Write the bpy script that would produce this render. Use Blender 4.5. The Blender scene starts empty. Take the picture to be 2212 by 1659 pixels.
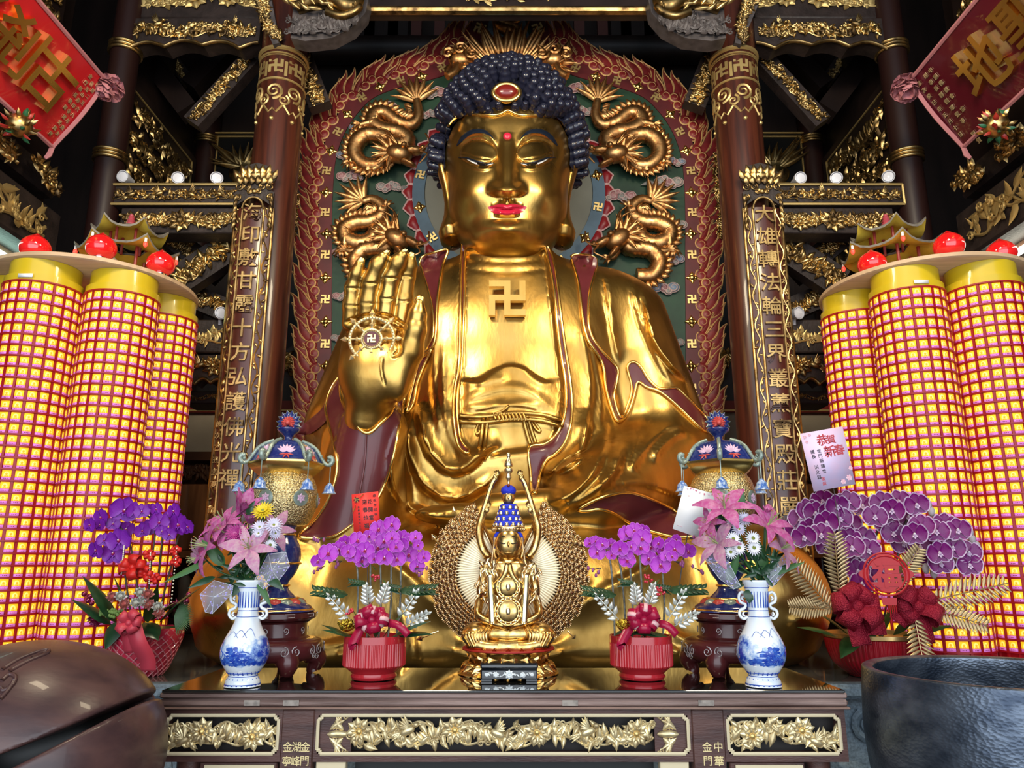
import bpy, math, random
import numpy as np
from mathutils import Vector, Matrix
from mathutils.bvhtree import BVHTree
from mathutils.geometry import delaunay_2d_cdt
SC = bpy.context.scene
COL = SC.collection
R = math.radians
# ---------------------------------------------------------------- camera, light, exposure
F_PX, PITCH, CAM = 1620.0, R(13.5), np.array([0.03, 0.0, 1.55])
CS, SN = math.cos(PITCH), math.sin(PITCH)
cam = bpy.data.cameras.new('camera'); cam.sensor_width = 36; cam.lens = F_PX/2212*36
cam.clip_start = .05; cam.clip_end = 100
co = bpy.data.objects.new('camera', cam); COL.objects.link(co)
co.location = CAM; co.rotation_euler = (R(90)+PITCH, 0, 0); SC.camera = co
SC.view_settings.view_transform = 'Standard'; SC.view_settings.look = 'None'
SC.view_settings.gamma = 1; SC.view_settings.use_curve_mapping = False
SC.view_settings.exposure = 0.0
w = bpy.data.worlds.new('world'); SC.world = w; w.use_nodes = True
bg = w.node_tree.nodes['Background']; bg.inputs[0].default_value = (.75, .87, 1, 1); bg.inputs[1].default_value = 1.3

def area(name, loc, aim, sx, sy, power, col):
    l = bpy.data.lights.new(name, 'AREA'); l.shape = 'RECTANGLE'; l.size = sx; l.size_y = sy
    l.energy = power; l.color = col
    o = bpy.data.objects.new(name, l); COL.objects.link(o); o.location = loc
    o.rotation_euler = (Vector(aim)-Vector(loc)).to_track_quat('-Z', 'Y').to_euler(); return o
# daylight through the open temple front behind the camera, and two added unseen warm lights that brighten the statue
area('doorway_daylight', (0, -2.4, 2.5), (0, 5, 2.0), 10.0, 4.4, 330, (.88, .94, 1))
area('added_warm_light', (-1.6, 2.2, 5.2), (-.2, 5.6, 3.2), .9, .6, 92, (1, .84, .58))
area('added_warm_light', (1.6, 2.2, 5.2), (.2, 5.6, 3.2), .9, .6, 92, (1, .84, .58))

# ---------------------------------------------------------------- pixel <-> place
def P(x, y, Y):
    u = (x-1106)/F_PX; v = (829.5-y)/F_PX; d = CS-v*SN
    return np.array([CAM[0]+u*Y/d, Y, CAM[2]+(SN+v*CS)/d*Y])
def proj(V):
    V = np.asarray(V)-CAM; d = V[..., 1]*CS+V[..., 2]*SN; q = V[..., 2]*CS-V[..., 1]*SN
    return np.stack([1106+F_PX*V[..., 0]/d, 829.5-F_PX*q/d], -1)
def pxm(Y, y=829.5):            # pixels per metre at depth Y near image row y
    return F_PX*(CS-(829.5-y)/F_PX*SN)/Y

# ---------------------------------------------------------------- materials
MATS = {}
def mat(name, col=(.5,.5,.5), rough=.5, metal=0, var=0, vs=6, bump=0, bs=40, emit=None, es=0, trans=0, alpha=1, coat=0, col2=None, stretch=(1,1,1), ior=1.45, sheen=0):
    if name in MATS: return MATS[name]
    m = bpy.data.materials.new(name); m.use_nodes = True; MATS[name] = m
    nt = m.node_tree; b = nt.nodes['Principled BSDF']; I = b.inputs
    I['Base Color'].default_value = (*col, 1); I['Roughness'].default_value = rough; I['Metallic'].default_value = metal
    I['Transmission Weight'].default_value = trans; I['Alpha'].default_value = alpha; I['Coat Weight'].default_value = coat; I['IOR'].default_value = ior
    if emit: I['Emission Color'].default_value = (*emit, 1); I['Emission Strength'].default_value = es
    if var or bump:
        tc = nt.nodes.new('ShaderNodeTexCoord'); mp = nt.nodes.new('ShaderNodeMapping'); mp.inputs['Scale'].default_value = stretch
        nt.links.new(tc.outputs['Object'], mp.inputs[0])
    if var:
        n = nt.nodes.new('ShaderNodeTexNoise'); n.inputs['Scale'].default_value = vs; n.inputs['Detail'].default_value = 5
        nt.links.new(mp.outputs[0], n.inputs['Vector'])
        r = nt.nodes.new('ShaderNodeValToRGB'); c2 = col2 or tuple(c*(1-var) for c in col)
        r.color_ramp.elements[0].color = (*c2, 1); r.color_ramp.elements[1].color = (*col, 1)
        r.color_ramp.elements[0].position = .33; r.color_ramp.elements[1].position = .6
        nt.links.new(n.outputs[0], r.inputs[0]); nt.links.new(r.outputs[0], I['Base Color'])
        if metal > .5:
            mr = nt.nodes.new('ShaderNodeMapRange'); mr.inputs[1].default_value = .3; mr.inputs[2].default_value = .7
            mr.inputs[3].default_value = min(1, rough*1.35); mr.inputs[4].default_value = rough*.8
            nt.links.new(n.outputs[0], mr.inputs[0]); nt.links.new(mr.outputs[0], I['Roughness'])
    if bump:
        n2 = nt.nodes.new('ShaderNodeTexNoise'); n2.inputs['Scale'].default_value = bs; n2.inputs['Detail'].default_value = 3
        nt.links.new(mp.outputs[0], n2.inputs['Vector'])
        bp = nt.nodes.new('ShaderNodeBump'); bp.inputs['Strength'].default_value = bump; bp.inputs['Distance'].default_value = .01
        nt.links.new(n2.outputs[0], bp.inputs['Height']); nt.links.new(bp.outputs[0], I['Normal'])
    return m
GOLD = mat('statue gold', (.61,.375,.105), .32, 1, var=.45, vs=2.6, bump=.12, bs=22, col2=(.31,.17,.035), stretch=(1.4,1.4,.6))
GOLDB = mat('bright gold leaf', (1.0,.66,.20), .24, 1)
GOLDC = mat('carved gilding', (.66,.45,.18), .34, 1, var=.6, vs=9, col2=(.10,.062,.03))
GOLDP = mat('pale gilding', (.90,.74,.42), .38, .75, var=.45, vs=30, col2=(.50,.38,.2))
GOLDT = mat('painted gold line', (.62,.44,.17), .42, .7)
BRONZE = mat('bronze gold', (.62,.34,.13), .38, 1, var=.6, vs=24, col2=(.28,.12,.04))
MAROON = mat('maroon lacquer', (.115,.018,.022), .34, 0, var=.3, vs=3, coat=.25)
WOODD = mat('dark lacquered wood', (.018,.010,.0085), .45, 0, var=.5, vs=5, bump=.15, bs=25, stretch=(1,1,.2))
WOODC = mat('carved dark wood', (.035,.023,.020), .5, 0, var=.5, vs=9, bump=.3, bs=40)
COLW = mat('red brown column lacquer', (.085,.020,.010), .33, 0, var=.55, vs=4, col2=(.035,.009,.006), stretch=(6,6,.35), coat=.25)
REDB = mat('halo red', (.095,.007,.010), .55, var=.3, vs=6)
GREENB = mat('halo green', (.010,.042,.019), .6, var=.4, vs=4, bump=.3, bs=9)
TABW = mat('weathered table wood', (.30,.20,.17), .5, var=.6, vs=4, col2=(.10,.055,.045), stretch=(.5,6,6), bump=.25, bs=20)
TABW2 = mat('table wood panel', (.10,.042,.033), .45, var=.5, vs=4, col2=(.045,.018,.016), stretch=(1,6,6), bump=.15)
IVORY = mat('cream painted edge', (.72,.60,.38), .5)
BLACK = mat('black', (.008,.008,.008), .35)
WHITE = mat('white', (.85,.85,.85), .4)

# ---------------------------------------------------------------- mesh builder
class MB:
    def __init__(s): s.V = []; s.F = []; s.n = 0
    def add(s, VF, m=0, M=None):
        V, F = VF; V = np.asarray(V, float).reshape(-1, 3)
        if M is not None: V = V@M[:3, :3].T+M[:3, 3]
        if isinstance(F, np.ndarray): s.F.append((F+s.n, m))
        else:
            g = {}
            for f in F: g.setdefault(len(f), []).append(f)
            for k in g: s.F.append((np.array(g[k], int)+s.n, m))
        s.V.append(V); s.n += len(V); return s
    def mesh(s, name, mats, smooth=40, O=(0,0,0)):
        me = bpy.data.meshes.new(name)
        if not s.V: return me
        V = np.concatenate(s.V)-np.asarray(O)
        me.vertices.add(len(V)); me.vertices.foreach_set('co', V.astype(np.float32).ravel())
        L = np.concatenate([f.ravel() for f, m in s.F]); N = np.concatenate([np.full(len(f), f.shape[1]) for f, m in s.F])
        mi = np.concatenate([np.full(len(f), m) for f, m in s.F])
        me.loops.add(len(L)); me.loops.foreach_set('vertex_index', L.astype(np.int32))
        me.polygons.add(len(N)); me.polygons.foreach_set('loop_start', np.concatenate([[0], np.cumsum(N)[:-1]]).astype(np.int32))
        me.polygons.foreach_set('material_index', mi.astype(np.int32))
        me.update(calc_edges=True); me.validate()
        for x in (mats if isinstance(mats, (list, tuple)) else [mats]): me.materials.append(x)
        if smooth:
            me.polygons.foreach_set('use_smooth', np.ones(len(me.polygons), bool))
            if smooth < 180: me.set_sharp_from_angle(angle=R(smooth))
        return me
    def build(s, name, mats, parent=None, smooth=40, world=True, loc=None):
        O = np.array(parent.location) if (parent is not None and world) else np.zeros(3)
        if parent is not None and world and parent.parent is not None: O = O+np.array(parent.parent.location)
        if loc is not None: O = O+np.asarray(loc)
        o = bpy.data.objects.new(name, s.mesh(name, mats, smooth, O)); COL.objects.link(o)
        if parent is not None: o.parent = parent
        if loc is not None: o.location = loc
        return o
def put(name, VF, mats, parent=None, smooth=40, M=None, world=True): return MB().add(VF, 0, M).build(name, mats, parent, smooth, world)
def tag(o, label=None, cat=None, group=None, kind=None):
    if label: o['label'] = label
    if cat: o['category'] = cat
    if group: o['group'] = group
    if kind: o['kind'] = kind
    return o
def thing(name, label, cat, loc=(0,0,0), group=None):
    o = bpy.data.objects.new(name, None); COL.objects.link(o); o.location = tuple(float(x) for x in loc); o.empty_display_size = .1
    return tag(o, label, cat, group)
def struct(o): o['kind'] = 'structure'; return o
def inst(src, parent, M=None, loc=None, name=None):
    c = src.copy(); COL.objects.link(c); c.parent = parent
    if M is not None: c.matrix_local = Matrix(np.asarray(M).tolist())
    if loc is not None: c.location = loc
    return c
def copy_tree(o, parent=None):
    c = o.copy(); COL.objects.link(c)
    if parent is not None: c.parent = parent
    for ch in list(o.children): copy_tree(ch, c)
    return c

# ---------------------------------------------------------------- shapes
def nrm(a): a = np.asarray(a, float); return a/(np.linalg.norm(a)+1e-12)
def fr(O, U, V, N=None, s=1):
    U = np.asarray(U, float); V = np.asarray(V, float); N = np.cross(U, V) if N is None else np.asarray(N, float)
    M = np.eye(4); M[:3, 0] = U*s; M[:3, 1] = V*s; M[:3, 2] = N*s; M[:3, 3] = O; return M
def XF(loc=(0,0,0), rx=0, ry=0, rz=0, s=1):
    m = Matrix.Translation(Vector([float(x) for x in loc]))@Matrix.Rotation(rz, 4, 'Z')@Matrix.Rotation(ry, 4, 'Y')@Matrix.Rotation(rx, 4, 'X')
    m = np.array(m); sc = np.array(s if hasattr(s, '__len__') else (s, s, s)); m[:3, :3] = m[:3, :3]*sc; return m
WALLM = lambda O, s=1: fr(O, (1,0,0), (0,0,1), (0,-1,0), s)      # upright plane facing the camera
def box(x0, x1, y0, y1, z0, z1, c=0):
    if c <= 0:
        V = [(x, y, z) for x in (x0, x1) for y in (y0, y1) for z in (z0, z1)]
        return V, [(0,1,3,2),(4,6,7,5),(0,4,5,1),(2,3,7,6),(0,2,6,4),(1,5,7,3)]
    V = []; idx = {}
    lo = (x0, y0, z0); hi = (x1, y1, z1)
    for sx in (0, 1):
        for sy in (0, 1):
            for sz in (0, 1):
                S = (sx, sy, sz)
                for a in range(3):
                    p = [(hi[k] if S[k] else lo[k])-(0 if k == a else (c if S[k] else -c)) for k in range(3)]
                    idx[(S, a)] = len(V); V.append(p)
    F = []
    for a in range(3):
        b, d = (a+1) % 3, (a+2) % 3
        for s in (0, 1):
            q = []
            for (i, j) in ((0,0),(1,0),(1,1),(0,1)):
                S = [0,0,0]; S[a] = s; S[b] = i; S[d] = j; q.append(idx[(tuple(S), a)])
            F.append(tuple(q if s else q[::-1]))
        for i in (0, 1):
            for j in (0, 1):
                S0 = [0,0,0]; S0[b] = i; S0[d] = j; S1 = list(S0); S1[a] = 1
                F.append((idx[(tuple(S0), b)], idx[(tuple(S1), b)], idx[(tuple(S1), d)], idx[(tuple(S0), d)]))
    for sx in (0,1):
        for sy in (0,1):
            for sz in (0,1): F.append(tuple(idx[((sx,sy,sz), a)] for a in range(3)))
    return V, F
def cbox(c, s, ch=0): return box(c[0]-s[0]/2, c[0]+s[0]/2, c[1]-s[1]/2, c[1]+s[1]/2, c[2]-s[2]/2, c[2]+s[2]/2, ch)
def gridF(nu, nv, cu=False, cv=False):
    i = np.arange(nu if cu else nu-1); j = np.arange(nv if cv else nv-1); I, J = np.meshgrid(i, j, indexing='ij')
    I2 = (I+1) % nu; J2 = (J+1) % nv
    return np.stack([I*nv+J, I2*nv+J, I2*nv+J2, I*nv+J2], -1).reshape(-1, 4)
def lathe(prof, n=32, caps=True, rib=None):
    p = np.array(prof, float); a = np.arange(n)/n*2*np.pi
    r = p[None, :, 0]*np.ones((n, 1))
    if rib is not None: r = r*rib(a)[:, None]
    V = np.stack([r*np.cos(a)[:, None], r*np.sin(a)[:, None], np.broadcast_to(p[None, :, 1], r.shape)], -1).reshape(-1, 3)
    F = [gridF(n, len(p), cu=True)]; out = [tuple(f) for f in F[0]]
    if caps:
        k = len(p)
        if p[0, 0] > 1e-6: out.append(tuple(i*k for i in range(n))[::-1])
        if p[-1, 0] > 1e-6: out.append(tuple(i*k+k-1 for i in range(n)))
    return V, out
def smooth_prof(pts, n=5):
    return catmull(np.array(pts, float), n)
def catmull(p, n=6, closed=False):
    p = np.asarray(p, float)
    if closed: q = np.concatenate([p[-1:], p, p[:2]])
    else: q = np.concatenate([2*p[:1]-p[1:2], p, 2*p[-1:]-p[-2:-1]])
    out = []; t = np.arange(n)[:, None]/n
    for i in range(1, len(q)-2):
        a, b, c, d = q[i-1], q[i], q[i+1], q[i+2]
        out.append(.5*(2*b+(c-a)*t+(2*a-5*b+4*c-d)*t**2+(3*b-a-3*c+d)*t**3))
    if not closed: out.append(p[-1:])
    return np.concatenate(out)
def tube(pts, r, n=8, closed=False, cap=True, flat=1, up=None):
    p = np.asarray(pts, float); k = len(p); r = np.broadcast_to(np.asarray(r, float), (k,))
    t = np.roll(p, -1, 0)-np.roll(p, 1, 0)
    if not closed: t[0] = p[1]-p[0]; t[-1] = p[-1]-p[-2]
    t /= np.linalg.norm(t, axis=1)[:, None]+1e-12
    nn = np.zeros((k, 3)); a = np.array(up if up is not None else ((0,0,1) if abs(t[0][2]) < .9 else (1,0,0)), float)
    for i in range(k):
        if up is not None: a = np.array(up, float)
        b = a-t[i]*(a@t[i]); l = np.linalg.norm(b)
        if l < 1e-6: b = nn[i-1]; l = 1
        nn[i] = b/l
        if up is None: a = nn[i]
    bb = np.cross(t, nn); ang = np.arange(n)/n*2*np.pi
    V = p[:, None]+r[:, None, None]*(np.cos(ang)[None, :, None]*nn[:, None]*flat+np.sin(ang)[None, :, None]*bb[:, None])
    F = [tuple(f) for f in gridF(k, n, cu=closed, cv=True)]
    if cap and not closed: F += [tuple(range(n))[::-1], tuple(range((k-1)*n, k*n))]
    return V.reshape(-1, 3), F
def ball(c=(0,0,0), r=1, nu=14, nv=8, half=False):
    r = np.array(r if hasattr(r, '__len__') else (r, r, r), float)
    a = np.arange(nu)/nu*2*np.pi; b = np.linspace(0 if half else -np.pi/2, np.pi/2, nv)
    V = np.stack([np.cos(a)[:, None]*np.cos(b), np.sin(a)[:, None]*np.cos(b), np.ones(nu)[:, None]*np.sin(b)], -1).reshape(-1, 3)*r+np.asarray(c, float)
    return V, gridF(nu, nv, cu=True)
def leaf(L=1, W=.3, ridge=.06, bend=0, n=6, tip=.8, base=.0, th=0, side=0):
    t = np.linspace(0, 1, n+1); w = W/2*(np.sin(np.pi*np.clip(t, 0, 1)**tip)+base*(1-t))
    z = bend*t**2; y = side*t**2
    e = ridge*np.sin(np.pi*np.clip(t, .05, .95))
    V = np.stack([np.stack([t*L, y-w, z], -1), np.stack([t*L, y-w*.5, z+e*.75], -1), np.stack([t*L, y, z+e], -1), np.stack([t*L, y+w*.5, z+e*.75], -1), np.stack([t*L, y+w, z], -1)], 1).reshape(-1, 3)
    return V, gridF(n+1, 5)
def plate(outline, z0, z1):       # extruded outline in the local xy plane
    o = np.asarray(outline, float)
    if np.sum(o[:, 0]*np.roll(o[:, 1], -1)-np.roll(o[:, 0], -1)*o[:, 1]) < 0: o = o[::-1]
    n = len(o); V = np.concatenate([np.c_[o, np.full(n, z0)], np.c_[o, np.full(n, z1)]])
    F = [tuple(range(n))[::-1], tuple(range(n, 2*n))]+[(i, (i+1) % n, n+(i+1) % n, n+i) for i in range(n)]
    return V, F
def spiral(r, turns=1.6, tr=.1, n=20, hand=1, a0=0, z=0, seg=5):
    t = np.linspace(0, 1, n); a = a0+hand*turns*2*np.pi*t; q = r*(1-.86*t)
    return tube(np.stack([q*np.cos(a), q*np.sin(a), np.full(n, z)], -1), tr*(1-.4*t), seg)
def rot2(a): m = np.eye(4); m[:2, :2] = [[math.cos(a), -math.sin(a)], [math.sin(a), math.cos(a)]]; return m
def tr(x=0, y=0, z=0, s=1): m = np.eye(4); m[:3, :3] *= s; m[:3, 3] = (x, y, z); return m
_glyph = {}
def glyph(ch, th=.0, ex=.03):
    k = (ch, th, ex)
    if k not in _glyph:
        c = bpy.data.curves.new('glyph', 'FONT'); c.body = ch; c.extrude = ex; c.offset = th; c.resolution_u = 2
        o = bpy.data.objects.new('glyph', c); COL.objects.link(o)
        me = bpy.data.meshes.new_from_object(o.evaluated_get(bpy.context.evaluated_depsgraph_get()))
        V = np.zeros(len(me.vertices)*3); me.vertices.foreach_get('co', V); V = V.reshape(-1, 3)
        F = [tuple(p.vertices) for p in me.polygons]
        bpy.data.objects.remove(o); bpy.data.curves.remove(c); bpy.data.meshes.remove(me)
        if len(V): V[:, :2] -= (V[:, :2].max(0)+V[:, :2].min(0))/2
        _glyph[k] = (V, F)
    return _glyph[k]
def column_text(mb, s, M, size, pitch, m=0, th=.0, ex=.03):     # vertical writing in the local xy plane, downwards from the origin
    for i, ch in enumerate(s):
        if ch != ' ': mb.add(glyph(ch, th, ex), m, M@tr(0, -i*pitch, 0, size))
def char_parts(par, s, M, size, pitch, th, ex, m, name='gilt_character'):
    for i, ch in enumerate(s):
        if ch != ' ': put(name, glyph(ch, th, ex), m, par, 30, M@tr(0, -i*pitch, 0, size))
def fylfot(s=1, w=.2, z0=0, z1=.04):      # the temple's left-facing wan sign
    h = w/2; o = []; arm = np.array([(h,h),(h,.5),(-.5,.5),(-.5,.5-w),(-h,.5-w)])*s
    for k in range(4): o.append(arm); arm = np.c_[-arm[:, 1], arm[:, 0]]
    return plate(np.concatenate(o), z0, z1)
def petalV(L, W, cup=.15, n=6, tip=.5, ruf=0):
    t = np.linspace(0, 1, n+1)[:, None]; s = np.linspace(-1, 1, 7)[None]; w = W/2*np.sin(np.pi*np.clip(t, .03, .985)**tip)**.75
    return np.stack([np.broadcast_to(t*L, (n+1, 7)), s*w, cup*L*(t**2)*.6+cup*W*.5*np.abs(s)**2+ruf*np.sin(s*9+t*7)*t], -1).reshape(-1, 3), gridF(n+1, 7)
# ---- carved scrollwork
def relief_field(mb, w, h, M, seed, c=.3):
    n = max(1, round(h/c)); c = h/n
    for i in range(n): scrollwork(mb, w, c*1.2, M@tr(0, (i-(n-1)/2)*c, 0), seed+i, 0, [(random.Random(seed+i).uniform(-.3,.3)*w, 0, c*.3)], [(random.Random(seed*3+i).uniform(-.3,.3)*w, 0, c*.6, 1-2*(i % 2))], 1.2, stems=3)
def flower(mb, M, r, m=0, mc=0, k=8, h=.35):
    for i in range(k):
        mb.add(leaf(r, r*.72, r*h*.6, r*h*.3, 5, .8), m, M@rot2(2*math.pi*i/k)@tr(r*.12, 0, r*.05))
    for i in range(k):
        mb.add(leaf(r*.62, r*.45, r*h*.6, r*h*.8, 4, .8), m, M@rot2(2*math.pi*(i+.5)/k)@tr(r*.1, 0, r*.16))
    mb.add(ball((0, 0, r*.12), (r*.33, r*.33, r*.3), 12, 6), mc, M)
def bird(mb, M, s, m=0):
    mb.add(ball((0,0,.12*s), (.34*s, .17*s, .14*s), 10, 7), m, M@rot2(.4))
    mb.add(ball((.34*s,.24*s,.16*s), (.13*s, .11*s, .1*s), 8, 6), m, M)
    mb.add(leaf(.2*s, .08*s, .04*s), m, M@tr(.42*s, .27*s, .14*s)@rot2(-.2))
    for i in range(5): mb.add(leaf((.62-.06*i)*s, .15*s, .05*s, .08*s), m, M@tr(.05*s, .1*s, .2*s)@rot2(1.9+.28*i))
    for i in range(3): mb.add(leaf(.6*s, .12*s, .04*s), m, M@tr(-.2*s, -.1*s, .06*s)@rot2(3.3+.22*i))
def scrollwork(mb, wd, ht, M, seed=1, m=0, flowers=(), birds=(), dens=1.0, mc=None, d=1.0, stems=3):
    dens = dens*1.25
    rg = random.Random(seed); mc = m if mc is None else mc; h2 = ht/2
    for k in range(stems):
        lam = ht*(2.6+.8*rg.random()); ph = rg.random()*6.28; n = int(wd/ht*14)
        x = np.linspace(-wd/2, wd/2, max(n, 8)); y = (.28*np.sin(2*np.pi*x/lam+ph+k*3.14)+.05*np.sin(7*x/ht+ph))*ht
        mb.add(tube(np.stack([x, y, np.full(len(x), .05*ht*d)], -1), .035*ht, 5), m, M)
        nl = int(wd/ht*5*dens)
        for i in range(nl):
            u = (i+rg.random()*.8)/nl*wd-wd/2; v = float(np.interp(u, x, y)); s = 1 if i % 2 else -1
            a = s*(.5+rg.random()*1.2)+(3.14 if rg.random() < .4 else 0); L = ht*(.26+.2*rg.random())
            if abs(v+L*math.sin(a)) > h2: a = -a
            if abs(v+L*math.sin(a)) > h2 or abs(u+L*math.cos(a)) > wd/2: L *= .55
            mb.add(leaf(L, L*.48, .10*ht*d, rg.uniform(-.05, .12)*ht, 5, .75, side=rg.uniform(-.25, .25)*L), m, M@tr(u, v, .06*ht*d)@rot2(a))
            if rg.random() < .35*dens and abs(v) < .3*ht: mb.add(spiral(.11*ht, 1.4, .028*ht, 12, s, a), m, M@tr(u+.1*ht*s, v, .08*ht))
    for (u, v, r) in flowers: flower(mb, M@tr(u, v, .06*ht*d)@rot2(rg.random()), r, m, mc)
    for (u, v, s, a) in birds: bird(mb, M@tr(u, v, .07*ht*d)@(np.diag([-1., 1, 1, 1]) if a < 0 else np.eye(4)), s, m)
# ================================================================ hall
struct(put('floor', box(-6,6,-3,9,-.1,0), mat('floor granite', (.12,.11,.10), .35, var=.3, vs=40)))
struct(put('wall_back', box(-6,6,8.6,8.75,0,9.2), WOODD)); struct(put('wall_left', box(-6.1,-6,-3,8.75,0,9.2), WOODD)); struct(put('wall_right', box(6,6.1,-3,8.75,0,9.2), WOODD))
struct(put('ceiling', box(-6.1,6.1,-3,8.75,9.2,9.35), WOODD))
GRAN = mat('blue grey granite', (.17,.23,.28), .45, var=.45, vs=70, bump=.15, bs=90)
POLG = mat('polished dark granite', (.10,.10,.09), .08, var=.3, vs=60)
dais = thing('stone_dais', 'blue grey granite dais behind the altar table that carries the gilded statue', 'dais', (0,5.2,0))
put('block', box(-3.9,3.9,4.16,7.4,.003,.88,.01), GRAN, dais); put('top_slab', box(-3.95,3.95,4.06,7.4,.882,.955,.02), GRAN, dais)
put('polished_top', box(-3.92,3.92,4.10,7.38,.9555,.963), POLG, dais)
mb = MB()
for sx in (-1, 1):
    for i, (x, z, r) in enumerate(((1.42,.76,.07),(1.62,.70,.1),(1.86,.74,.08),(2.1,.7,.1),(2.35,.74,.08))): mb.add(spiral(r, 1.5, .022, 18, sx, i), 0, WALLM((sx*x, 4.15, z)))
    for k in range(5): mb.add(leaf(.22,.11,.03), 0, WALLM((sx*(1.38+.16*k), 4.15, .48))@rot2(1.2+.5*k))
mb.build('carving', GRAN, dais)

def pil(X, Y, r, z0, z1, name, label, cat='column', rings=(), m=COLW, ringm=GOLDC):
    t = thing(name, label, cat, (X, Y, z0)); put('shaft', lathe([(r*1.02, z0), (r*1.02, (z0+z1)/2), (r, z1)], 40), m, t, 60, tr(X, Y, 0))
    for z in rings:
        mb = MB()
        for k in range(3): mb.add(tube([(X+(r+.012)*math.cos(a), Y+(r+.012)*math.sin(a), z+.032*(k-1)) for a in np.arange(40)/40*2*np.pi], .016, 6, True))
        mb.build('gold_ring', ringm, t, 60)
    return t
def on_col(mb, VF, X, Y, r, m=0):     # wrap a flat design (x = arc, y = height, z = relief) round a shaft
    V, F = VF; V = np.asarray(V, float); a = -np.pi/2+V[:, 0]/r; q = r+V[:, 2]
    mb.add((np.stack([X+q*np.cos(a), Y+q*np.sin(a), V[:, 1]], -1), F), m)
def tf(VF, M): V = np.asarray(VF[0], float); return V@M[:3, :3].T+M[:3, 3], VF[1]
WAN = fylfot(1, .2, 0, .03)
for sx, side in ((-1, 'left'), (1, 'right')):
    X, Y, r = sx*1.975, 5.75, .19; XB = sx*2.03
    c = pil(X, Y, r, .966, 9.19, 'main_column', 'red brown lacquered main column on the statue\'s %s with gold wan signs at its top' % side)
    zt = P(600, 102, Y-r)[2]; zb = P(600, 222, Y-r)[2]; mb = MB(); H = zt-zb
    for z, q in ((zt, .02), (zt-.05, .008), (zt-.30, .010), (zt-.05-.02, .005)): mb.add(tube([(X+(r+.006)*math.cos(a), Y+(r+.006)*math.sin(a), z) for a in np.arange(48)/48*2*np.pi], q, 6, True))
    n = 7; per = 2*np.pi*r/n
    for i in range(n):
        u = (i-n//2)*per; on_col(mb, tf(WAN, tr(u, zt-.175, .002, .125)), X, Y, r)
        on_col(mb, box(u+per/2-.012, u+per/2+.012, zt-.27, zt-.13, 0, .006), X, Y, r)
        on_col(mb, tf(spiral(.075, 1.7, .013, 26, 1, -1.6), tr(u, zt-.42, .004)), X, Y, r); on_col(mb, tf(spiral(.05, 1.4, .011, 20, -1, 1.2), tr(u+per/2, zt-.50, .004)), X, Y, r)
        on_col(mb, tube([(u-.08, zt-.55, .004), (u-.03, zt-.62, .004), (u, zt-.585, .004), (u+.03, zt-.62, .004), (u+.08, zt-.55, .004)], .010, 5), X, Y, r); on_col(mb, tf(ball((0,0,0), .02, 8, 5), tr(u, zt-.68, 0)), X, Y, r)
    tag(mb.build('gilded_band', GOLDT, c, 40), 'gilded band of wan signs and scrolls')
    # couplet board hung on the column
    ztop = P(600, 345, Y-r-.06)[2]; zc = ztop-.43; Yb = Y-r-.05; W = .15
    bd = thing('couplet_board', 'tall gilt framed couplet board with a carved crown on the %s main column' % side, 'couplet', (XB, Yb, 1.1))
    X, xc_ = XB, X
    xs = np.linspace(-W, W, 9); cz = lambda x: .035*(1-(x/W)**2)
    V = []; 
    for z in (1.1, zc):
        for x in xs: V.append((X+x, Yb-cz(x), z))
    V += [(v[0], Yb+.04, v[2]) for v in V]; V = np.array(V)
    F = [(i, i+1, 9+i+1, 9+i) for i in range(8)]+[(18+i+1, 18+i, 27+i, 27+i+1) for i in range(8)]+[(0, 9, 27, 18), (8, 26, 35, 17), tuple(range(9, 18))+tuple(range(27, 36))[::-1], tuple(range(0, 9))[::-1]+tuple(range(18, 27))]
    put('board', (V, F), mat('board lacquer', (.075,.016,.011), .3, var=.4, vs=3, stretch=(4,4,.4), coat=.3), bd, 30)
    fm = MB()
    for x, q in ((-W, .012), (-W*.56, .010), (W*.56, .010), (W, .012)): fm.add(tube([(X+x, Yb-cz(x)-.004, 1.1), (X+x, Yb-cz(x)-.004, zc)], q, 6))
    fm.add(tube([(X-W*.56+W*.56*(1-math.cos(a)), Yb-.04, zc-.02+.10*math.sin(a)) for a in np.linspace(0, np.pi, 14)], .010, 6))
    rg = random.Random(5)
    for x in (-W*.78, W*.78):      # running scroll in the side borders
        zz = np.arange(1.12, zc, .03); fm.add(tube(np.stack([X+x+.018*np.sin(zz*26), np.full(len(zz), Yb-cz(x)-.006), zz], -1), .006, 5))
        for z in zz[::2]: fm.add(leaf(.045,.022,.008), 0, WALLM((X+x, Yb-cz(x)-.004, z))@rot2(rg.uniform(0, 6.3)))
    fm.build('gilt_border', GOLDC, bd, 60)
    cr = MB(); M = WALLM((X, Yb-.035, zc), .78)
    cr.add(plate([(-.20,.0),(-.20,.16),(-.16,.2),(-.17,.27),(-.20,.30),(-.215,.36),(-.17,.40),(-.12,.46),(0,.50),(.12,.46),(.17,.40),(.215,.36),(.20,.30),(.17,.27),(.16,.2),(.20,.16),(.20,0),(.12,.06),(0,.13),(-.12,.06)], -.03, .0), 1, M)
    for k, (z, n, L) in enumerate(((.30, 7, .13), (.34, 5, .13), (.24, 6, .10))):
        for i in range(n): u = (i-(n-1)/2); cr.add(leaf(L, .065, .02, .01), 0, M@tr(u*.055, z, .01+.008*k)@rot2(1.57-u*.17))
    cr.add(ball((0,.36,.0), (.09,.05,.03), 14, 8), 0, M)
    for s in (-1, 1):
        for (u, v, q) in ((.16,.22,.045),(.08,.22,.04),(.17,.10,.04),(.14,.31,.035),(.05,.17,.03)): cr.add(spiral(q, 1.6, .010, 16, s, 1), 0, M@tr(s*u, v, .012))
        for i in range(6): cr.add(leaf(.09,.04,.015), 0, M@tr(s*.17, .14-.06*i, .012)@rot2(-1.57+s*.3))
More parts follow.
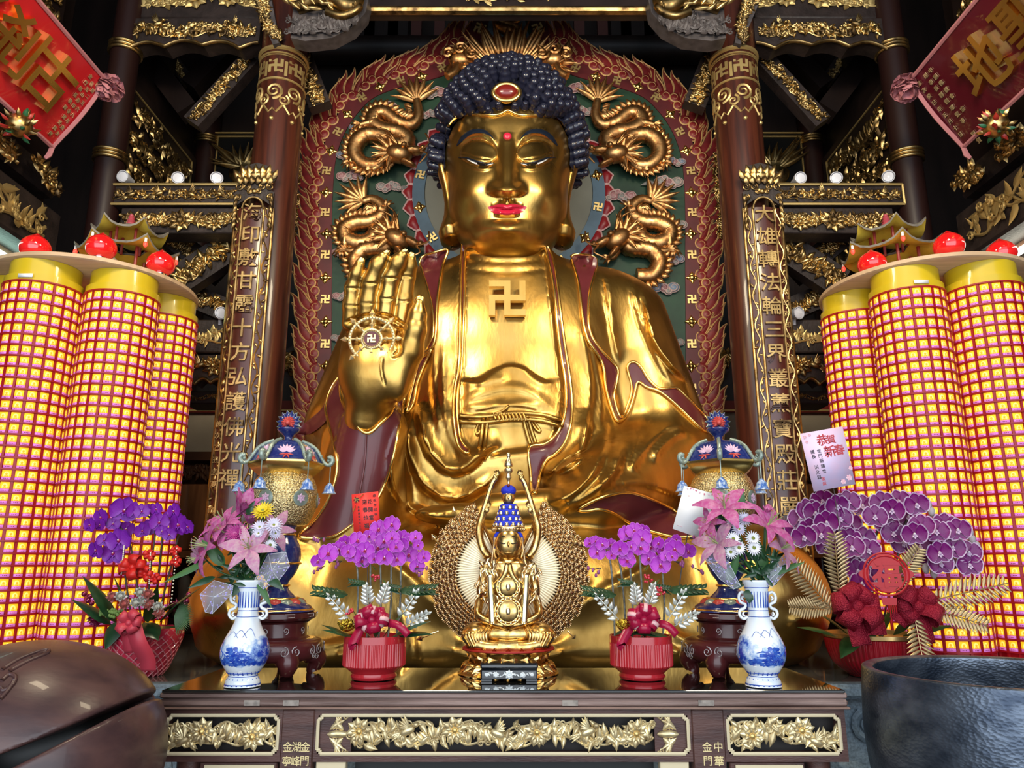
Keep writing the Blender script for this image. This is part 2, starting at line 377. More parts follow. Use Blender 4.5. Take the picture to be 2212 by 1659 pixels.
    cr.add(ball((0,.17,.01), (.03,.03,.02), 10, 6), 0, M)
    tag(cr.build('crown', [GOLDC, WOODC], bd, 60), 'carved gilt lotus crown')
    s = '海印敷甘露十方弘護佛光禪' if sx < 0 else '大雄轉法輪三界叢薰寶殿莊嚴城'
    za, zb_, nn_ = (P(558,458,Yb-.04)[2], P(508,1034,Yb-.04)[2], 11) if sx < 0 else (P(1628,462,Yb-.04)[2], P(1686,1095,Yb-.04)[2], 12)
    char_parts(bd, s[:nn_+1], WALLM((X, Yb-.040, za)), .155, (za-zb_)/nn_, .008, .05, GOLDC)
    t2 = MB(); s2, z2 = ('太武山海印寺大雄寶殿', zc-.62) if sx > 0 else ('歲次乙丑孟夏 信士敬獻', zc-1.75)
    column_text(t2, s2, WALLM((X+sx*W*.78 if sx > 0 else X-W*.78, Yb-cz(W*.78)-.008, z2)), .05, .09, 0, .012, .05); t2.build('small_characters', GOLDC, bd, 30)
    # ---- side bay beyond the column
    oc = pil(sx*3.38, 5.75, .115, .966, 9.19, 'outer_column', 'slender dark outer column with gold rings behind the %s light tower' % side, rings=(P(250, 92, 5.64)[2], P(230, 327, 5.64)[2]), m=mat('dark red lacquer', (.020,.0065,.0055), .4))
    pil(sx*3.38, 7.55, .12, .966, 9.19, 'rear_column', 'rear column with a gold ring deep in the %s bay' % side, rings=(P(405, 295, 7.43)[2],), m=mat('dark red lacquer'))
    def beam(x0, y0, x1, y1, Y, name, label, cat='beam', dep=.22, seed=1, fl=(), bi=(), wavy=False, frame=True, relief=GOLDC, dens=1.0, body=WOODC, painted=False):
        a = P(x0 if sx < 0 else 2191-x0, y0, Y); b = P(x1 if sx < 0 else 2191-x1, y1, Y); xa, xb = sorted((a[0], b[0])); zb, zt = sorted((a[2], b[2])); w, h = xb-xa, zt-zb
        t = thing(name, label % side, cat, ((xa+xb)/2, Y, zb)); M = WALLM(((xa+xb)/2, Y-.002, (zb+zt)/2))
        if sx > 0: M = M@np.diag([-1., 1, 1, 1])
        if not wavy: put('timber', box(xa, xb, Y, Y+dep, zb, zt, .01), body, t)
        else:
            u = np.linspace(-.5, .5, 60)*w; e = -.5*h+.17*h*(np.abs(np.sin(np.pi*(u/w+.5)*3.5)))*(1-.2*np.cos(u/w*6.28))+.14*h*np.cos(u/w*np.pi)**2
            put('timber', plate(np.r_[np.c_[u, e], [[w/2, h/2], [-w/2, h/2]]], -dep, 0), body, t, 30, M)
            put('gilt_edge', tube(np.c_[u, e, np.full(60, .01)], .016, 6), relief, t, 60, M)
        mb = MB(); scrollwork(mb, w*.94, h*(.72 if not wavy else .62), M@tr(0, .1*h if wavy else 0, 0), seed, 0, [(p*w, q*h, r*h) for p, q, r in fl], [(p*w, q*h, r*h, d) for p, q, r, d in bi], dens, d=.25 if painted else 1.0)
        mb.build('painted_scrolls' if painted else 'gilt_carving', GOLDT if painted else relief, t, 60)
        if frame:
            f = MB(); z = .012
            for p, q in (((-w/2,-h/2),(w/2,-h/2)), ((w/2,-h/2),(w/2,h/2)), ((w/2,h/2),(-w/2,h/2)), ((-w/2,h/2),(-w/2,-h/2))): f.add(tube([(p[0]*.98, p[1]*.92, z), (q[0]*.98, q[1]*.92, z)], .012, 6), 0, M)
            f.build('gilt_frame', GOLDT, t, 60)
        return t
    beam(285, -45, 560, 38, 5.72, 'painted_beam', 'dark top beam painted with gold lotus scrolls above the %s bay', dep=.3, seed=4, fl=((0,0,.3),(-.25,.0,.24),(.25,.0,.24)), frame=False, painted=True)
    beam(285, 40, 558, 108, 5.68, 'carved_lintel', 'scalloped lintel carved with gilt beasts and clouds under the %s top beam', 'lintel', .16, 5, ((.05,.12,.16),), ((-.28,.15,.45,1),(.3,.12,.4,-1)), True, False, dens=1.3)
    beam(241, 398, 521, 444, 5.70, 'carved_beam', 'carved beam with gilt animals carrying three small spotlights in the %s bay', dep=.26, seed=6, bi=((-.33,-.05,.6,1),(-.12,0,.6,1),(.12,-.03,.7,-1),(.33,0,.55,-1)), dens=.55)
    beam(262, 448, 521, 503, 5.72, 'leaf_bracket', 'bracket board carved with gilt leaves under the spotlight beam of the %s bay', 'bracket', .2, 7, ((0,-.05,.42),(-.3,-.1,.34),(.28,-.1,.34)), frame=False, dens=1.4)
    beam(395, 690, 512, 762, 5.75, 'painted_beam', 'lower beam painted with gold scrolls beside the %s couplet board', dep=.24, seed=8, frame=False, painted=True, dens=.8)
    beam(395, 766, 505, 838, 5.78, 'carved_lintel', 'low scalloped lintel carved with gilt leaves beside the %s couplet board', 'lintel', .14, 9, ((.1,.05,.3),), ((-.15,.05,.5,1),), True, False)
    beam(395, 845, 500, 872, 6.1, 'shadow_beam', 'plain dark rear beam under the low carved lintel of the %s bay', dep=.3, seed=8, frame=False, dens=.4)
    # diagonal carved braces
    def brace(pts, Y, wd, label, seed, par=None):
        L = np.array([P(x if sx < 0 else 2191-x, y, Y) for x, y in pts]); d = L[-1]-L[0]; ln = np.linalg.norm(d); d /= ln
        if par is not None:
            M = fr(L[0]+d*ln/2, d, np.cross((0,-1,0), d), (0,-1,0)); mb = MB(); mb.add(plate([(-ln/2,-wd/2),(ln/2,-wd/2),(ln/2,wd/2),(-ln/2,wd/2)], -.12, 0), 1, M); scrollwork(mb, ln*.96, wd*.95, M, seed, 0, dens=1.6, stems=3); mb.build('carved_bracket', [GOLDC, WOODC], par, 60); return
        M = fr(L[0]+d*ln/2, d, np.cross((0,-1,0), d), (0,-1,0)); t = thing('carved_brace', label % side, 'brace', L.mean(0))
        if seed >= 0:
            put('timber', plate([(-ln/2,-wd/2),(ln/2,-wd/2),(ln/2,wd/2),(-ln/2,wd/2)], -.12, 0), WOODC, t, 30, M); mb = MB(); scrollwork(mb, ln*.96, wd*.95, M, seed, 0, dens=1.3); mb.build('gilt_carving', GOLDC, t, 60)
        else: put('timber', plate([(-ln/2,-wd/2),(ln/2,-wd/2),(ln/2,wd/2),(-ln/2,wd/2)], -.2, 0), WOODD, t, 30, M)
    brace([(542,120),(480,190),(412,262)], 5.95, .17, 'slanting carved gilt brace under the lintel of the %s bay', 21)
    brace([(310,112),(360,180),(402,232)], 6.5, .20, 'plain dark slanting strut on the outer side of the %s bay', -1)
    brace([(492,92),(450,130),(405,180)], 6.6, .17, 'plain dark slanting strut on the inner side of the %s bay', -1)
    brace([(345,90),(375,130),(402,170)], 6.9, .13, 'short gilt brace between the dark struts of the %s bay', 22)
    brace([(520,515),(450,560),(372,612)], 5.95, .27, 'carved gilt brace below the leaf bracket of the %s bay', 23)
    brace([(372,512),(420,545),(470,590)], 6.2, .20, 'dim carved brace falling towards the %s main column', 24)
    brace([(395,630),(440,650),(490,670)], 6.2, .20, 'small gilt carved bracket above the %s low beams', 25)
    brace([(640,95),(668,160),(690,225)], 6.0, .20, 'carved gilt brace between the %s main column and the halo top', 26, c)
    brace([(640,330),(632,450),(628,520)], 6.3, .16, 'dim carved upright between the %s main column and the halo flames', 27, c)
    brace([(612,760),(650,830),(700,880)], 6.55, .22, 'carved bracket low behind the halo on the %s side', 28, c)
    # rear wall of the bay with framed picture, and the pierced side panel
    pt = thing('picture_panel', 'gilt framed dark picture panel of a potted plant in the %s bay' % side, 'panel', P(500 if sx < 0 else 1691, 400, 7.5))
    a, b = P(463, 288, 7.5), P(600, 405, 7.5); xa, xb = (a[0], b[0]) if sx < 0 else (-b[0], -a[0]); M = WALLM(((xa+xb)/2, 7.5, (a[2]+b[2])/2)); w, h = xb-xa, a[2]-b[2]
    put('board', plate([(-w/2,-h/2),(w/2,-h/2),(w/2,h/2),(-w/2,h/2)], -.05, 0), BLACK, pt, 30, M)
    f = MB()
    for k in (1, .86): f.add(tube([(-w/2*k,-h/2*k,.01),(w/2*k,-h/2*k,.01),(w/2*k,h/2*k,.01),(-w/2*k,h/2*k,.01)], .014, 6, True), 0, M)
    f.build('gilt_frame', GOLDT, pt)
    g = MB(); g.add(lathe([(.0,0),(.11,0),(.16,.06),(.18,.14),(.13,.2),(.16,.24)], 18), 0, M@tr(-.0, -h*.42, .0)@XF(rx=-1.57, s=(1,.3,1)))
    rg = random.Random(31)
    for i in range(16): g.add(leaf(rg.uniform(.25,.5), .08, .03, .05, side=rg.uniform(-.12,.12)), 0, M@tr(rg.uniform(-.06,.06), -h*.18, .02)@rot2(rg.uniform(.2,2.9)))
    g.build('gilt_plant', GOLDC, pt, 60)
    sp = thing('pierced_side_panel', 'carved gilt side panel between outer and rear columns of the %s bay' % side, 'panel', (sx*3.42, 6.6, 4.3))
    zc_ = 5.0; M = fr((sx*3.42, 6.62, zc_), (0, -sx, 0), (0,0,1), (-sx, 0, 0)); put('board', plate([(-.78,-.85),(.78,-.85),(.78,.85),(-.78,.85)], -.06, 0), WOODD, sp, 30, M)
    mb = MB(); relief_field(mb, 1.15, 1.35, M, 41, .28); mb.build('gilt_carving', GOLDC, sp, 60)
    f = MB(); f.add(tube([(-.66,-.75,.01),(.66,-.75,.01),(.66,.75,.01),(-.66,.75,.01)], .012, 6, True), 0, M); f.build('gilt_frame', GOLDT, sp)
    struct(put('trim_%d' % (1 if sx < 0 else 2), box(*sorted((sx*3.5, sx*3.56)), 5.85, 8.59, .96, 9.19), WOODD))
    struct(put('trim_%d' % (3 if sx < 0 else 4), box(*sorted((sx*1.2, sx*3.5)), 7.62, 7.7, 3.2, 9.19), WOODD))
    # forward side wall: beam with brackets where the plaque hangs, panels above
    sw = thing('side_gallery_beam', 'dark side beam with painted scrolls and gilt bracket heads under the %s plaque' % side, 'beam', (sx*3.75, 4.4, 3.9))
    put('timber', box(*sorted((sx*3.62, sx*3.95)), 2.2, 5.6, 3.90, 4.30, .02), WOODC, sw)
    put('upper_timber', box(*sorted((sx*3.70, sx*3.95)), 2.2, 5.6, 4.44, 4.66, .02), WOODC, sw)
    M = fr((sx*3.615, 3.9, 4.10), (0, -sx, 0), (0,0,1), (-sx, 0, 0)); mb = MB(); scrollwork(mb, 3.0, .36, M, 51, 0, [(-.5,0,.11),(.6,0,.11)], (), .8, d=.25); mb.build('painted_scrolls', GOLDT, sw, 60)
    for i, y in enumerate((5.3, 4.75, 4.2, 3.7, 3.2)):
        g = MB(); Mb = fr((sx*3.60, y, 4.47), (0, -sx, 0), (0,0,1), (-sx, 0, 0)); scrollwork(g, .36, .26, Mb, 60+i, 0, [(0,0,.09)], (), 1.6); g.build('bracket_head', GOLDC, sw, 60)
    for i, (y0, y1, z0, z1) in enumerate(((4.95,5.55,5.35,6.5),(3.9,4.8,5.5,6.9),(4.9,5.6,6.65,7.3))):
        pn = thing('gallery_panel', 'dark wooden gallery panel with gilt carving above the %s plaque, %s' % (side, ('nearest the outer column', 'further forward', 'topmost')[i]), 'panel', (sx*3.85, (y0+y1)/2, z0))
        M = fr((sx*3.84, (y0+y1)/2, (z0+z1)/2), (0, -sx, 0), (0,0,1), (-sx, 0, 0)); w, h = y1-y0, z1-z0
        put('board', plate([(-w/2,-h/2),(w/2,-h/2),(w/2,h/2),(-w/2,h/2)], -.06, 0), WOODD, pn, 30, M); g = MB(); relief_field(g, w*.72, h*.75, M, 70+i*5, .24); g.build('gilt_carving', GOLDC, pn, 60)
    struct(put('trim_%d' % (5 if sx < 0 else 6), box(*sorted((sx*3.96, sx*4.02)), 2.0, 5.85, 0.003, 9.19), WOODD))
    # plaque leaning out from the side beam
    pk = thing('hanging_plaque', 'red plaque with large raised gold characters and pink ribbon edging, hung at upper %s' % side, 'plaque', (sx*3.3, 3.9, 4.4))
    lean = nrm((-sx*.315, 0, .53)); U = np.array([0, -sx*1., 0]); U = np.array([0, 1. if sx < 0 else -1., 0]); N = np.cross(U, lean); O = np.array([sx*3.13, 3.9, 4.75]); M = fr(O, U, lean, N); hl, hh = .97, .315
    far = hl if sx < 0 else -hl
    put('board', plate([(-hl,-hh),(hl,-hh),(hl,hh),(-hl,hh)], -.03, 0), mat('plaque red' if sx < 0 else 'plaque wine red', (.50,.012,.018) if sx < 0 else (.085,.004,.012), .22, coat=.5), pk, 30, M)
    mb = MB()
    for L in ([(-hl,hh,0),(hl,hh,0)], [(far,hh,0),(far,0,.02),(far,-hh,.0)], [(-hl,-hh,0),(hl,-hh,0)]): mb.add(tube(catmull(L, 5), .016, 6), 0, M)
    mb.add(tube([(far,-hh,.0),(far*1.0,-hh-.06,.02),(far*.99,-hh-.10,.02)], [.018,.02,.012], 6), 0, M); PINK = mat('pink ribbon', (.50,.20,.22), .45); mb.build('ribbon_edging', PINK, pk)
    rs = MB(); rg = random.Random(9)
    for i in range(46):
        a, b = rg.uniform(0, 6.28), rg.uniform(-1.0, 1.0); d = np.array([math.cos(a)*math.cos(b), math.sin(a)*math.cos(b), math.sin(b)])
        rs.add(petalV(.105, .13, .35, 5, 1.3, .012), 0, fr(M[:3, :3]@np.array([far*1.03, hh*.92, .03])+O, nrm(M[:3, :3]@d), nrm(np.cross(M[:3, :3]@d, (rg.random(), .3, .7)))))
    rs.build('ribbon_rosette', PINK, pk)
    g = MB()
    if sx < 0:
        for i, ch in enumerate('古剎名山'): char_parts(pk, ch, M@tr(far-.41-i*.38, .02, .012), .41, 0, .014, .07, GOLDB, 'raised_character')
        s3 = ('佛曆二五六八年歲次', '佛光山海印寺重光誌慶', '金門縣長敬賀')
        for k, s in enumerate(s3): column_text(g, s, M@tr(far-.05-k*.047, hh-.07-.03*(k == 1), .006), .036, .058-.006*(k == 1), 0, .01, .05)
    else:
        for i, ch in enumerate('地聖門佛'): char_parts(pk, ch, M@tr(far+.58+i*.42, .0, .012), .40, 0, .014, .07, GOLDB, 'raised_character')
        for k, s in enumerate(('歲次癸巳年五月十日', '理事長釋圓理監事 同賀', '中國佛教會 宗')): column_text(g, s, M@tr(far+.06+k*.062+.03*(k > 0), hh-.07, .006), .040, .060, 0, .01, .05)
    tag(g.build('small_inscription', GOLDP, pk, 30), 'small pale inscription')
    po = M[:3, :3]@np.array([far*.55, -hh-.06, .10])+O
    hd = thing('carved_figurehead', 'small painted and gilt carved beast head under the %s plaque' % side, 'carving', po); g = MB(); rg = random.Random(12)
    g.add(ball(po, .08, 14, 10)); 
    for i in range(40): a, b = rg.uniform(0, 6.28), rg.uniform(-1.2, 1.2); d = np.array([math.cos(a)*math.cos(b), math.sin(a)*math.cos(b), math.sin(b)]); g.add(leaf(.07, .035, .015), rg.choice((0,0,1,2)), fr(po+d*.06, nrm(d+np.array([0,0,.6])), nrm(np.cross(d, (.3,.2,.9)))))
    g.build('head', [GOLDC, mat('paint green', (.02,.12,.05), .4), mat('paint red', (.4,.03,.02), .4)], hd)
    # fluorescent tube at the frame edge
    q0 = np.array([sx*3.84, 4.9, 3.80])
    fl = thing('fluorescent_tube', 'lit fluorescent tube along the side wall behind the %s light tower' % side, 'lamp', q0); put('housing', box(*sorted((sx*3.84, sx*3.93)), 3.9, 5.62, 3.86, 3.898), mat('lamp housing', (.35,.2,.13), .5), fl)
    put('tube', tube([(sx*3.84, 4.0, 3.832), (sx*3.84, 5.56, 3.832)], .027, 10), mat('lit tube %s' % side, (1,1,1), .5, emit=(.6,1,.85) if sx < 0 else (1,.97,.8), es=9), fl)
    # spotlights on the beam
    SPW = mat('spotlight body', (.62,.62,.66), .35, .1)
    for k, (x, y) in enumerate(((272,385),(387,388),(467,388),(474,678))):
        px_ = x if sx < 0 else 2191-x; p = P(px_, y, 5.72)
        lb = ('outermost', 'middle', 'innermost')[k]+' of three small white spotlights on the carved beam of the %s bay' if k < 3 else 'single small white spotlight on the lower painted beam of the %s bay'
        s = thing('spotlight', lb % side, 'spotlight', p, 'spotlights on the bay beams' ); aim = nrm((sx*-.2+(k-1)*.3, -1, -.15)); Mx = fr(p, nrm(np.cross(aim, (0,0,1))), np.cross(nrm(np.cross(aim, (0,0,1))), aim)*1, -aim)
        put('housing', lathe([(.0,.09),(.025,.085),(.034,.03),(.05,-.02),(.052,-.05),(.046,-.052),(.04,-.03),(0,-.03)], 18), SPW, s, 40, Mx)
        put('lens', lathe([(0,-.036),(.04,-.036),(.04,-.044),(.02,-.05),(0,-.05)], 16), mat('lens', (.75,.75,.8), .1), s, 40, Mx); put('bracket', tube([p+np.array([0,.02,-.04]), p+np.array([0,.03,-.085])], .014, 6), SPW, s)
# ---- between the columns: top beam, brackets, slats
tb = thing('top_beam', 'black beam painted with gold dragons above the halo, with a gilt lower moulding', 'beam', (0,5.5,6.4))
zb, zt = P(1100,27,5.45)[2], 7.1; put('timber', box(-1.8,1.8,5.45,5.55,zb,zt), WOODD, tb); put('gilt_moulding', tube([(-1.78,5.45,zb+.02),(1.78,5.45,zb+.02)], .035, 8), GOLDC, tb)
mb = MB(); M = WALLM((0,5.447,zb+.2)); scrollwork(mb, .9, .26, M, 80, 0, [(0,0,.09)], (), 1.2, d=.25)
for s in (-1, 1): mb.add(tube(catmull([(s*.75,.0,0),(s*.95,.1,0),(s*1.15,-.04,0),(s*1.35,.08,0),(s*1.55,0,0)], 6), [.012]*25, 6), 0, M); scrollwork(mb, .4, .22, M@tr(s*1.1, .03, 0), 83, 0, d=.25)
mb.build('painted_dragons', GOLDT, tb, 60)
DG = mat('grey carved wood', (.10,.085,.085), .5, var=.5, vs=12)
for sx, side in ((-1,'left'),(1,'right')):
    zz = P(652, 68, 5.5)[2]
    t = thing('dragon_bracket', 'carved dragon fish bracket with gilt head under the top beam beside the %s main column' % side, 'bracket', (sx*1.5, 5.5, zz)); M = fr((sx*1.78, 5.28, zz), (-sx,0,0), (0,0,1), (0,-1,0))
    put('timber', plate([(0,.15),(.62,.15),(.60,.02),(.5,-.12),(.34,-.22),(.12,-.25),(0,-.22)], -.16, -.02), DG, t, 30, M)
    g = MB(); g.add(tube(catmull([(.04,.05,0),(.2,.1,.03),(.36,.09,.05),(.47,.02,.05),(.55,.08,.04),(.585,.17,.03)], 5), np.interp(np.arange(26)/25, [0,.3,.6,.8,1], [.06,.08,.075,.05,.015]), 10), 0, M)
    g.add(tube(catmull([(.30,-.02,.04),(.42,-.07,.05),(.52,-.03,.05),(.58,.05,.04)], 4), [.035]*12+[.01], 8), 0, M)
    g.add(ball((.45,.10,.09), .028, 10, 7), 0, M)
    for i in range(9): g.add(leaf(.11,.05,.02,.02), 0, M@tr(.06+.045*i, .12, .05)@rot2(1.9-.12*i))
    for i in range(7): g.add(leaf(.03,.02,.01), 0, M@tr(.42+.02*i, -.02+.006*i, .09)@rot2(1.4))
    g.build('gilt_dragon', GOLDC, t, 60)
    for i in range(16): g.add(leaf(.12,.045,.02,.03,side=.03*(-1)**i), 0, M@tr(.03+.03*i, .02+.05*math.sin(i*2.1), .07)@rot2(2.5+.5*math.sin(i*1.7)))
    for i in range(5): g.add(leaf(.05,.022,.01), 0, M@tr(.40+.03*i, .06-.01*i, .10)@rot2(-1.4))
    g.build('gilt_mane', GOLDC, t, 60); g = MB(); scrollwork(g, .55, .26, M@tr(.27, -.12, .0), 90, 0, dens=1.8, stems=3)
    for i in range(7): g.add(spiral(.045, 1.5, .014, 16, 1 if i % 2 else -1, i), 0, M@tr(.06+.07*i, -.17+.02*(i % 3)+.004*i*i, .03))
    g.build('grey_mane', DG, t, 60)
    t = thing('corner_carving', 'carved hanging corner ornament at the top of the %s main column' % side, 'carving', (sx*2.05, 5.5, 6.6)); g = MB(); p0, p1 = P(562 if sx < 0 else 1629, -20, 5.5), P(590 if sx < 0 else 1601, 72, 5.5); d = nrm(p1-p0); M = fr((p0+p1)/2, d, np.cross((0,-1,0), d), (0,-1,0)); scrollwork(g, .62, .17, M, 92, 0, dens=2, stems=3); g.add(plate([(-.33,-.09),(.33,-.03),(.33,.03),(-.33,.09)], -.05, 0), 1, M); g.build('carving', [GOLDC, DG], t, 60)
sl = thing('roof_lattice', 'row of reddish roof slats seen in the dark above the halo', 'lattice', (0,7.6,7.0))
zz = P(1100,70,7.6)[2]; put('rail', tube([(-2.4,7.5,zz-.32),(2.4,7.5,zz-.32)], .16, 16), WOODD, sl); put('lower_rail', box(-2.4,2.4,7.6,7.7,zz-.95,zz-.55), WOODD, sl)
g = MB()
for i in range(17): x = -2.2+i*.275; g.add(box(x-.06,x+.06,7.62,7.7,zz-.2,zz+.6))
g.build('slats', mat('red slat', (.10,.030,.022), .5), sl)
DAYW = mat('daylit pane', (.8,.6,.5), .6, emit=(1,.78,.66), es=.75)
for i, (x0, x1) in enumerate(((728,768),(800,860),(885,935),(1335,1385),(1405,1450),(1430,1470))):
    a, b = P(x0,133,8.45), P(x1,160,8.45); struct(put('window_%d' % (i+1), box(a[0], b[0], 8.5, 8.58, b[2], a[2]), DAYW))
# ---- low rear wall: cream plaster, carved screen, cabinets
CREAM = mat('cream plaster', (.36,.31,.235), .7, var=.15, vs=3); CAB = mat('cabinet wood', (.42,.175,.06), .4, var=.45, vs=3, stretch=(6,6,.5), coat=.2)
for sx, side in ((-1,'left'),(1,'right')):
    Y = 7.2; f = lambda x, y: P(x if sx < 0 else 2191-x, y, Y); a, b = f(370,893), f(690,990); xs = sorted((a[0], b[0]))
    struct(put('trim_%d' % (7 if sx < 0 else 8), box(xs[0]-.6, xs[1], Y, Y+.08, b[2], a[2]), CREAM))
    t = thing('red_rail', 'red painted rail above the cream wall of the %s bay' % side, 'rail', f(500, 893)); put('rail', box(xs[0]-.6, xs[1], Y-.05, Y+.05, a[2]+.002, f(500,868)[2]), mat('red paint', (.22,.015,.01), .45), t); put('gilt_fillet', box(xs[0]-.6, xs[1], Y-.06, Y-.051, a[2]+.01, a[2]+.03), GOLDT, t)
    c = thing('wall_cabinet', 'honey brown wooden cabinet with a carved openwork frieze behind the %s couplet board' % side, 'cabinet', f(430, 1300)); z = [f(430, y)[2] for y in (985,1003,1050,1190,1205,1330,1440)]; x0, x1 = xs[0]-.6, xs[1]
    put('cornice', box(x0, x1, Y-.3, Y+.02, z[1], z[0]-.002), mat('cabinet dark', (.10,.045,.02), .45), c); put('back', box(x0, x1, Y-.02, Y+.05, .97, z[1]), mat('cabinet dark'), c)
    g = MB(); scrollwork(g, x1-x0, z[1]-z[2], WALLM(((x0+x1)/2, Y-.22, (z[1]+z[2])/2)), 95, 0, dens=1.5, stems=3); g.build('openwork_frieze', mat('cabinet dark'), c, 60)
    n = 5
    for i in range(n):
        w = (x1-x0)/n; o = put('door', box(x0+i*w+.01, x0+(i+1)*w-.01, Y-.2, Y-.16, z[3], z[2], .008), CAB, c); put('knob', ball((x0+(i+(.88 if i % 2 else .12))*w, Y-.21, (z[2]+z[3])/2), .02, 8, 6), mat('cabinet dark'), o, world=False).location = -Vector(c.location)
    put('shelf_board', box(x0, x1, Y-.34, Y-.02, z[4], z[3]-.004), CAB, c); put('glass_pane', box(x0, x1, Y-.33, Y-.325, z[5], z[4]), mat('cabinet glass', (.9,.95,.93), .03, trans=1), c)
    put('plinth', box(x0, x1, Y-.36, Y-.02, .97, z[5]), mat('cabinet base', (.05,.018,.012), .4), c)
    for k, xx in enumerate((395, 440) if sx < 0 else (470, 440)):
        p = f(xx, 1300); p[0] = sx*(2.62+.3*k); p[1] = Y-.2; p[2] = z[5]+.002; s = thing('porcelain_figurine', 'small pale standing figurine in the glass cabinet on the %s, %s' % (side, ('outer one', 'inner one')[k]), 'figurine', p); put('robe', lathe(smooth_prof([(.07,0),(.08,.03),(.05,.18),(.06,.30),(.03,.36)]), 14), mat('old porcelain', (.55,.48,.36), .3), s, 60, tr(*p)); put('head', ball(p+np.array([0,0,.40]), .035, 10, 8), mat('old porcelain'), s)
# ================================================================ great gilded statue
def s_ell(p, c, r):
    q = (p-np.array(c))/np.array(r); k0 = np.linalg.norm(q, axis=-1); k1 = np.linalg.norm(q/np.array(r), axis=-1)+1e-9
    return k0*(k0-1)/k1
def s_cap(p, a, b, ra, rb):
    a = np.array(a, float); b = np.array(b, float); ba = b-a; h = np.clip(((p-a)@ba)/(ba@ba), 0, 1)
    return np.linalg.norm(p-a-h[..., None]*ba, axis=-1)-(ra+(rb-ra)*h)
def smin(a, b, k): h = np.clip(.5+.5*(b-a)/k, 0, 1); return b+(a-b)*h-k*h*(1-h)
def sunion(ds, k):
    o = ds[0]
    for d in ds[1:]: o = smin(o, d, k)
    return o
def nets(fn, lo, hi, h):
    ax = [np.arange(lo[i], hi[i]+h, h) for i in range(3)]; G = np.stack(np.meshgrid(*ax, indexing='ij'), -1)
    f = np.empty(G.shape[:3])
    for i in range(len(ax[0])): f[i] = fn(G[i])
    S = f < 0; sh = tuple(n-1 for n in f.shape); acc = np.zeros(sh+(3,)); cnt = np.zeros(sh)
    cs = [(a, b, c) for a in (0,1) for b in (0,1) for c in (0,1)]
    sl = lambda A, o: A[o[0]:o[0]+sh[0], o[1]:o[1]+sh[1], o[2]:o[2]+sh[2]]
    for o in cs:
        for a in range(3):
            if o[a]: continue
            o2 = list(o); o2[a] = 1; fa, fb = sl(f, o), sl(f, o2); x = (fa < 0) != (fb < 0)
            t = np.where(x, fa/np.where(x, fa-fb, 1), 0)
            for k in range(3): acc[..., k] += np.where(x, o[k]+(t if k == a else 0), 0)
            cnt += x
    act = cnt > 0; idx = np.full(sh, -1); idx[act] = np.arange(act.sum())
    base = np.stack(np.meshgrid(*[np.arange(n) for n in sh], indexing='ij'), -1)
    V = np.array(lo)+(base[act]+acc[act]/cnt[act][:, None])*h; Q = []
    for a in range(3):
        b, c = (a+1) % 3, (a+2) % 3; n = f.shape
        A = [slice(1, n[k]-1) for k in range(3)]; A[a] = slice(0, n[a]-1); B = list(A); B[a] = slice(1, n[a])
        x = S[tuple(A)] != S[tuple(B)]; I = np.argwhere(x); I = I+np.array([0 if k == a else 1 for k in range(3)])
        flip = S[tuple(A)][x]
        def at(db, dc):
            J = I.copy(); J[:, b] += db; J[:, c] += dc; return idx[J[:, 0], J[:, 1], J[:, 2]]
        q = np.stack([at(-1,-1), at(0,-1), at(0,0), at(-1,0)], -1); q[~flip] = q[~flip][:, ::-1]; Q.append(q)
    return V, np.concatenate(Q)
def subdiv(V, Q):
    E = np.sort(np.concatenate([Q[:, [0,1]], Q[:, [1,2]], Q[:, [2,3]], Q[:, [3,0]]]), 1)
    U, inv = np.unique(E, axis=0, return_inverse=True); inv = inv.ravel(); n = len(V); m = len(Q)
    e = [n+inv[i*m:(i+1)*m] for i in range(4)]; c = n+len(U)+np.arange(m)
    V2 = np.concatenate([V, (V[U[:, 0]]+V[U[:, 1]])/2, V[Q].mean(1)])
    return V2, np.concatenate([np.stack([Q[:, i], e[i], c, e[(i+3) % 4]], -1) for i in range(4)])
def snap(V, fn, it=2):
    h = .004
    for _ in range(it):
        f = fn(V); g = np.stack([fn(V+np.eye(3)[i]*h)-f for i in range(3)], -1)/h
        V = V-np.clip(f/(np.sum(g*g, -1)+1e-6), -.04, .04)[:, None]*g
    return V
def normals(V, Q):
    n = np.cross(V[Q[:, 2]]-V[Q[:, 0]], V[Q[:, 3]]-V[Q[:, 1]]); N = np.zeros_like(V)
    for i in range(4):
        for k in range(3): N[:, k] += np.bincount(Q[:, i], n[:, k], len(V))
    return N/(np.linalg.norm(N, axis=1)[:, None]+1e-12)
def relax(D, Q, it):            # even the carved depth out between neighbours
    n = len(D); c = np.zeros(n)
    for i in range(4): c += np.bincount(Q[:, i], minlength=n)
    for _ in range(it):
        q = D[Q].mean(1); s = np.zeros(n)
        for i in range(4): s += np.bincount(Q[:, i], q, n)
        D = s/np.maximum(c, 1)
    return D
def dline(px, L):               # distance, signed side and arc parameter of picture points to a polyline
    L = np.asarray(L, float); d = np.full(len(px), 1e9); sd = np.zeros(len(px)); t = np.zeros(len(px)); n = len(L)-1
    for i in range(n):
        a, b = L[i], L[i+1]; ba = b-a; l2 = ba@ba+1e-9; h = np.clip(((px-a)@ba)/l2, 0, 1); q = px-a-h[:, None]*ba
        dd = np.hypot(q[:, 0], q[:, 1]); m = dd < d; d[m] = dd[m]
        sd[m] = np.sign(ba[0]*q[:, 1]-ba[1]*q[:, 0])[m]; t[m] = ((i+h)/n)[m]
    return d, sd, t
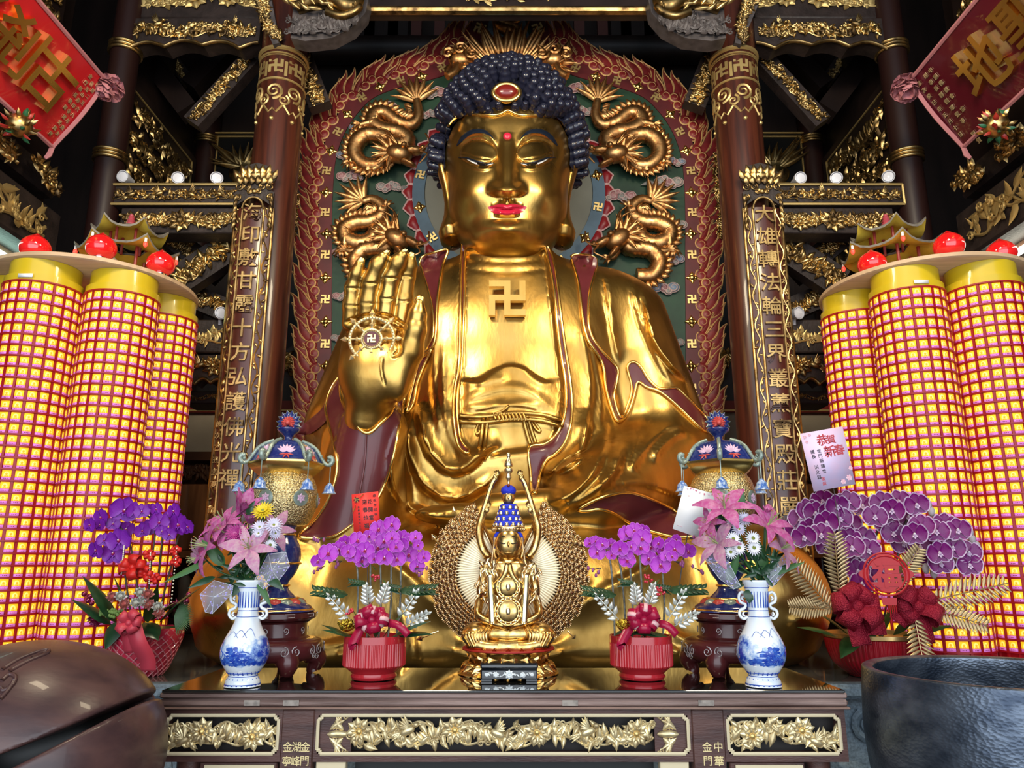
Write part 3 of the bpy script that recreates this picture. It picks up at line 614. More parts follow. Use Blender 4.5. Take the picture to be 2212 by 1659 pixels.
def inpoly(px, L):
    L = np.asarray(L, float); c = np.zeros(len(px), bool); x, y = px[:, 0], px[:, 1]
    for i in range(len(L)):
        x0, y0 = L[i-1]; x1, y1 = L[i]
        with np.errstate(all='ignore'): c ^= ((y0 > y) != (y1 > y)) & (x < (x1-x0)*(y-y0)/(y1-y0+1e-12)+x0)
    return c
def bvh_of(V, Q): return BVHTree.FromPolygons([tuple(v) for v in V], [tuple(int(i) for i in q) for q in Q])
def cast(bvhs, pts, off=.01):   # lay drawn points on the carved surface
    out = np.full((len(pts), 3), np.nan); c = Vector(CAM)
    for i, (x, y) in enumerate(pts):
        d = Vector(nrm(P(x, y, 5)-CAM)); best = None
        for b in bvhs:
            h = b.ray_cast(c, d)
            if h[0] is not None and (best is None or h[3] < best[1]): best = (h[0], h[3])
        if best and best[1] < 7.2: out[i] = np.array(best[0]-d*off)
    bad = np.isnan(out[:, 0]); good = np.where(~bad)[0]; pts = np.asarray(pts, float)
    for i in np.where(bad)[0]:
        k = good[np.argmin(np.hypot(*(pts[good]-pts[i]).T))]; out[i] = P(*pts[i], out[k][1])
    return out
def densify(L, step, closed=True):
    L = np.asarray(L, float); o = []; n = len(L)
    for i in range(n if closed else n-1):
        a, b = L[i], L[(i+1) % n]; k = max(1, int(np.hypot(*(b-a))/step))
        o += [a+(b-a)*j/k for j in range(k)]
    if not closed: o.append(L[-1])
    return np.array(o)
def drape(bvhs, poly, step=6, off=.012, th=.03, round_=True):
    if round_: poly = catmull(np.asarray(poly, float), 4, closed=True)
    B = densify(poly, step); lo, hi = B.min(0), B.max(0)
    gx, gy = np.meshgrid(np.arange(lo[0], hi[0], step*1.1), np.arange(lo[1], hi[1], step*1.1)); G = np.stack([gx.ravel(), gy.ravel()], -1)
    G = G[inpoly(G, B)]
    if len(G): G = G[dline(G, np.r_[B, B[:1]])[0] > step*.5]
    allp = np.r_[B, G]; nb = len(B)
    r = delaunay_2d_cdt([Vector(p) for p in allp], [(i, (i+1) % nb) for i in range(nb)], [], 0, 1e-4)
    v2 = np.array([tuple(v) for v in r[0]]); F = np.array([f for f in r[2] if len(f) == 3])
    F = F[inpoly(v2[F].mean(1), B)]
    W = cast(bvhs, v2, off); d = W-CAM; d /= np.linalg.norm(d, axis=1)[:, None]; n = len(W)
    ed = {}
    for f in F:
        for a, b in ((f[0], f[1]), (f[1], f[2]), (f[2], f[0])): ed[(a, b)] = 1
    rim = [(b, a) for (a, b) in ed if (b, a) not in ed]
    k = (v2[F[0][1]]-v2[F[0][0]]); l = (v2[F[0][2]]-v2[F[0][0]])
    if k[0]*l[1]-k[1]*l[0] > 0: pass
    FF = [tuple(f[::-1]) for f in F]+[tuple(n+i for i in f) for f in F]+[(b, a, n+a, n+b) for a, b in rim]
    return np.r_[W, W+d*th], FF
def dtube(bvhs, L, r=.01, off=.006, step=7, closed=False, sm=True, n=6, taper=False):
    if sm and len(L) > 2: L = catmull(np.asarray(L, float), 5, closed)
    L = densify(L, step, closed); W = cast(bvhs, L, off)
    for _ in range(2): W[1:-1] = (W[:-2]+2*W[1:-1]+W[2:])/4
    rr = r*np.sin(np.pi*np.clip(np.linspace(.06, .94, len(W)), 0, 1))**.6 if taper else r
    return tube(W, rr, n, closed)
MX = lambda L: [(2191-x, y) for x, y in L]      # mirror about the statue's axis
gb = lambda px, cx, cy, sx, sy, a: a*np.exp(-((px[:, 0]-cx)/sx)**2-((px[:, 1]-cy)/sy)**2)

statue = thing('buddha_statue', 'colossal gilded seated Buddha statue with raised right hand and dark blue curled hair', 'statue', (0, 5.2, .97))
def body(p):
    q = p*np.array([1., 1, 1])
    t = sunion([s_ell(p, (0,5.56,3.0), (.98,.53,.98)), s_ell(p, (0,5.45,2.3), (.95,.56,.8)), s_cap(p, (-.72,5.68,3.5), (.72,5.68,3.5), .36, .36)], .15)
    t = smin(t, s_cap(p, (0,5.5,3.5), (0,5.46,4.05), .36, .315), .10)
    arms = [s_cap(p, (.90,5.66,3.40), (1.15,5.5,2.35), .36, .37), s_cap(p, (-.90,5.62,3.38), (-1.12,5.3,2.5), .35, .33),
            s_cap(p, (1.08,5.38,2.22), (.52,4.9,1.98), .38, .27), s_cap(p, (-.99,5.08,2.32), (-1.0,5.0,1.8), .31, .34),
            s_cap(p, (-.86,4.74,2.38), (-.98,4.86,1.72), .22, .27)]
    u = sunion([t]+arms, .10)
    hand = smin(s_cap(p*np.array([1,1,1.]), (.52,4.8,1.9), (-.1,4.62,1.86), .15, .11), s_ell(p, (-.28,4.6,1.84), (.28,.12,.07)), .05)
    legs = [s_cap(p, (.5,5.4,1.5), (1.45,4.9,1.38), .5, .43), s_cap(p, (-.5,5.4,1.5), (-1.42,4.9,1.38), .5, .43),
            s_ell(p, (1.53,4.9,1.34), (.47,.50,.41)), s_ell(p, (-1.50,4.9,1.34), (.47,.50,.41)),
            s_cap(p, (1.4,4.78,1.2), (-.1,4.58,1.22), .29, .27), s_cap(p, (-1.4,4.78,1.2), (.1,4.62,1.2), .29, .27),
            s_ell(p, (0,4.95,1.35), (1.35,.62,.50)), s_ell(p, (0,4.93,1.08), (1.92,.63,.22))]
    l = sunion(legs, .10)
    o = smin(smin(u, hand, .04), l, .05)
    return np.maximum(o, .965-p[..., 2])
BV, BQ = nets(body, (-2.1, 4.2, .93), (2.15, 6.3, 4.2), .026)
BV = snap(BV, body, 2); BV, BQ = subdiv(BV, BQ); BV = snap(BV, body, 1)
def step_(px, L, amp, wd, side=1, sharp=6):      # the edge of a cloth layer: high on one side of the line, fading away from it
    d, s, t = dline(px, catmull(L, 4)); e = np.minimum(1, 6*np.minimum(t, 1-t))
    s = s*side*d
    return amp*e*np.where(s > 0, np.exp(-s/wd), np.exp(-(s/sharp)**2))
def fold_(px, L, amp, wd):
    d, s, t = dline(px, catmull(L, 4)); return amp*np.minimum(1, 5*np.minimum(t, 1-t))*np.exp(-(d/wd)**2)
FOLDS_UP = [   # robe folds followed downwards along the cloth, (points, height, width)
  ([(906,870),(908,905),(918,954),(943,994),(975,1016),(1010,1008),(1049,972),(1085,960)], .13, 30, -1),
  ([(893,880),(882,930),(888,990),(915,1045),(958,1074),(1002,1074),(1045,1050),(1090,1010)], .10, 26, -1),
  ([(870,905),(853,970),(846,1027),(864,1074),(900,1103),(944,1117),(990,1121)], .10, 28, -1),
  ([(945,560),(944,666),(938,745),(936,830),(944,900),(962,958)], .035, 22, -1),
  ([(960,720),(956,830),(964,905),(985,965),(1020,1000)], .022, 14, -1),
  ([(1268,880),(1266,943),(1240,994),(1199,1016),(1165,1020)], .12, 28, 1),
  ([(1311,912),(1304,972),(1275,1030),(1225,1074),(1181,1084)], .10, 26, 1),
  ([(1342,955),(1333,1008),(1304,1045),(1254,1081),(1200,1105)], .10, 26, 1),
  ([(1252,690),(1266,760),(1276,830),(1272,900)], .035, 18, 1),
  ([(1268,700),(1290,800),(1300,860),(1296,930)], .030, 16, 1),
  ([(1300,572),(1312,620),(1321,696),(1330,747),(1340,785)], .045, 30, -1),
  ([(1362,585),(1378,669),(1399,726),(1427,786),(1457,831)], .045, 28, -1),
  ([(1388,620),(1411,726),(1442,777),(1486,822)], .10, 26, -1),
  ([(1380,930),(1372,980),(1366,1010),(1400,960),(1440,925),(1480,918)], .035, 16, -1),
  ([(1410,1000),(1430,965),(1460,940),(1480,935)], .04, 14, -1),
  ([(1335,915),(1326,960),(1318,1010)], .03, 12, -1),
  ([(1250,1099),(1297,1074),(1355,1063),(1405,1077),(1463,1106),(1514,1150)], .05, 24, -1),
  ([(1280,1062),(1330,1046),(1400,1045),(1470,1072),(1520,1110)], .04, 22, -1),
  ([(700,1040),(694,960),(700,900)], .03, 12, 1), ([(684,1080),(676,1000),(688,930)], .03, 12, 1)]
FOLDS_LEG = [
  ([(690,1165),(660,1158),(630,1168),(600,1200)], .05, 16, -1), ([(720,1172),(800,1190),(880,1240),(950,1310),(1010,1350)], .05, 40, 1),
  ([(640,1398),(720,1392),(790,1372),(850,1345)], .05, 18, 1), ([(640,1420),(720,1418),(800,1400),(870,1370)], .045, 16, 1),
  ([(860,1320),(885,1360),(895,1410),(890,1440)], .04, 20, 1),
  ([(1500,1200),(1420,1215),(1340,1255),(1260,1305),(1190,1340)], .05, 40, -1), ([(1550,1395),(1490,1385),(1440,1360)], .05, 18, -1),
  ([(1550,1420),(1480,1415),(1420,1390),(1370,1360)], .045, 16, -1), ([(1280,1250),(1220,1275),(1190,1290)], .03, 12, -1),
  ([(960,1370),(1030,1395),(1100,1400),(1180,1395),(1250,1370)], .04, 30, 1), ([(940,1400),(1100,1428),(1270,1400)], .035, 16, 1),
  ([(1160,1330),(1250,1300),(1330,1250)], .03, 22, -1), ([(480,1300),(520,1360),(600,1390)], .03, 20, 1), ([(1770,1300),(1740,1330),(1700,1345)], .04, 14, -1)]
px = proj(BV); NB = normals(BV, BQ); tocam = CAM-BV; tocam /= np.linalg.norm(tocam, axis=1)[:, None]
face_on = np.clip((NB*tocam).sum(1)*2.2, 0, 1); D = np.zeros(len(BV))
CHEST = [(1000,540),(996,600),(994,700),(990,800),(985,850),(983,900),(990,950),(1012,978),(1060,985),(1140,975),(1196,958),(1214,910),(1220,846),(1212,770),(1202,690),(1190,600),(1180,540)]
mleg = np.clip((1.86-BV[:, 2])/.1, 0, 1)*np.clip((5.1-BV[:, 1])/.2+.4, 0, 1)
for L, a, wd, sd in FOLDS_UP: D += step_(px, L, a, wd, sd)*np.clip((BV[:, 2]-1.72)/.08, 0, 1)
for L, a, wd, sd in FOLDS_LEG: D += step_(px, L, a, wd, sd, 7)*mleg
ins = inpoly(px, CHEST); dch = dline(px, CHEST+CHEST[:1])[0]
D -= np.where(ins, .055*np.clip(dch/9, 0, 1), -.012*np.exp(-dch/14))
BELT = [(984,905),(1040,908),(1110,900),(1170,903),(1218,918)]
HEM = [(984,822),(1008,823),(1035,824),(1062,806),(1095,791),(1130,796),(1155,815),(1180,826),(1218,820)]
D += np.where(ins, step_(px, HEM, .035, 40, 1, 2)+fold_(px, BELT, .035, 7)-fold_(px, [(990,890),(1040,890),(1100,882),(1215,900)], .012, 4), 0)
for L in ([(992,870),(1040,850),(1100,836),(1150,850),(1210,895)], [(1000,885),(1050,878),(1100,868)], [(1030,835),(1060,822),(1100,815)], [(1060,890),(1120,872),(1180,880)]): D += np.where(ins, fold_(px, L, .018, 9), 0)
for y, a in ((1100, .018), (1112, .018), (1124, .015)): D -= fold_(px, [(960,y-4),(1040,y+2),(1130,y+6)], a*.6, 2.5)*(BV[:, 1] < 4.8)
for y in (558, 580): D -= fold_(px, [(1000,y),(1095,y+9),(1190,y)], .012, 4)
D = relax(D*face_on, BQ, 2); BV = BV+tocam*D[:, None]
put('body', (BV, BQ), GOLD, statue, 180)
bb = [bvh_of(BV, BQ)]

# --- maroon linings and gold piping of the robe
def lining(L, rnd=True, off=.012): 
    o = put('robe_lining', drape(bb, L, 7, off, .03, rnd), MAROON, statue, 60); 
    put('gold_piping', dtube(bb, L, .011, off+.004, 9, True, rnd), GOLDB, o, 180, world=False).location = -Vector(statue.location); return o
LIN = [
 [(907,560),(941,545),(968,539),(957,570),(948,620),(943,670),(941,725),(930,757),(908,774),(932,735),(937,711),(935,669),(923,620)],
 [(908,774),(933,752),(915,790),(900,830),(893,870),(878,892),(884,866),(893,830)],
 [(999,526),(1006,534),(1003,570),(1003,650),(1000,726),(996,801),(989,840),(987,892),(995,950),(1014,973),(1005,978),(988,958),(979,900),(982,838),(991,790),(994,700),(995,600)],
 [(1176,524),(1184,535),(1194,560),(1203,605),(1213,690),(1221,750),(1229,800),(1235,850),(1235,901),(1224,950),(1200,980),(1183,990),(1172,1008),(1163,1040),(1158,1064),(1149,1058),(1146,1020),(1142,966),(1172,961),(1196,945),(1215,915),(1223,870),(1221,816),(1213,771),(1205,711),(1197,620),(1184,560)],
 [(1234,554),(1262,550),(1288,558),(1285,590),(1274,627),(1270,681),(1276,722),(1297,756),(1321,780),(1336,800),(1331,832),(1326,855),(1336,893),(1345,900),(1358,870),(1365,835),(1355,797),(1362,783),(1374,783),(1387,796),(1400,818),(1425,840),(1457,837),(1474,848),(1510,886),(1544,922),(1526,934),(1502,914),(1472,884),(1430,848),(1396,836),(1378,824),(1371,850),(1358,890),(1336,912),(1320,878),(1308,832),(1302,783),(1270,735),(1258,681),(1249,605)],
 [(1250,1100),(1297,1075),(1355,1063),(1405,1077),(1463,1106),(1514,1150),(1480,1160),(1442,1157),(1369,1135),(1333,1112),(1297,1100),(1268,1104)],
 [(735,812),(715,838),(703,877),(709,910),(721,960),(729,1010),(714,1070),(680,1125),(644,1158),(680,1163),(720,1160),(765,1130),(806,1092),(835,1037),(853,972),(864,911),(874,862),(866,850),(851,883),(822,915),(791,938),(760,905),(742,877),(734,842)]]
for k, L in enumerate(LIN): lining(L)
tip = put('robe_lining', drape(bb, [(704,868),(690,888),(640,930),(650,938),(672,936),(706,906)], 7, .02, .04), MAROON, statue, 60)
put('sleeve_seam', dtube(bb, [(791,940),(788,1000),(778,1060),(768,1110),(757,1140)], .006, .02), MAROON, statue)
tag(put('chest_sign', fylfot(.26, .17, 0, .05), GOLD, statue, 30, WALLM(cast(bb, [(1096,648)], .035)[0]), True), 'raised gold wan sign on the chest')
bt = MB()
for L, r in (([(988,898),(1040,901),(1110,893),(1170,896),(1216,909)], .016), ([(988,910),(1040,913),(1110,906),(1170,909),(1216,923)], .016), ([(1044,905),(1040,940),(1036,968)], .016), ([(1053,905),(1050,940),(1046,968)], .014),
             ([(1130,903),(1138,935),(1146,962)], .015), ([(1140,901),(1150,935),(1158,958)], .013), ([(1036,912),(1028,928),(1030,938),(1038,930),(1040,915)], .010), ([(1150,906),(1162,922),(1168,932),(1160,930),(1150,915)], .010), ([(1060,896),(1085,888),(1100,876)], .010)):
    bt.add(dtube(bb, L, r, .016, 5))
for i in range(9): bt.add(dtube(bb, [(1066+i*8,893),(1072+i*8,908)], .012, .022, 4, sm=False))
bt.build('belt', GOLD, statue, 180)
# --- head
def headf(p): return sunion([s_ell(p, (0,5.5,4.70), (.515,.50,.56)), s_ell(p, (0,5.39,4.28), (.462,.44,.515)), s_ell(p, (0,5.17,3.91), (.25,.18,.14))], .12)
HV, HQ = nets(headf, (-.65, 4.8, 3.6), (.65, 6.1, 5.4), .02); HV = snap(HV, headf, 2); HV, HQ = subdiv(HV, HQ); HV = snap(HV, headf, 1)
HV, HQ = subdiv(HV, HQ); HV = snap(HV, headf, 1)
px = proj(HV); tocam = CAM-HV; tocam /= np.linalg.norm(tocam, axis=1)[:, None]; NB = normals(HV, HQ); face_on = np.clip((NB*tocam).sum(1)*2.5, 0, 1)
X, Y_ = px[:, 0], px[:, 1]; ax = np.abs(X-1095.5); mp = np.stack([1095.5-ax, Y_], -1); D = np.zeros(len(HV))
ny = np.clip((Y_-300)/112, 0, 1); nw = 13+8*ny; namp = (.03+.12*ny**1.2)*np.clip((426-Y_)/14, 0, 1)**.7*np.clip((Y_-285)/20, 0, 1)
D += namp*np.exp(-(ax/nw)**2.6) + gb(mp, 1071,408,13,11,.085)*np.clip((427-Y_)/10, 0, 1)+gb(mp, 1095,408,16,11,.015)
D += gb(mp, 1030,322,44,24,-.045)-gb(mp, 1062,335,14,22,.035)
e = 1-((mp[:, 0]-1034)/40)**2-((Y_-334)/(np.where(Y_ < 334, 31, 22)))**2; D += .075*np.sqrt(np.clip(e, 0, 1))
LASH = [(990,340),(1008,341),(1024,347),(1046,352),(1067,352)]; LOW = [(1010,343),(1022,352),(1038,357),(1056,356),(1067,353)]
slit = inpoly(mp, LASH+LOW[::-1]); D -= .012*slit
D += fold_(mp, [(1002,350),(1020,361),(1045,365),(1066,360)], .014, 4)-fold_(mp, [(990,332),(1010,333),(1030,340),(1066,345)], .010, 1.8)
D += fold_(mp, [(986,318),(997,300),(1016,288),(1039,285),(1057,293),(1068,308),(1076,335)], .022, 7)
D += gb(mp, 1010,415,34,34,.035)+gb(px, 1095,494,34,17,.055)-gb(px, 1095,474,30,6,.022)
D += fold_(px, [(1060,447),(1078,447),(1088,446),(1095,449),(1103,446),(1113,447),(1131,447)], .040, 8)+fold_(px, [(1068,457),(1082,460),(1095,461),(1108,460),(1122,457)], .048, 7)-fold_(px, [(1058,450),(1080,452),(1095,454),(1110,452),(1134,450)], .030, 2.5)
D += gb(px, 1096,433,6,9,.03)-gb(mp, 1085,433,6,10,.014)
HV = HV+tocam*(D*face_on)[:, None]
head = put('head', (HV, HQ), GOLD, statue, 180); hb = [bvh_of(HV, HQ)]
def on_head(name, VF, m, sm=60, label=None):
    o = put(name, VF, m, head, sm, world=False); o.location = -Vector(statue.location); return tag(o, label)
NAVY = mat('brow paint', (.006,.010,.02), .3)
LIPR = mat('lip red', (.50,.012,.045), .34, coat=.3)
BROW = [(986,315),(996,295),(1015,281),(1038,278),(1055,285),(1069,303),(1055,292),(1038,287),(1018,290),(1002,302)]
for f in (lambda L: L, MX):
    on_head('eyebrow', drape(hb, f(BROW), 4, .006, .012), NAVY)
    on_head('eye', drape(hb, f([(1006,342),(1024,348),(1046,353),(1066,353),(1054,357),(1036,357),(1020,351)]), 3, .003, .006), WHITE)
    mb = MB(); mb.add(dtube(hb, f(LASH), .007, .008, 4, taper=True)); mb.add(drape(hb, f([(1030,350),(1050,353),(1052,357),(1036,357)]), 3, .006, .006)); o = mb.build('eyelash', NAVY, head, 60, False); o.location = -Vector(statue.location)
on_head('lips', drape(hb, [(1054,448),(1066,444),(1083,440),(1095,443),(1108,440),(1127,444),(1138,448),(1124,460),(1108,464),(1095,465),(1083,464),(1066,460)], 3, .005, .012), LIPR, 60, 'red painted lips')
on_head('forehead_dot', ball(cast(hb, [(1096,295)], .0)[0], (.032,.02,.032), 16, 10), LIPR, 60, 'red dot between the brows')
for sx in (1, -1):
    ep = [(949,338,.040),(952,352,.05),(959,380,.045),(966,410,.04),(971,440,.04),(974,465,.055),(976,490,.085),(975,508,.10),(976,524,.085),(977,534,.010)]
    pts = catmull(np.array([P(x if sx > 0 else 2191-x, y, 5.50) for x, y, r in ep]), 5); rr = np.interp(np.linspace(0, 1, len(pts)), np.linspace(0, 1, len(ep)), [e[2] for e in ep])
    on_head('ear', tube(pts, rr, 14, flat=1.9, up=(0,1,0)), GOLD, 180)
# --- hair of snail-shell curls
HAIR = mat('blue black hair paint', (.013,.014,.030), .28, coat=.3)
HL = [(966,420),(960,340),(962,290),(968,272),(983,255),(1011,247),(1066,249),(1085,244),(1097,238),(1110,244),(1127,249),(1177,249),(1205,254),(1221,274),(1228,290),(1231,340),(1225,420)]
hc, hr = np.array([0, 5.56, 4.72]), np.array([.565, .55, .83])
mb = MB(); V, Q = ball(hc, hr*.97, 120, 90); p = proj(V[Q].mean(1)); ok = ~(inpoly(p, HL+[(1225,600),(966,600)])&(V[Q].mean(1)[:, 1] < 5.6))&(V[Q].mean(1)[:, 2] > 4.6); mb.add((V, Q[ok]))
N_ = 1050; k = np.arange(N_)+.5; ph = np.arccos(1-2*k/N_); th = np.pi*(1+5**.5)*k
dirs = np.stack([np.cos(th)*np.sin(ph), np.sin(th)*np.sin(ph), np.cos(ph)], -1)
prof = np.array([(.034,-.02),(.040,.0),(.042,.012),(.033,.022),(.036,.034),(.034,.046),(.026,.054),(.028,.064),(.024,.076),(.013,.083),(.0,.085)])
cv = lathe(prof, 9, False); rg = random.Random(3)
HLE = [(958,440),(953,340),(955,285),(963,264),(981,249),(1011,242),(1066,244),(1085,238),(1097,232),(1110,238),(1127,243),(1177,243),(1209,249),(1228,268),(1236,285),(1238,340),(1233,440)]
for d in dirs:
    q = hc+d*hr; n = nrm(d/hr)
    if q[1] > 5.85 or q[2] < 4.66: continue
    pp = proj(q[None])[0]
    if q[1] < 5.62 and inpoly(pp[None], HLE)[0]: continue
    if q[1] < 5.6 and abs(pp[0]-1095) < 34 and -24 < pp[1]-198 < 34: continue
    n2 = nrm(n+np.array([0,-.12,.05])); u = nrm(np.cross(n2, (0.1,.3,1))); sc = (1.3, 1.3, 1.45) if q[2] > 4.9 else (1.1, 1.1, 1.2); sc = (.8, .8, .7) if q[1] < 5.6 and abs(pp[0]-1095) < 48 and 200 < pp[1] < 262 else sc
    n2 = nrm(n2+np.array([rg.uniform(-.12,.12) for _ in range(3)])); u = nrm(np.cross(n2, u)); q = q+n*rg.uniform(-.012,.012)
    mb.add(cv, 0, fr(q, u, np.cross(n2, u), n2)@np.diag([*sc, 1]))
mb.build('hair', HAIR, statue, 180)
put('hairline_rim', dtube(hb, HL[3:-3], .011, .012, 5), GOLDB, statue, 180)
jp = P(1094, 200, 4.98); j = put('crown_jewel', ball(jp, (.088,.05,.062), 24, 14), mat('jewel red', (.16,.012,.008), .25, coat=.4), statue, 180)
put('jewel_setting', tube(catmull([jp+np.array([.098*math.cos(a), .0, .072*math.sin(a)]) for a in np.linspace(0, 2*np.pi, 17)[:-1]], 2, True), .02, 8, True), GOLDB, j, 180, world=False).location = -Vector(statue.location)
# --- raised hand
def hp(x, y, Y=4.5): return P(x, y, Y)
FING = [[(757,700,4.50,.043),(759,660,4.47,.043),(762,622,4.44,.040),(771,590,4.40,.036),(777,573,4.375,.026)],
        [(792,695,4.49,.051),(795,655,4.46,.050),(802,611,4.42,.047),(817,572,4.375,.043),(829,555,4.345,.030)],
        [(832,692,4.49,.053),(837,645,4.46,.051),(845,600,4.42,.048),(860,568,4.375,.044),(869,553,4.345,.030)],
        [(867,698,4.50,.045),(873,650,4.48,.044),(880,597,4.45,.040),(885,575,4.42,.036),(887,562,4.40,.026)]]
THUMB = [(866,800,4.50,.085),(886,760,4.44,.080),(897,712,4.40,.066),(902,680,4.385,.052),(906,655,4.37,.032)]
def handf(p):
    pal = sunion([s_ell(p, hp(811,752,4.54), (.215,.10,.21)), s_ell(p, hp(800,800,4.50), (.20,.12,.22)), s_ell(p, hp(858,800,4.47), (.10,.10,.20)), s_cap(p, hp(806,815,4.55), hp(793,905,4.62), .165, .14)], .07)
    th = sunion([s_cap(p, hp(*a[:3]), hp(*b[:3]), a[3], b[3]) for a, b in zip(THUMB[:-1], THUMB[1:])], .03)
    o = smin(pal, th, .05)
    for fg in FING:
        f = sunion([s_cap(p, hp(*a[:3]), hp(*b[:3]), a[3]*1.24, b[3]*1.24) for a, b in zip(fg[:-1], fg[1:])], .022); o = smin(o, f, .010)
    return o
GV, GQ = nets(handf, (-1.12, 4.2, 2.25), (-.42, 4.85, 3.5), .016); GV = snap(GV, handf, 2); GV, GQ = subdiv(GV, GQ); GV = snap(GV, handf, 1)
px = proj(GV); tocam = CAM-GV; tocam /= np.linalg.norm(tocam, axis=1)[:, None]
D = -fold_(px, [(741,700),(760,692),(790,683),(830,682),(868,700),(880,712)], .030, 4)-fold_(px, [(868,700),(862,735),(862,760),(845,772)], .03, 5)-fold_(px, [(826,770),(824,800),(832,836)], .014, 2.5)
for fg in FING:
    for a in fg[1:3]: D -= fold_(px, [(a[0]-18, a[1]), (a[0]+18, a[1]+1)], .007, 2.2)
GV = GV+tocam*D[:, None]; rh = tag(put('raised_hand', (GV, GQ), GOLD, statue, 180), 'raised right hand with the palm facing forward')
for fg in FING+[THUMB]:
    a = hp(*fg[-1][:3]); b = hp(*fg[-2][:3]); d = nrm(a-b); o = put('fingernail', ball((0,0,0), (.034,.012,.045), 12, 8), GOLDB, rh, 180, fr(a+np.array([0,-.012,.004]), (1,0,0), nrm(np.cross(d, (1,0,0))), d), False); o.location = -Vector(statue.location)
hbv = [bvh_of(GV, GQ)]
wc = P(803, 732, 4.395); WM = WALLM(wc); wl = MB(); rw = .135
cir = lambda r, n=40: [(r*math.cos(a), r*math.sin(a), 0) for a in np.arange(n)/n*2*np.pi]
wl.add(tube(cir(rw), .011, 8, True), 0, WM); wl.add(tube(cir(rw*.44), .010, 8, True), 0, WM); wl.add(tube(cir(rw*.36), .005, 6, True), 0, WM)
for i in range(8):
    M = WM@rot2(math.pi*i/4+.02); wl.add(tube([(rw*.42,0,0),(rw*.6,0,0),(rw*.66,0,0),(rw*.75,0,0),(rw,0,0),(rw*1.12,0,0)], [.009,.008,.018,.007,.009,.008], 6), 0, M)
    wl.add(tube([(rw*1.1,0,0),(rw*1.18,0,0),(rw*1.24,0,0),(rw*1.42,0,0)], [.008,.02,.016,.001], 6), 0, M)
for i in range(44): a = 2*math.pi*i/44; wl.add(ball((rw*math.cos(a), rw*math.sin(a), .009), .006, 6, 4), 0, WM)
for i in range(24): a = 2*math.pi*i/24; wl.add(ball((rw*.40*math.cos(a), rw*.40*math.sin(a), .009), .006, 6, 4), 0, WM)
whl = tag(wl.build('dharma_wheel', GOLDP, statue, 60), 'eight spoked wheel emblem on the raised palm')
mb = MB(); mb.add(lathe([(0,-.004),(rw*.36,-.004),(rw*.36,.004),(0,.004)], 24), 0, WM); mb.add(fylfot(.05, .2, .004, .012), 1, WM); mb.build('hub', [MAROON, GOLDP], whl, 30, False).location = -Vector(statue.location)
# ================================================================ flaming halo screen behind the statue
HY = 6.3
halo = thing('halo_screen', 'tall pointed halo screen with red flame border and gilt dragons on green behind the statue', 'halo', (0, HY, .966))
hpt = lambda L, Y=HY: np.array([P(x, y, Y) for x, y in L])
INN = [(714,1170),(715,1000),(716,830),(717,650),(718,557),(718,456),(721,388),(726,344),(738,304),(755,270),(775,243),(802,216),(836,199),(876,187),(927,174),(971,160),(1010,137),(1038,102),(1054,55),(1064,10)]
OUT = [(680,1170),(683,1000),(685,830),(687,650),(688,560),(689,456),(692,385),(699,325),(714,279),(738,238),(764,211),(798,190),(848,171),(903,154),(948,134),(984,108),(1008,80),(1024,40),(1034,5)]
sinn, sout = catmull(INN, 5), catmull(OUT, 5)
wi, wo = hpt(sinn), hpt(sout)
def sym(A): B = A[::-1].copy(); B[:, 0] *= -1; return np.r_[A, B]
wi[:, 0] -= .03*0; W0 = sym(wo); W1 = sym(wi)
M0 = WALLM((0, HY, 0)); loc2 = lambda W: np.c_[W[:, 0], W[:, 2]]
put('green_panel', plate(loc2(W1), -.06, 0), GREENB, halo, 30, M0)
def band(A, B, z0, z1):        # strip between two outlines sampled alike
    k = max(len(A), len(B)); rs = lambda L: np.stack([np.interp(np.linspace(0, 1, k), np.linspace(0, 1, len(L)), L[:, i]) for i in range(2)], -1)
    A, B = rs(A), rs(B); n = k; V = np.concatenate([np.c_[A, np.full(n, z0)], np.c_[B, np.full(n, z0)], np.c_[A, np.full(n, z1)], np.c_[B, np.full(n, z1)]])
    F = []
    for i in range(n-1): F += [(2*n+i, 2*n+i+1, 3*n+i+1, 3*n+i), (i, n+i, n+i+1, i+1), (i, i+1, 2*n+i+1, 2*n+i), (n+i, 3*n+i, 3*n+i+1, n+i+1)]
    return V, F
for s in (1, -1):
    A, B = loc2(wo)*[s, 1], loc2(wi)*[s, 1]; o = put('red_border', band(A, B, -.05, .012) if s < 0 else band(B, A, -.05, .012), REDB, halo, 30, M0)
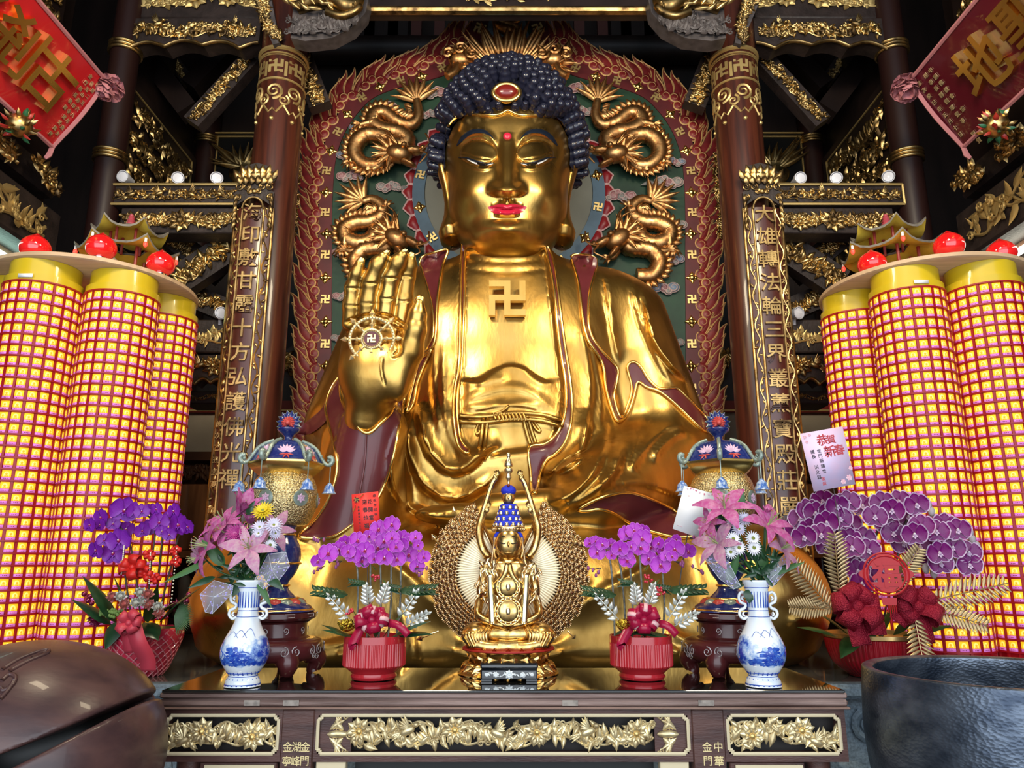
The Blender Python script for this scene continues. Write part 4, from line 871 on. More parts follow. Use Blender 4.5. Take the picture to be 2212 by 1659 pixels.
# wan signs and gem bosses along the border
sgn = [(956,150),(866,177),(782,213),(731,287),(707,371),(704,461),(704,552),(704,648),(704,744),(704,840),(703,936),(1037,65)]
gem = [(912,167),(821,189),(751,248),(716,327),(705,417),(706,506),(703,601),(704,696),(705,792),(704,888)]
def tang(L, p): d = np.hypot(*(L-np.array(p)).T); i = int(np.clip(d.argmin(), 1, len(L)-2)); t = L[i+1]-L[i-1]; return math.atan2(-t[1], t[0])
gm = MB(); gm.add(ball((0,0,.004), (.028,.028,.022), 10, 6))
for i in range(4): gm.add(leaf(.062,.042,.014), 0, rot2(math.pi/2*i)); gm.add(leaf(.04,.04,.012), 0, rot2(math.pi/2*i+.78))
gme = gm.mesh('gem_boss', GOLDB); wme = MB().add(fylfot(.078, .2, 0, .014)).mesh('wan_sign', GOLDT, 30)
for s in (1, -1):
    for L, me, nm in ((sgn, wme, 'wan_sign'), (gem, gme, 'gem_boss')):
        for p in L:
            q = P(*p, HY); q[0] = abs(q[0])*-s; o = bpy.data.objects.new(nm, me); COL.objects.link(o); o.parent = halo
            a = s*(tang(sout, p)-math.pi/2); sc = 1.3 if p == (1037,65) else 1
            o.matrix_local = Matrix((WALLM(q-np.array(halo.location)-np.array([0,.012,0]))@rot2(a)@tr(s=sc)).tolist())
# flames
FLR = mat('flame red', (.20,.013,.014), .5, var=.35, vs=5); FLG = mat('flame outline', (.62,.37,.15), .45, .25)
def tongue(mb, B, w0, z=0):
    t = np.linspace(0, 1, 13)[:, None]; b = [np.array(p, float) for p in B]
    c = (1-t)**3*b[0]+3*t*(1-t)**2*b[1]+3*t*t*(1-t)*b[2]+t**3*b[3]; d = np.gradient(c, axis=0); d /= np.linalg.norm(d, axis=1)[:, None]; nn = np.c_[-d[:, 1], d[:, 0]]
    w = w0*(1-t)**.8*(.75+.6*np.sin(np.pi*t)); Lf, Rt = c+nn*w, c-nn*w; k = len(t)
    V = np.concatenate([np.c_[Lf, np.full(k, z)], np.c_[c, np.full(k, z+.05)], np.c_[Rt, np.full(k, z)], np.c_[Lf, np.full(k, z-.08)], np.c_[Rt, np.full(k, z-.08)]])
    F = []
    for i in range(k-1): F += [(i+k, i+k+1, i+1, i), (2*k+i, 2*k+i+1, i+k+1, i+k), (3*k+i, i, i+1, 3*k+i+1)[::-1], (4*k+i, 4*k+i+1, 2*k+i+1, 2*k+i)[::-1]]
    mb.add((V, [f[::-1] for f in F]), 0); 
    for e in (Lf, Rt): mb.add(tube(np.c_[e, np.full(k, z+.02)], .022, 4), 1)
fm = MB()
for (x, y, r, h) in ((-.30,.22,.23,1),(.24,.20,.25,-1),(-.02,.36,.22,1)):
    fm.add(ball((x, y, 0), (r, r, .10), 16, 7), 0); fm.add(spiral(r*.80, 1.5, .030, 22, h, -.5 if h < 0 else 3.4, .075, 4), 1, tr(x, y, 0))
    a = np.linspace(0, 6.28, 20)[:-1]; fm.add(tube(np.c_[x+r*np.cos(a), y+r*np.sin(a), np.full(19, -.01)], .024, 4, True), 1)
for B, w_, z in (([(-.35,.35),(-.25,.85),(.15,.75),(.38,1.02)], .15, 0), ([(-.05,.45),(.1,.9),(.5,.75),(.72,1.08)], .16, .01), ([(.22,.35),(.35,.75),(.75,.62),(.98,.95)], .16, .02), ([(.42,.25),(.65,.42),(.85,.40),(1.12,.68)], .11, .03), ([(-.5,.3),(-.52,.6),(-.3,.62),(-.18,.85)], .08, 0)): tongue(fm, B, w_, z)
fme = fm.mesh('flame', [FLR, FLG], 50)
nf = 0; d = np.r_[0, np.cumsum(np.hypot(*np.diff(sout, axis=0).T))]; tot = d[-1]; step = 67.5; k0 = 20
for s in (1, -1):
    for i in range(int((tot-10)/step)):
        u = k0+i*step; x, y = np.interp(u, d, sout[:, 0]), np.interp(u, d, sout[:, 1]); a = tang(sout, (x, y)); q = P(x, y, HY); q[0] *= s if q[0] < 0 else s
        if s < 0: q[0] = abs(q[0])
        sc = 66/pxm(HY, y)
        o = bpy.data.objects.new('flame', fme); COL.objects.link(o); o.parent = halo; L0 = WALLM(q-np.array(halo.location)+np.array([0, .01, 0]))
        T = rot2(a)@tr(s=sc) if s > 0 else np.diag([-1., 1, 1, 1])@rot2(a)@tr(s=sc)
        o.matrix_local = Matrix((L0@T@tr(0, -.12, 0)).tolist())
# nimbus ring with lotus petals
nc = P(1095, 415, HY-.02); nc[0] = 0; RN = abs(P(891, 415, HY-.02)[0]); RI = RN*.873; NM = WALLM(nc)
put('nimbus_disc', lathe([(0,-.015),(RI,-.015),(RI,.004),(0,.004)], 72), mat('old grey fabric', (.16,.16,.13), .7, var=.25, vs=2), halo, 30, NM)
put('nimbus_ring', lathe([(RI,-.02),(RN,-.02),(RN,.02),(RI,.02)]+[(RI,-.02)], 72, False), mat('halo blue', (.055,.105,.155), .55, var=.3, vs=6), halo, 30, NM)
pm = MB(); pm.add(leaf(.115,.17,.03,0,8,.6), 0); t = np.linspace(0, 1, 9); wv = .085*np.sin(np.pi*t**.6)
for e in (1, -1): pm.add(tube(np.c_[t*.115, e*wv, np.full(9, .008)], .007, 4), 1)
pme = pm.mesh('petal', [mat('petal red', (.20,.008,.012), .45), mat('petal edge', (.55,.35,.33), .5)], 60)
for i in range(36):
    o = bpy.data.objects.new('petal', pme); COL.objects.link(o); o.parent = halo; o.matrix_local = Matrix((WALLM(nc-np.array(halo.location))@rot2(2*math.pi*i/36)@tr(RN-.02, 0, 0)).tolist())
for i in range(16):
    me, nm = (wme, 'wan_sign') if i % 2 else (gme, 'gem_boss'); o = bpy.data.objects.new(nm, me); COL.objects.link(o); o.parent = halo
    o.matrix_local = Matrix((WALLM(nc-np.array(halo.location))@rot2(2*math.pi*(i+.5)/16)@tr((RN+RI)/2, 0, .021)@rot2(-1.57)).tolist())
# clouds
CP = mat('cloud pink', (.28,.13,.13), .55, var=.6, vs=9, col2=(.13,.035,.04)); CG = mat('cloud grey', (.20,.19,.17), .55, var=.5, vs=9); CB = mat('cloud blue', (.13,.17,.23), .55, var=.5, vs=9); CO = mat('cloud rim', (.46,.32,.29), .5)
def cloud(x, y, w, kind, s, tail=0, parent=halo, Y=HY-.03):
    mb = MB(); n = 3
    for i, (u, v, r, mm) in enumerate(((-.28,.02,.17,kind),(-.02,.0,.15,1-kind if kind < 2 else 0),(.22,.03,.17,kind),(-.12,-.10,.12,1),(.10,.12,.12,2 if kind == 2 else kind),(.36,-.06,.10,1))):
        mb.add(ball((u, v, 0), (r, r*.85, .07), 16, 7), mm); mb.add(spiral(r*.8, 1.5, .020, 18, 1 if i % 2 else -1, i, .055, 4), 3, tr(u, v, 0))
        a = np.linspace(0, 6.28, 17)[:-1]; mb.add(tube(np.c_[u+r*np.cos(a), v+r*.85*np.sin(a), np.full(16, -.0)], .017, 4, True), 3)
    if tail: mb.add(leaf(.42, .16, .05, 0, side=-.08), 1, tr(.38 if tail > 0 else -.38, 0, 0)@rot2(0 if tail > 0 else math.pi))
    p = P(x if s > 0 else 2191-x, y, Y); o = mb.build('cloud', [CP, CG, CB, CO], None, 60)
    o.parent = parent; o.matrix_local = Matrix((WALLM(p-np.array(parent.location))@(np.eye(4) if s > 0 else np.diag([-1., 1, 1, 1]))@tr(s=w/pxm(Y, y))).tolist()); return o
for s, L in ((1, [(755,381,64,0,0),(840,404,62,1,1),(938,201,70,0,0),(925,247,52,1,0),(836,230,54,0,0),(778,275,54,2,0),(752,335,58,2,0),(757,478,60,1,0),(740,545,50,0,0),(740,640,50,0,0),(735,730,45,1,0)]),
             (-1, [(936,193,72,0,0),(929,240,54,1,0),(748,394,74,1,1),(850,424,74,0,0),(837,245,54,0,0),(785,290,54,1,0),(733,350,52,2,0),(733,486,60,1,0),(740,560,62,2,0),(757,622,74,2,0),(735,740,50,1,0)])):
    for c_ in L: cloud(c_[0], c_[1], c_[2], c_[3], s, c_[4])
# dragons
def scaly(pts, r0, prof, nring=None, n=16):
    p = catmull(pts, 10); k = len(p); t = np.linspace(0, 1, k); r = r0*np.interp(t, *prof)
    V, F = tube(p, r, n, up=(0,-1,0)); V = V.reshape(k, n, 3); c = p[:, None]; i = np.arange(k)[:, None]; j = np.arange(n)[None]
    f = 1+.16*((i+2*(j % 2)) % 4)/3.; V = c+(V-c)*f[..., None]; return V.reshape(-1, 3), F
def dragon(parts, headp, hang, tuft, tang_, s, legs, name='dragon', Y=HY-.06, parent=halo, r=.075):
    mb = MB(); X = lambda L, y=Y: np.array([P(a if s > 0 else 2191-a, b, y) for a, b in L])
    for i, (L, prof) in enumerate(parts):
        w = X(L, Y-.02*i); mb.add(scaly(w, r, prof)); c = catmull(w, 4); t = np.gradient(c, axis=0)
        for q in range(2, len(c)-2):
            d = nrm(t[q]); nn = nrm(np.cross(d, (0,-1,0)))*(1 if s > 0 else -1); mb.add(leaf(.085,.05,.015), 0, fr(c[q]+nn*r*.75+np.array([0,-.03,0]), nrm(nn*.8-d*.5), nrm(np.cross((0,-1,0), nn*.8-d*.5))))
    M = WALLM(X([tuft])[0])@(np.eye(4) if s > 0 else np.diag([-1., 1, 1, 1]))
    for i in range(8): mb.add(leaf(.30-.02*abs(i-3.5), .07, .025, .03, side=.03*(i-3.5)), 0, M@rot2(tang_+(i-3.5)*.22))
    h = X([headp], Y-.10)[0]; M = WALLM(h)@(np.eye(4) if s > 0 else np.diag([-1., 1, 1, 1]))@rot2(hang)
    mb.add(ball((0,0,0), (.13,.09,.09), 14, 9), 0, M); mb.add(ball((.13,.035,.0), (.10,.045,.06), 12, 7), 0, M@rot2(.12)); mb.add(ball((.11,-.05,.0), (.09,.028,.05), 12, 7), 0, M@rot2(-.25)); mb.add(ball((.215,.075,.03), .032, 8, 6), 0, M); mb.add(ball((.05,.06,.07), .03, 8, 6), 0, M)
    for i in range(11): mb.add(leaf(.20, .055, .02, .03, side=.05*(-1)**i), 0, M@tr(-.05,0,.03)@rot2(math.pi+(i-5)*.26))
    for i in (0, 1): mb.add(tube(catmull([(-.02,.07,.05),(-.12,.13+.04*i,.07),(-.22,.13+.06*i,.07)], 4), np.linspace(.018,.005,9), 6), 0, M); mb.add(tube(catmull([(.20,.03,.05),(.27,.12-.12*i,.07),(.22,.2-.3*i,.07)], 4), .008, 5), 0, M)
    for (a, b, c) in legs:
        q = X([a, b, c], Y-.04); mb.add(tube(catmull(q, 4), np.linspace(.045,.03,9), 8))
        d = nrm(q[2]-q[1]); nn = np.cross((0,-1,0), d)
        for i in range(4): e = nrm(d+nn*(i-1.5)*.55); mb.add(tube(catmull([q[2], q[2]+e*.05+np.array([0,-.03,0]), q[2]+e*.09], 3), np.linspace(.02,.004,7), 5))
    o = mb.build(name, BRONZE, parent, 60); return o
z2 = lambda L: [(640+x/2.963, y/2.963) for x, y in L]
for s in (1, -1):
    tag(dragon([(z2([(772,640),(782,740),(735,800),(650,780),(570,725),(510,735),(495,790),(560,835),(650,850),(705,890),(680,935),(610,930)]), ([0,.15,.5,1],[.45,.7,1,1.1])), (z2([(610,900),(540,870),(450,865),(385,920),(380,1000),(440,1055),(520,1055),(580,1010),(640,985)]), ([0,.3,1],[.9,1,.75]))],
        z2([(655,985)])[0], -.15, z2([(772,655)])[0], 1.75, s, [z2([(540,1040),(520,1070),(490,1085)]), z2([(500,780),(450,790),(410,800)]), z2([(690,880),(710,940),(715,960)]), z2([(400,1010),(360,1020),(345,1040)])]), 'upper gilt dragon coiled with tail raised')
    tag(dragon([(z2([(430,1290),(490,1280),(545,1320),(545,1380),(470,1420),(380,1430),(315,1470),(325,1530),(400,1560),(480,1540),(530,1480),(580,1475)]), ([0,.15,.5,1],[.45,.7,1,1.05])), (z2([(560,1450),(600,1500),(570,1580),(490,1590),(420,1610),(375,1680),(420,1760),(520,1770)]), ([0,.3,1],[.9,1,.9]))],
        z2([(640,1530)])[0], -.6, z2([(440,1290)])[0], 2.7, s, [z2([(315,1500),(310,1560),(290,1600)]), z2([(540,1340),(560,1350),(570,1330)]), z2([(650,1600),(670,1640),(690,1650)]), z2([(390,1600),(350,1610),(320,1600)])]), 'lower gilt dragon coiled with tail raised')
# crest: dragon, blue cloud field and gilt mask at the pointed top
put('crest_field', plate([(x-0, y) for x, y in loc2(np.r_[hpt([(1010,160),(1030,120),(1052,70),(1062,20)]), hpt([(1129,20),(1139,70),(1161,120),(1181,160)])])], 0, .02), mat('crest blue', (.16,.24,.30), .55, var=.4, vs=5), halo, 30, M0)
for s in (1, -1):
    for (x, y, w_, k) in ((1062,88,52,0),(1045,100,48,2),(1055,118,46,1)): cloud(x, y, w_, k, s, 0, halo, HY-.05)
mk = MB(); W = hpt([(1082,40),(1078,52),(1092,60),(1110,66),(1116,80),(1098,92),(1090,108)], HY-.1); mk.add(scaly(W, .065, ([0,1],[.8,1.1]))); rg = random.Random(4)
mk.add(tube(catmull(hpt([(1085,60),(1092,50),(1110,48),(1120,42)], HY-.12), 4), .03, 8))
for i in range(34):
    a = math.pi*(i+.5)/34; p = P(1095.5+62*math.cos(a)*1.3, 150-52*math.sin(a), HY-.16); e = nrm(np.array([math.cos(a)+rg.uniform(-.2,.2), -.2, math.sin(a)+rg.uniform(-.1,.3)])); mk.add(leaf(.26+.1*rg.random(), .06, .02, .05, side=rg.uniform(-.05,.05)), 0, fr(p-e*.1, e, nrm(np.cross((0,-1,0), e))))
for s in (1, -1):
    c = P(995 if s > 0 else 1196, 128, HY-.18)
    for i in range(14): a = rg.uniform(0, 6.28); mk.add(leaf(.17,.07,.03,.05,side=.05), 0, WALLM(c+np.array([rg.uniform(-.1,.1),0,rg.uniform(-.07,.07)]))@rot2(a))
    mk.add(ball(c, (.12,.08,.09), 12, 8)); mk.add(tube(catmull([c, c+np.array([-s*.05,-.03,-.15]), c+np.array([-s*.12,-.05,-.22])], 4), .04, 8))
    for k in range(3): mk.add(spiral(.06, 1.4, .016, 14, s, k), 0, WALLM(c+np.array([(k-1)*.11, -.09, .05*(k % 2)])))
tag(mk.build('crest_dragon', BRONZE, halo, 60), 'gilt crest of a dragon and lion mane above the hair')
# ================================================================ altar table
TY = 2.80
zt_ = lambda y: P(1106, y, TY)[2]
xt_ = lambda x, y=1560: P(x, y, TY)[0]
ZT = zt_(1490); TB = 3.37
table = thing('altar_table', 'long carved wooden altar table with gilt openwork panels and a glass top', 'table', (0, 3.1, 0))
XL, XR = xt_(345, 1495), xt_(1830, 1495)
GLT = mat('dark glass top', (.012,.012,.011), .03, coat=1)
put('glass_top', box(XL+.01, XR-.01, TY-.008, TB, ZT-.010, ZT, .002), GLT, table)
put('tabletop', box(XL, XR, TY, TB, zt_(1509), ZT-.0105, .004), TABW, table)
mb = MB(); mb.add(box(XL, XR, TY-.004, TB, zt_(1526), zt_(1511), .007)); mb.add(box(XL-.004, XR+.004, TY-.012, TB, zt_(1532), zt_(1527), .004)); mb.add(box(XL+.01, XR-.01, TY+.012, TB-.01, zt_(1534), zt_(1509))); mb.build('edge_moulding', TABW, table)
for x in (525, 610, 1215, 1510): put('worn_patch', box(xt_(x), xt_(x+34), TY-.006, TY-.003, zt_(1524), zt_(1512)), mat('bare wood patch', (.34,.29,.25), .6, var=.5, vs=40), table)
AY = TY+.02; ax_ = lambda x: P(x, 1590, AY)[0]; az_ = lambda y: P(1106, y, AY)[2]
put('shade_block', box(ax_(347), ax_(1828), AY+.05, TB-.02, az_(1648), az_(1531), .004), mat('table shadow', (.012,.008,.007), .6), table)  # near-black block: shade behind the openwork put in as colour
def panel(x0, x1, seed, fl, bi, bats=False):
    X0, X1, Z0, Z1 = ax_(x0), ax_(x1), az_(1628), az_(1545); w, h = X1-X0, Z1-Z0; M = WALLM(((X0+X1)/2, AY+.012, (Z0+Z1)/2))
    fr_ = MB(); e = .035; Xo0, Xo1, Zo0, Zo1 = ax_(x0-14), ax_(x1+14), az_(1646), az_(1531)
    for b in ((Xo0, X0, Zo0, Zo1), (X1, Xo1, Zo0, Zo1), (X0, X1, Zo0, Z0), (X0, X1, Z1, Zo1)): fr_.add(box(b[0], b[1], AY, AY+.05, b[2], b[3]))
    o = fr_.build('apron_panel', TABW2, table)
    c = .012; L = [(-w/2+c,-h/2),(w/2-c,-h/2),(w/2-c,-h/2+c),(w/2,-h/2+c),(w/2,h/2-c),(w/2-c,h/2-c),(w/2-c,h/2),(-w/2+c,h/2),(-w/2+c,h/2-c),(-w/2,h/2-c),(-w/2,-h/2+c),(-w/2+c,-h/2+c)]
    q = MB()
    for i in range(12): a, b = L[i-1], L[i]; q.add(tube([(*a, .012), (*b, .012)], .0062, 6), 0, M)
    q.build('cream_fillet', IVORY, o, world=False).location = -Vector(table.location)
    g = MB(); wi_ = w-(.24 if bats else .012)
    scrollwork(g, wi_, h*.97, M, seed, 0, [(ax_(u)-(X0+X1)/2, (Z1+Z0)/2*0+az_(v)-(Z0+Z1)/2, .043) for u, v in fl], [(ax_(u)-(X0+X1)/2, az_(v)-(Z0+Z1)/2, s, d) for u, v, s, d in bi], 1.15, 1, .8, stems=3)
    g.build('gilt_openwork', [GOLDP, mat('flower heart gilt', (.80,.55,.2), .35, .8)], o, 60, world=False).location = -Vector(table.location)
    if bats:
        for s in (-1, 1):
            g = MB(); Mb = M@tr(s*(w/2-.06), 0, 0); g.add(plate([(-.056,-h/2+.004),(.056,-h/2+.004),(.056,h/2-.004),(-.056,h/2-.004)], -.01, .004), 1, Mb)
            Mb = Mb@np.diag([-s*1., 1, 1, 1])
            for k in range(5):
                g.add(leaf(.066-.006*k, .019, .006, .006, side=-.012), 0, Mb@tr(-.02+.012*k, .012, .006)@rot2(.75+.45*k)); g.add(leaf(.066-.006*k, .019, .006, .006, side=.012), 0, Mb@tr(-.02+.012*k, -.012, .006)@rot2(-.75-.45*k))
            g.add(ball((.01,0,.008), (.04,.013,.01), 10, 6), 0, Mb); g.add(spiral(.012, 1.3, .004, 12), 0, Mb@tr(.035, .055, .006)); g.add(spiral(.012, 1.3, .004, 12, -1), 0, Mb@tr(.035, -.055, .006))
            g.build('carved_bat', [GOLDP, TABW2], o, 60, world=False).location = -Vector(table.location)
panel(358, 600, 101, [(435,1580),(545,1592)], [(395,1600,.075,1)])
panel(686, 1487, 102, [(775,1580),(982,1577),(1160,1582),(1375,1585)], [(880,1578,.085,1),(1075,1584,.085,-1),(1270,1580,.085,1)], True)
panel(1573, 1815, 103, [(1733,1578),(1625,1590)], [(1762,1602,.075,-1)])
for k, (x0, x1, cols) in enumerate(((614,672,('金門縣','湖峰社','金寧鄉')),(1501,1559,('中華民','金門縣')))):
    o = put('pilaster', box(ax_(x0-6), ax_(x1+6), AY-.006, AY+.05, az_(1700), az_(1531), .004), TABW2, table)
    g = MB()
    for i, s in enumerate(cols): column_text(g, s, WALLM((ax_(x1-10-(19 if len(cols) == 3 else 24)*i), AY-.0072, az_(1612))), .034, .045, 0, .008, .03)
    tag(g.build('gilt_characters', mat('gilt lettering', (.75,.6,.3), .4, .5), o, 30, world=False), 'small gilt characters').location = -Vector(table.location)
for s, (x0, x1) in enumerate(((432,600),(1575,1738))):
    o = put('lower_bracket', box(ax_(x0), ax_(x1), AY+.02, AY+.06, az_(1720), az_(1649), .004), TABW2, table); q = MB(); q.add(box(ax_(x0+12), ax_(x1-6), AY+.012, AY+.02, az_(1662), az_(1655))); q.build('cream_fillet', IVORY, o, world=False).location = -Vector(table.location)
    o = put('drawer_corner', box(ax_((684,1424)[s]), ax_((748,1487)[s]), AY+.012, AY+.05, az_(1700), az_(1646), .003), IVORY, table)
for x in (XL+.09, XR-.09, xt_(640), xt_(1530)):
    for y in (TY+.10, TB-.08): put('leg', lathe([(.045,.003),(.05,.05),(.036,.1),(.034,.5),(.045,az_(1648))], 16), TABW2, table, 60, tr(x, y, 0))
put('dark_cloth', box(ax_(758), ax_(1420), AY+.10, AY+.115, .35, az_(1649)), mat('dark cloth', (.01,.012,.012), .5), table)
# ================================================================ porcelain vases
BW = bpy.data.materials.new('blue and white porcelain'); BW.use_nodes = True
nt = BW.node_tree; b = nt.nodes['Principled BSDF']; b.inputs['Roughness'].default_value = .07; b.inputs['Coat Weight'].default_value = .5
tc = nt.nodes.new('ShaderNodeTexCoord'); n1 = nt.nodes.new('ShaderNodeTexNoise'); n1.inputs['Scale'].default_value = 26; n1.inputs['Detail'].default_value = 8; n1.inputs['Roughness'].default_value = .72
n2 = nt.nodes.new('ShaderNodeTexNoise'); n2.inputs['Scale'].default_value = 8; n2.inputs['Detail'].default_value = 1
sp_ = nt.nodes.new('ShaderNodeSeparateXYZ'); hr_ = nt.nodes.new('ShaderNodeValToRGB'); mx = nt.nodes.new('ShaderNodeMath'); mx.operation = 'MULTIPLY'; ad = nt.nodes.new('ShaderNodeMath'); ad.operation = 'ADD'
mr = nt.nodes.new('ShaderNodeMapRange'); mr.inputs[1].default_value = 0; mr.inputs[2].default_value = .40
for a, c in ((tc.outputs['Object'], n1.inputs['Vector']), (tc.outputs['Object'], n2.inputs['Vector']), (tc.outputs['Object'], sp_.inputs[0]), (sp_.outputs[2], mr.inputs[0]), (mr.outputs[0], hr_.inputs[0])): nt.links.new(a, c)
e = hr_.color_ramp.elements; e[0].position = .14; e[0].color = (0,0,0,1); e[1].position = .20; e[1].color = (1,1,1,1)
for p_, v in ((.40,.85),(.53,.25),(.60,.0)): q = e.new(p_); q.color = (v,v,v,1)
nt.links.new(n1.outputs[0], mx.inputs[0]); nt.links.new(hr_.outputs[0], mx.inputs[1]); m2 = nt.nodes.new('ShaderNodeMath'); m2.operation = 'MULTIPLY'; nt.links.new(mx.outputs[0], m2.inputs[0]); nt.links.new(n2.outputs[0], m2.inputs[1])
cr_ = nt.nodes.new('ShaderNodeValToRGB'); e = cr_.color_ramp.elements; e[0].position = .15; e[0].color = (.80,.85,.90,1); e[1].position = .25; e[1].color = (.012,.05,.40,1); q = e.new(.20); q.color = (.30,.45,.75,1)
nt.links.new(m2.outputs[0], cr_.inputs[0]); nt.links.new(cr_.outputs[0], b.inputs['Base Color'])
COB = mat('cobalt paint', (.012,.045,.36), .12, var=.5, vs=60, col2=(.06,.16,.55)); PORC = mat('white porcelain', (.80,.85,.90), .08, coat=.5)
VP = [(1487,0),(1487,35),(1484,36.5),(1476,36),(1470,32),(1463,29.5),(1456,36),(1440,46),(1424,51),(1406,50),(1388,43),(1372,34),(1356,27),(1344,23),(1334,21.5),(1322,21),(1300,22.5),(1285,25.5),(1276,29),(1270,30),(1269,28),(1280,23),(1300,18)]
def vase(cx, side, label, mir):
    p = P(cx, 1487, 2.875); p[2] = ZT+.002; k = 1/pxm(2.875, 1400); prof = smooth_prof([(r*k, (1487-y)*k) for y, r in VP], 3); prof[:, 0] = np.maximum(prof[:, 0], 0)
    v = thing('porcelain_vase', label, 'vase', p); T = tr(*p); put('body', lathe(prof, 48), BW, v, 70, T)
    zz, rr = prof[:len(prof)*4//5, 1], prof[:len(prof)*4//5, 0]; o_ = np.argsort(zz); rf = lambda z: np.interp(z, zz[o_], rr[o_])
    def on(mb, VF, off=.0012):     # brushwork laid on the turned surface; x = arc, y = height
        V, F = VF; V = np.asarray(V, float); r = rf(V[:, 1])+off+V[:, 2]; a = -np.pi/2+V[:, 0]/np.maximum(rf(V[:, 1]), .02); mb.add((np.stack([p[0]+r*np.cos(a), p[1]+r*np.sin(a), p[2]+V[:, 1]], -1), F))
    d = MB(); rg = random.Random(8)
    for z, q in ((1488,.0011),(1482,.0016),(1466,.0013),(1459,.0016),(1345,.0012),(1332,.0012),(1284,.0013),(1274,.0018)): z = (1487-z)*k; d.add(tube([(p[0]+(rf(z)+.0005)*math.cos(a), p[1]+(rf(z)+.0005)*math.sin(a), p[2]+z) for a in np.arange(40)/40*6.2832], q, 5, True))
    for i in range(22):
        x = (i-11)/22*2*np.pi
        for (y0, y1, w_) in ((1463,1456,.3),(1484,1470,.34),(1326,1292,.42)):
            za, zb_ = (1487-y0)*k, (1487-y1)*k; r = rf((za+zb_)/2); on(d, plate([(x*r-w_*.14*r, za), (x*r+w_*.14*r, za), (x*r+w_*.05*r, zb_), (x*r-w_*.05*r, zb_)], -.001, .0004))
    xs = -.020*mir; zb0 = (1487-1426)*k          # pavilion among trees
    for (w_, z0, z1, w2) in ((.022,.0,.003,.022),(.013,.003,.016,.012),(.024,.016,.018,.020),(.018,.018,.024,.003),(.0012,.024,.034,.0003)): on(d, plate([(xs-w_,zb0+z0),(xs+w_,zb0+z0),(xs+w2,zb0+z1),(xs-w2,zb0+z1)], -.001, .0005))
    for i in range(150): 
        x, z = (xs+mir*rg.uniform(.012,.06), zb0+rg.uniform(-.005,.035)) if i < 60 else (rg.uniform(-.07,.06), zb0-rg.uniform(.004,.026))
        a = rg.uniform(0,6.3); q = rg.uniform(.003,.007); on(d, (lambda L: plate([(x+q*math.cos(t)*(1+.3*rg.random()), z+q*.6*math.sin(t)) for t in L], -.001, .0004))(np.arange(7)/7*6.28))
    for i in range(6): x0 = mir*(.0+.012*i); on(d, tube(catmull([(x0-.02, zb0-.03+.004*i, 0), (x0, zb0-.018+.006*i, 0), (x0+.03*mir, zb0+.0+.007*i, 0)], 5), .0010, 4))
    for i in range(3): on(d, tube(catmull([(-.05+.03*i, (1487-1385)*k, 0), (-.03+.03*i, (1487-1374+i*3)*k, 0), (-.005+.03*i, (1487-1386)*k, 0)], 5), .0007, 4))
    d.build('brushwork', COB, v, 30)
    for s in (-1, 1):
        h = MB(); A = lambda L: catmull([(p[0]+s*x*k, p[1], p[2]+(1487-y)*k) for x, y in L], 5)
        h.add(tube(A([(22,1300),(33,1294),(40,1302),(38,1314),(27,1320),(30,1328),(39,1332),(41,1342),(33,1350),(24,1346)]), .0055, 8)); h.add(tube(A([(30,1303),(34,1307),(30,1311)]), .004, 6)); h.add(tube(A([(31,1336),(34,1341),(30,1344)]), .004, 6)); h.build('handle', PORC, v, 60)
    return p
vase(523, 'left', 'blue and white porcelain vase holding lilies at the left end of the altar table', -1)
vase(1650, 'right', 'blue and white porcelain vase of white daisies and lilies on the altar table\'s right', 1)
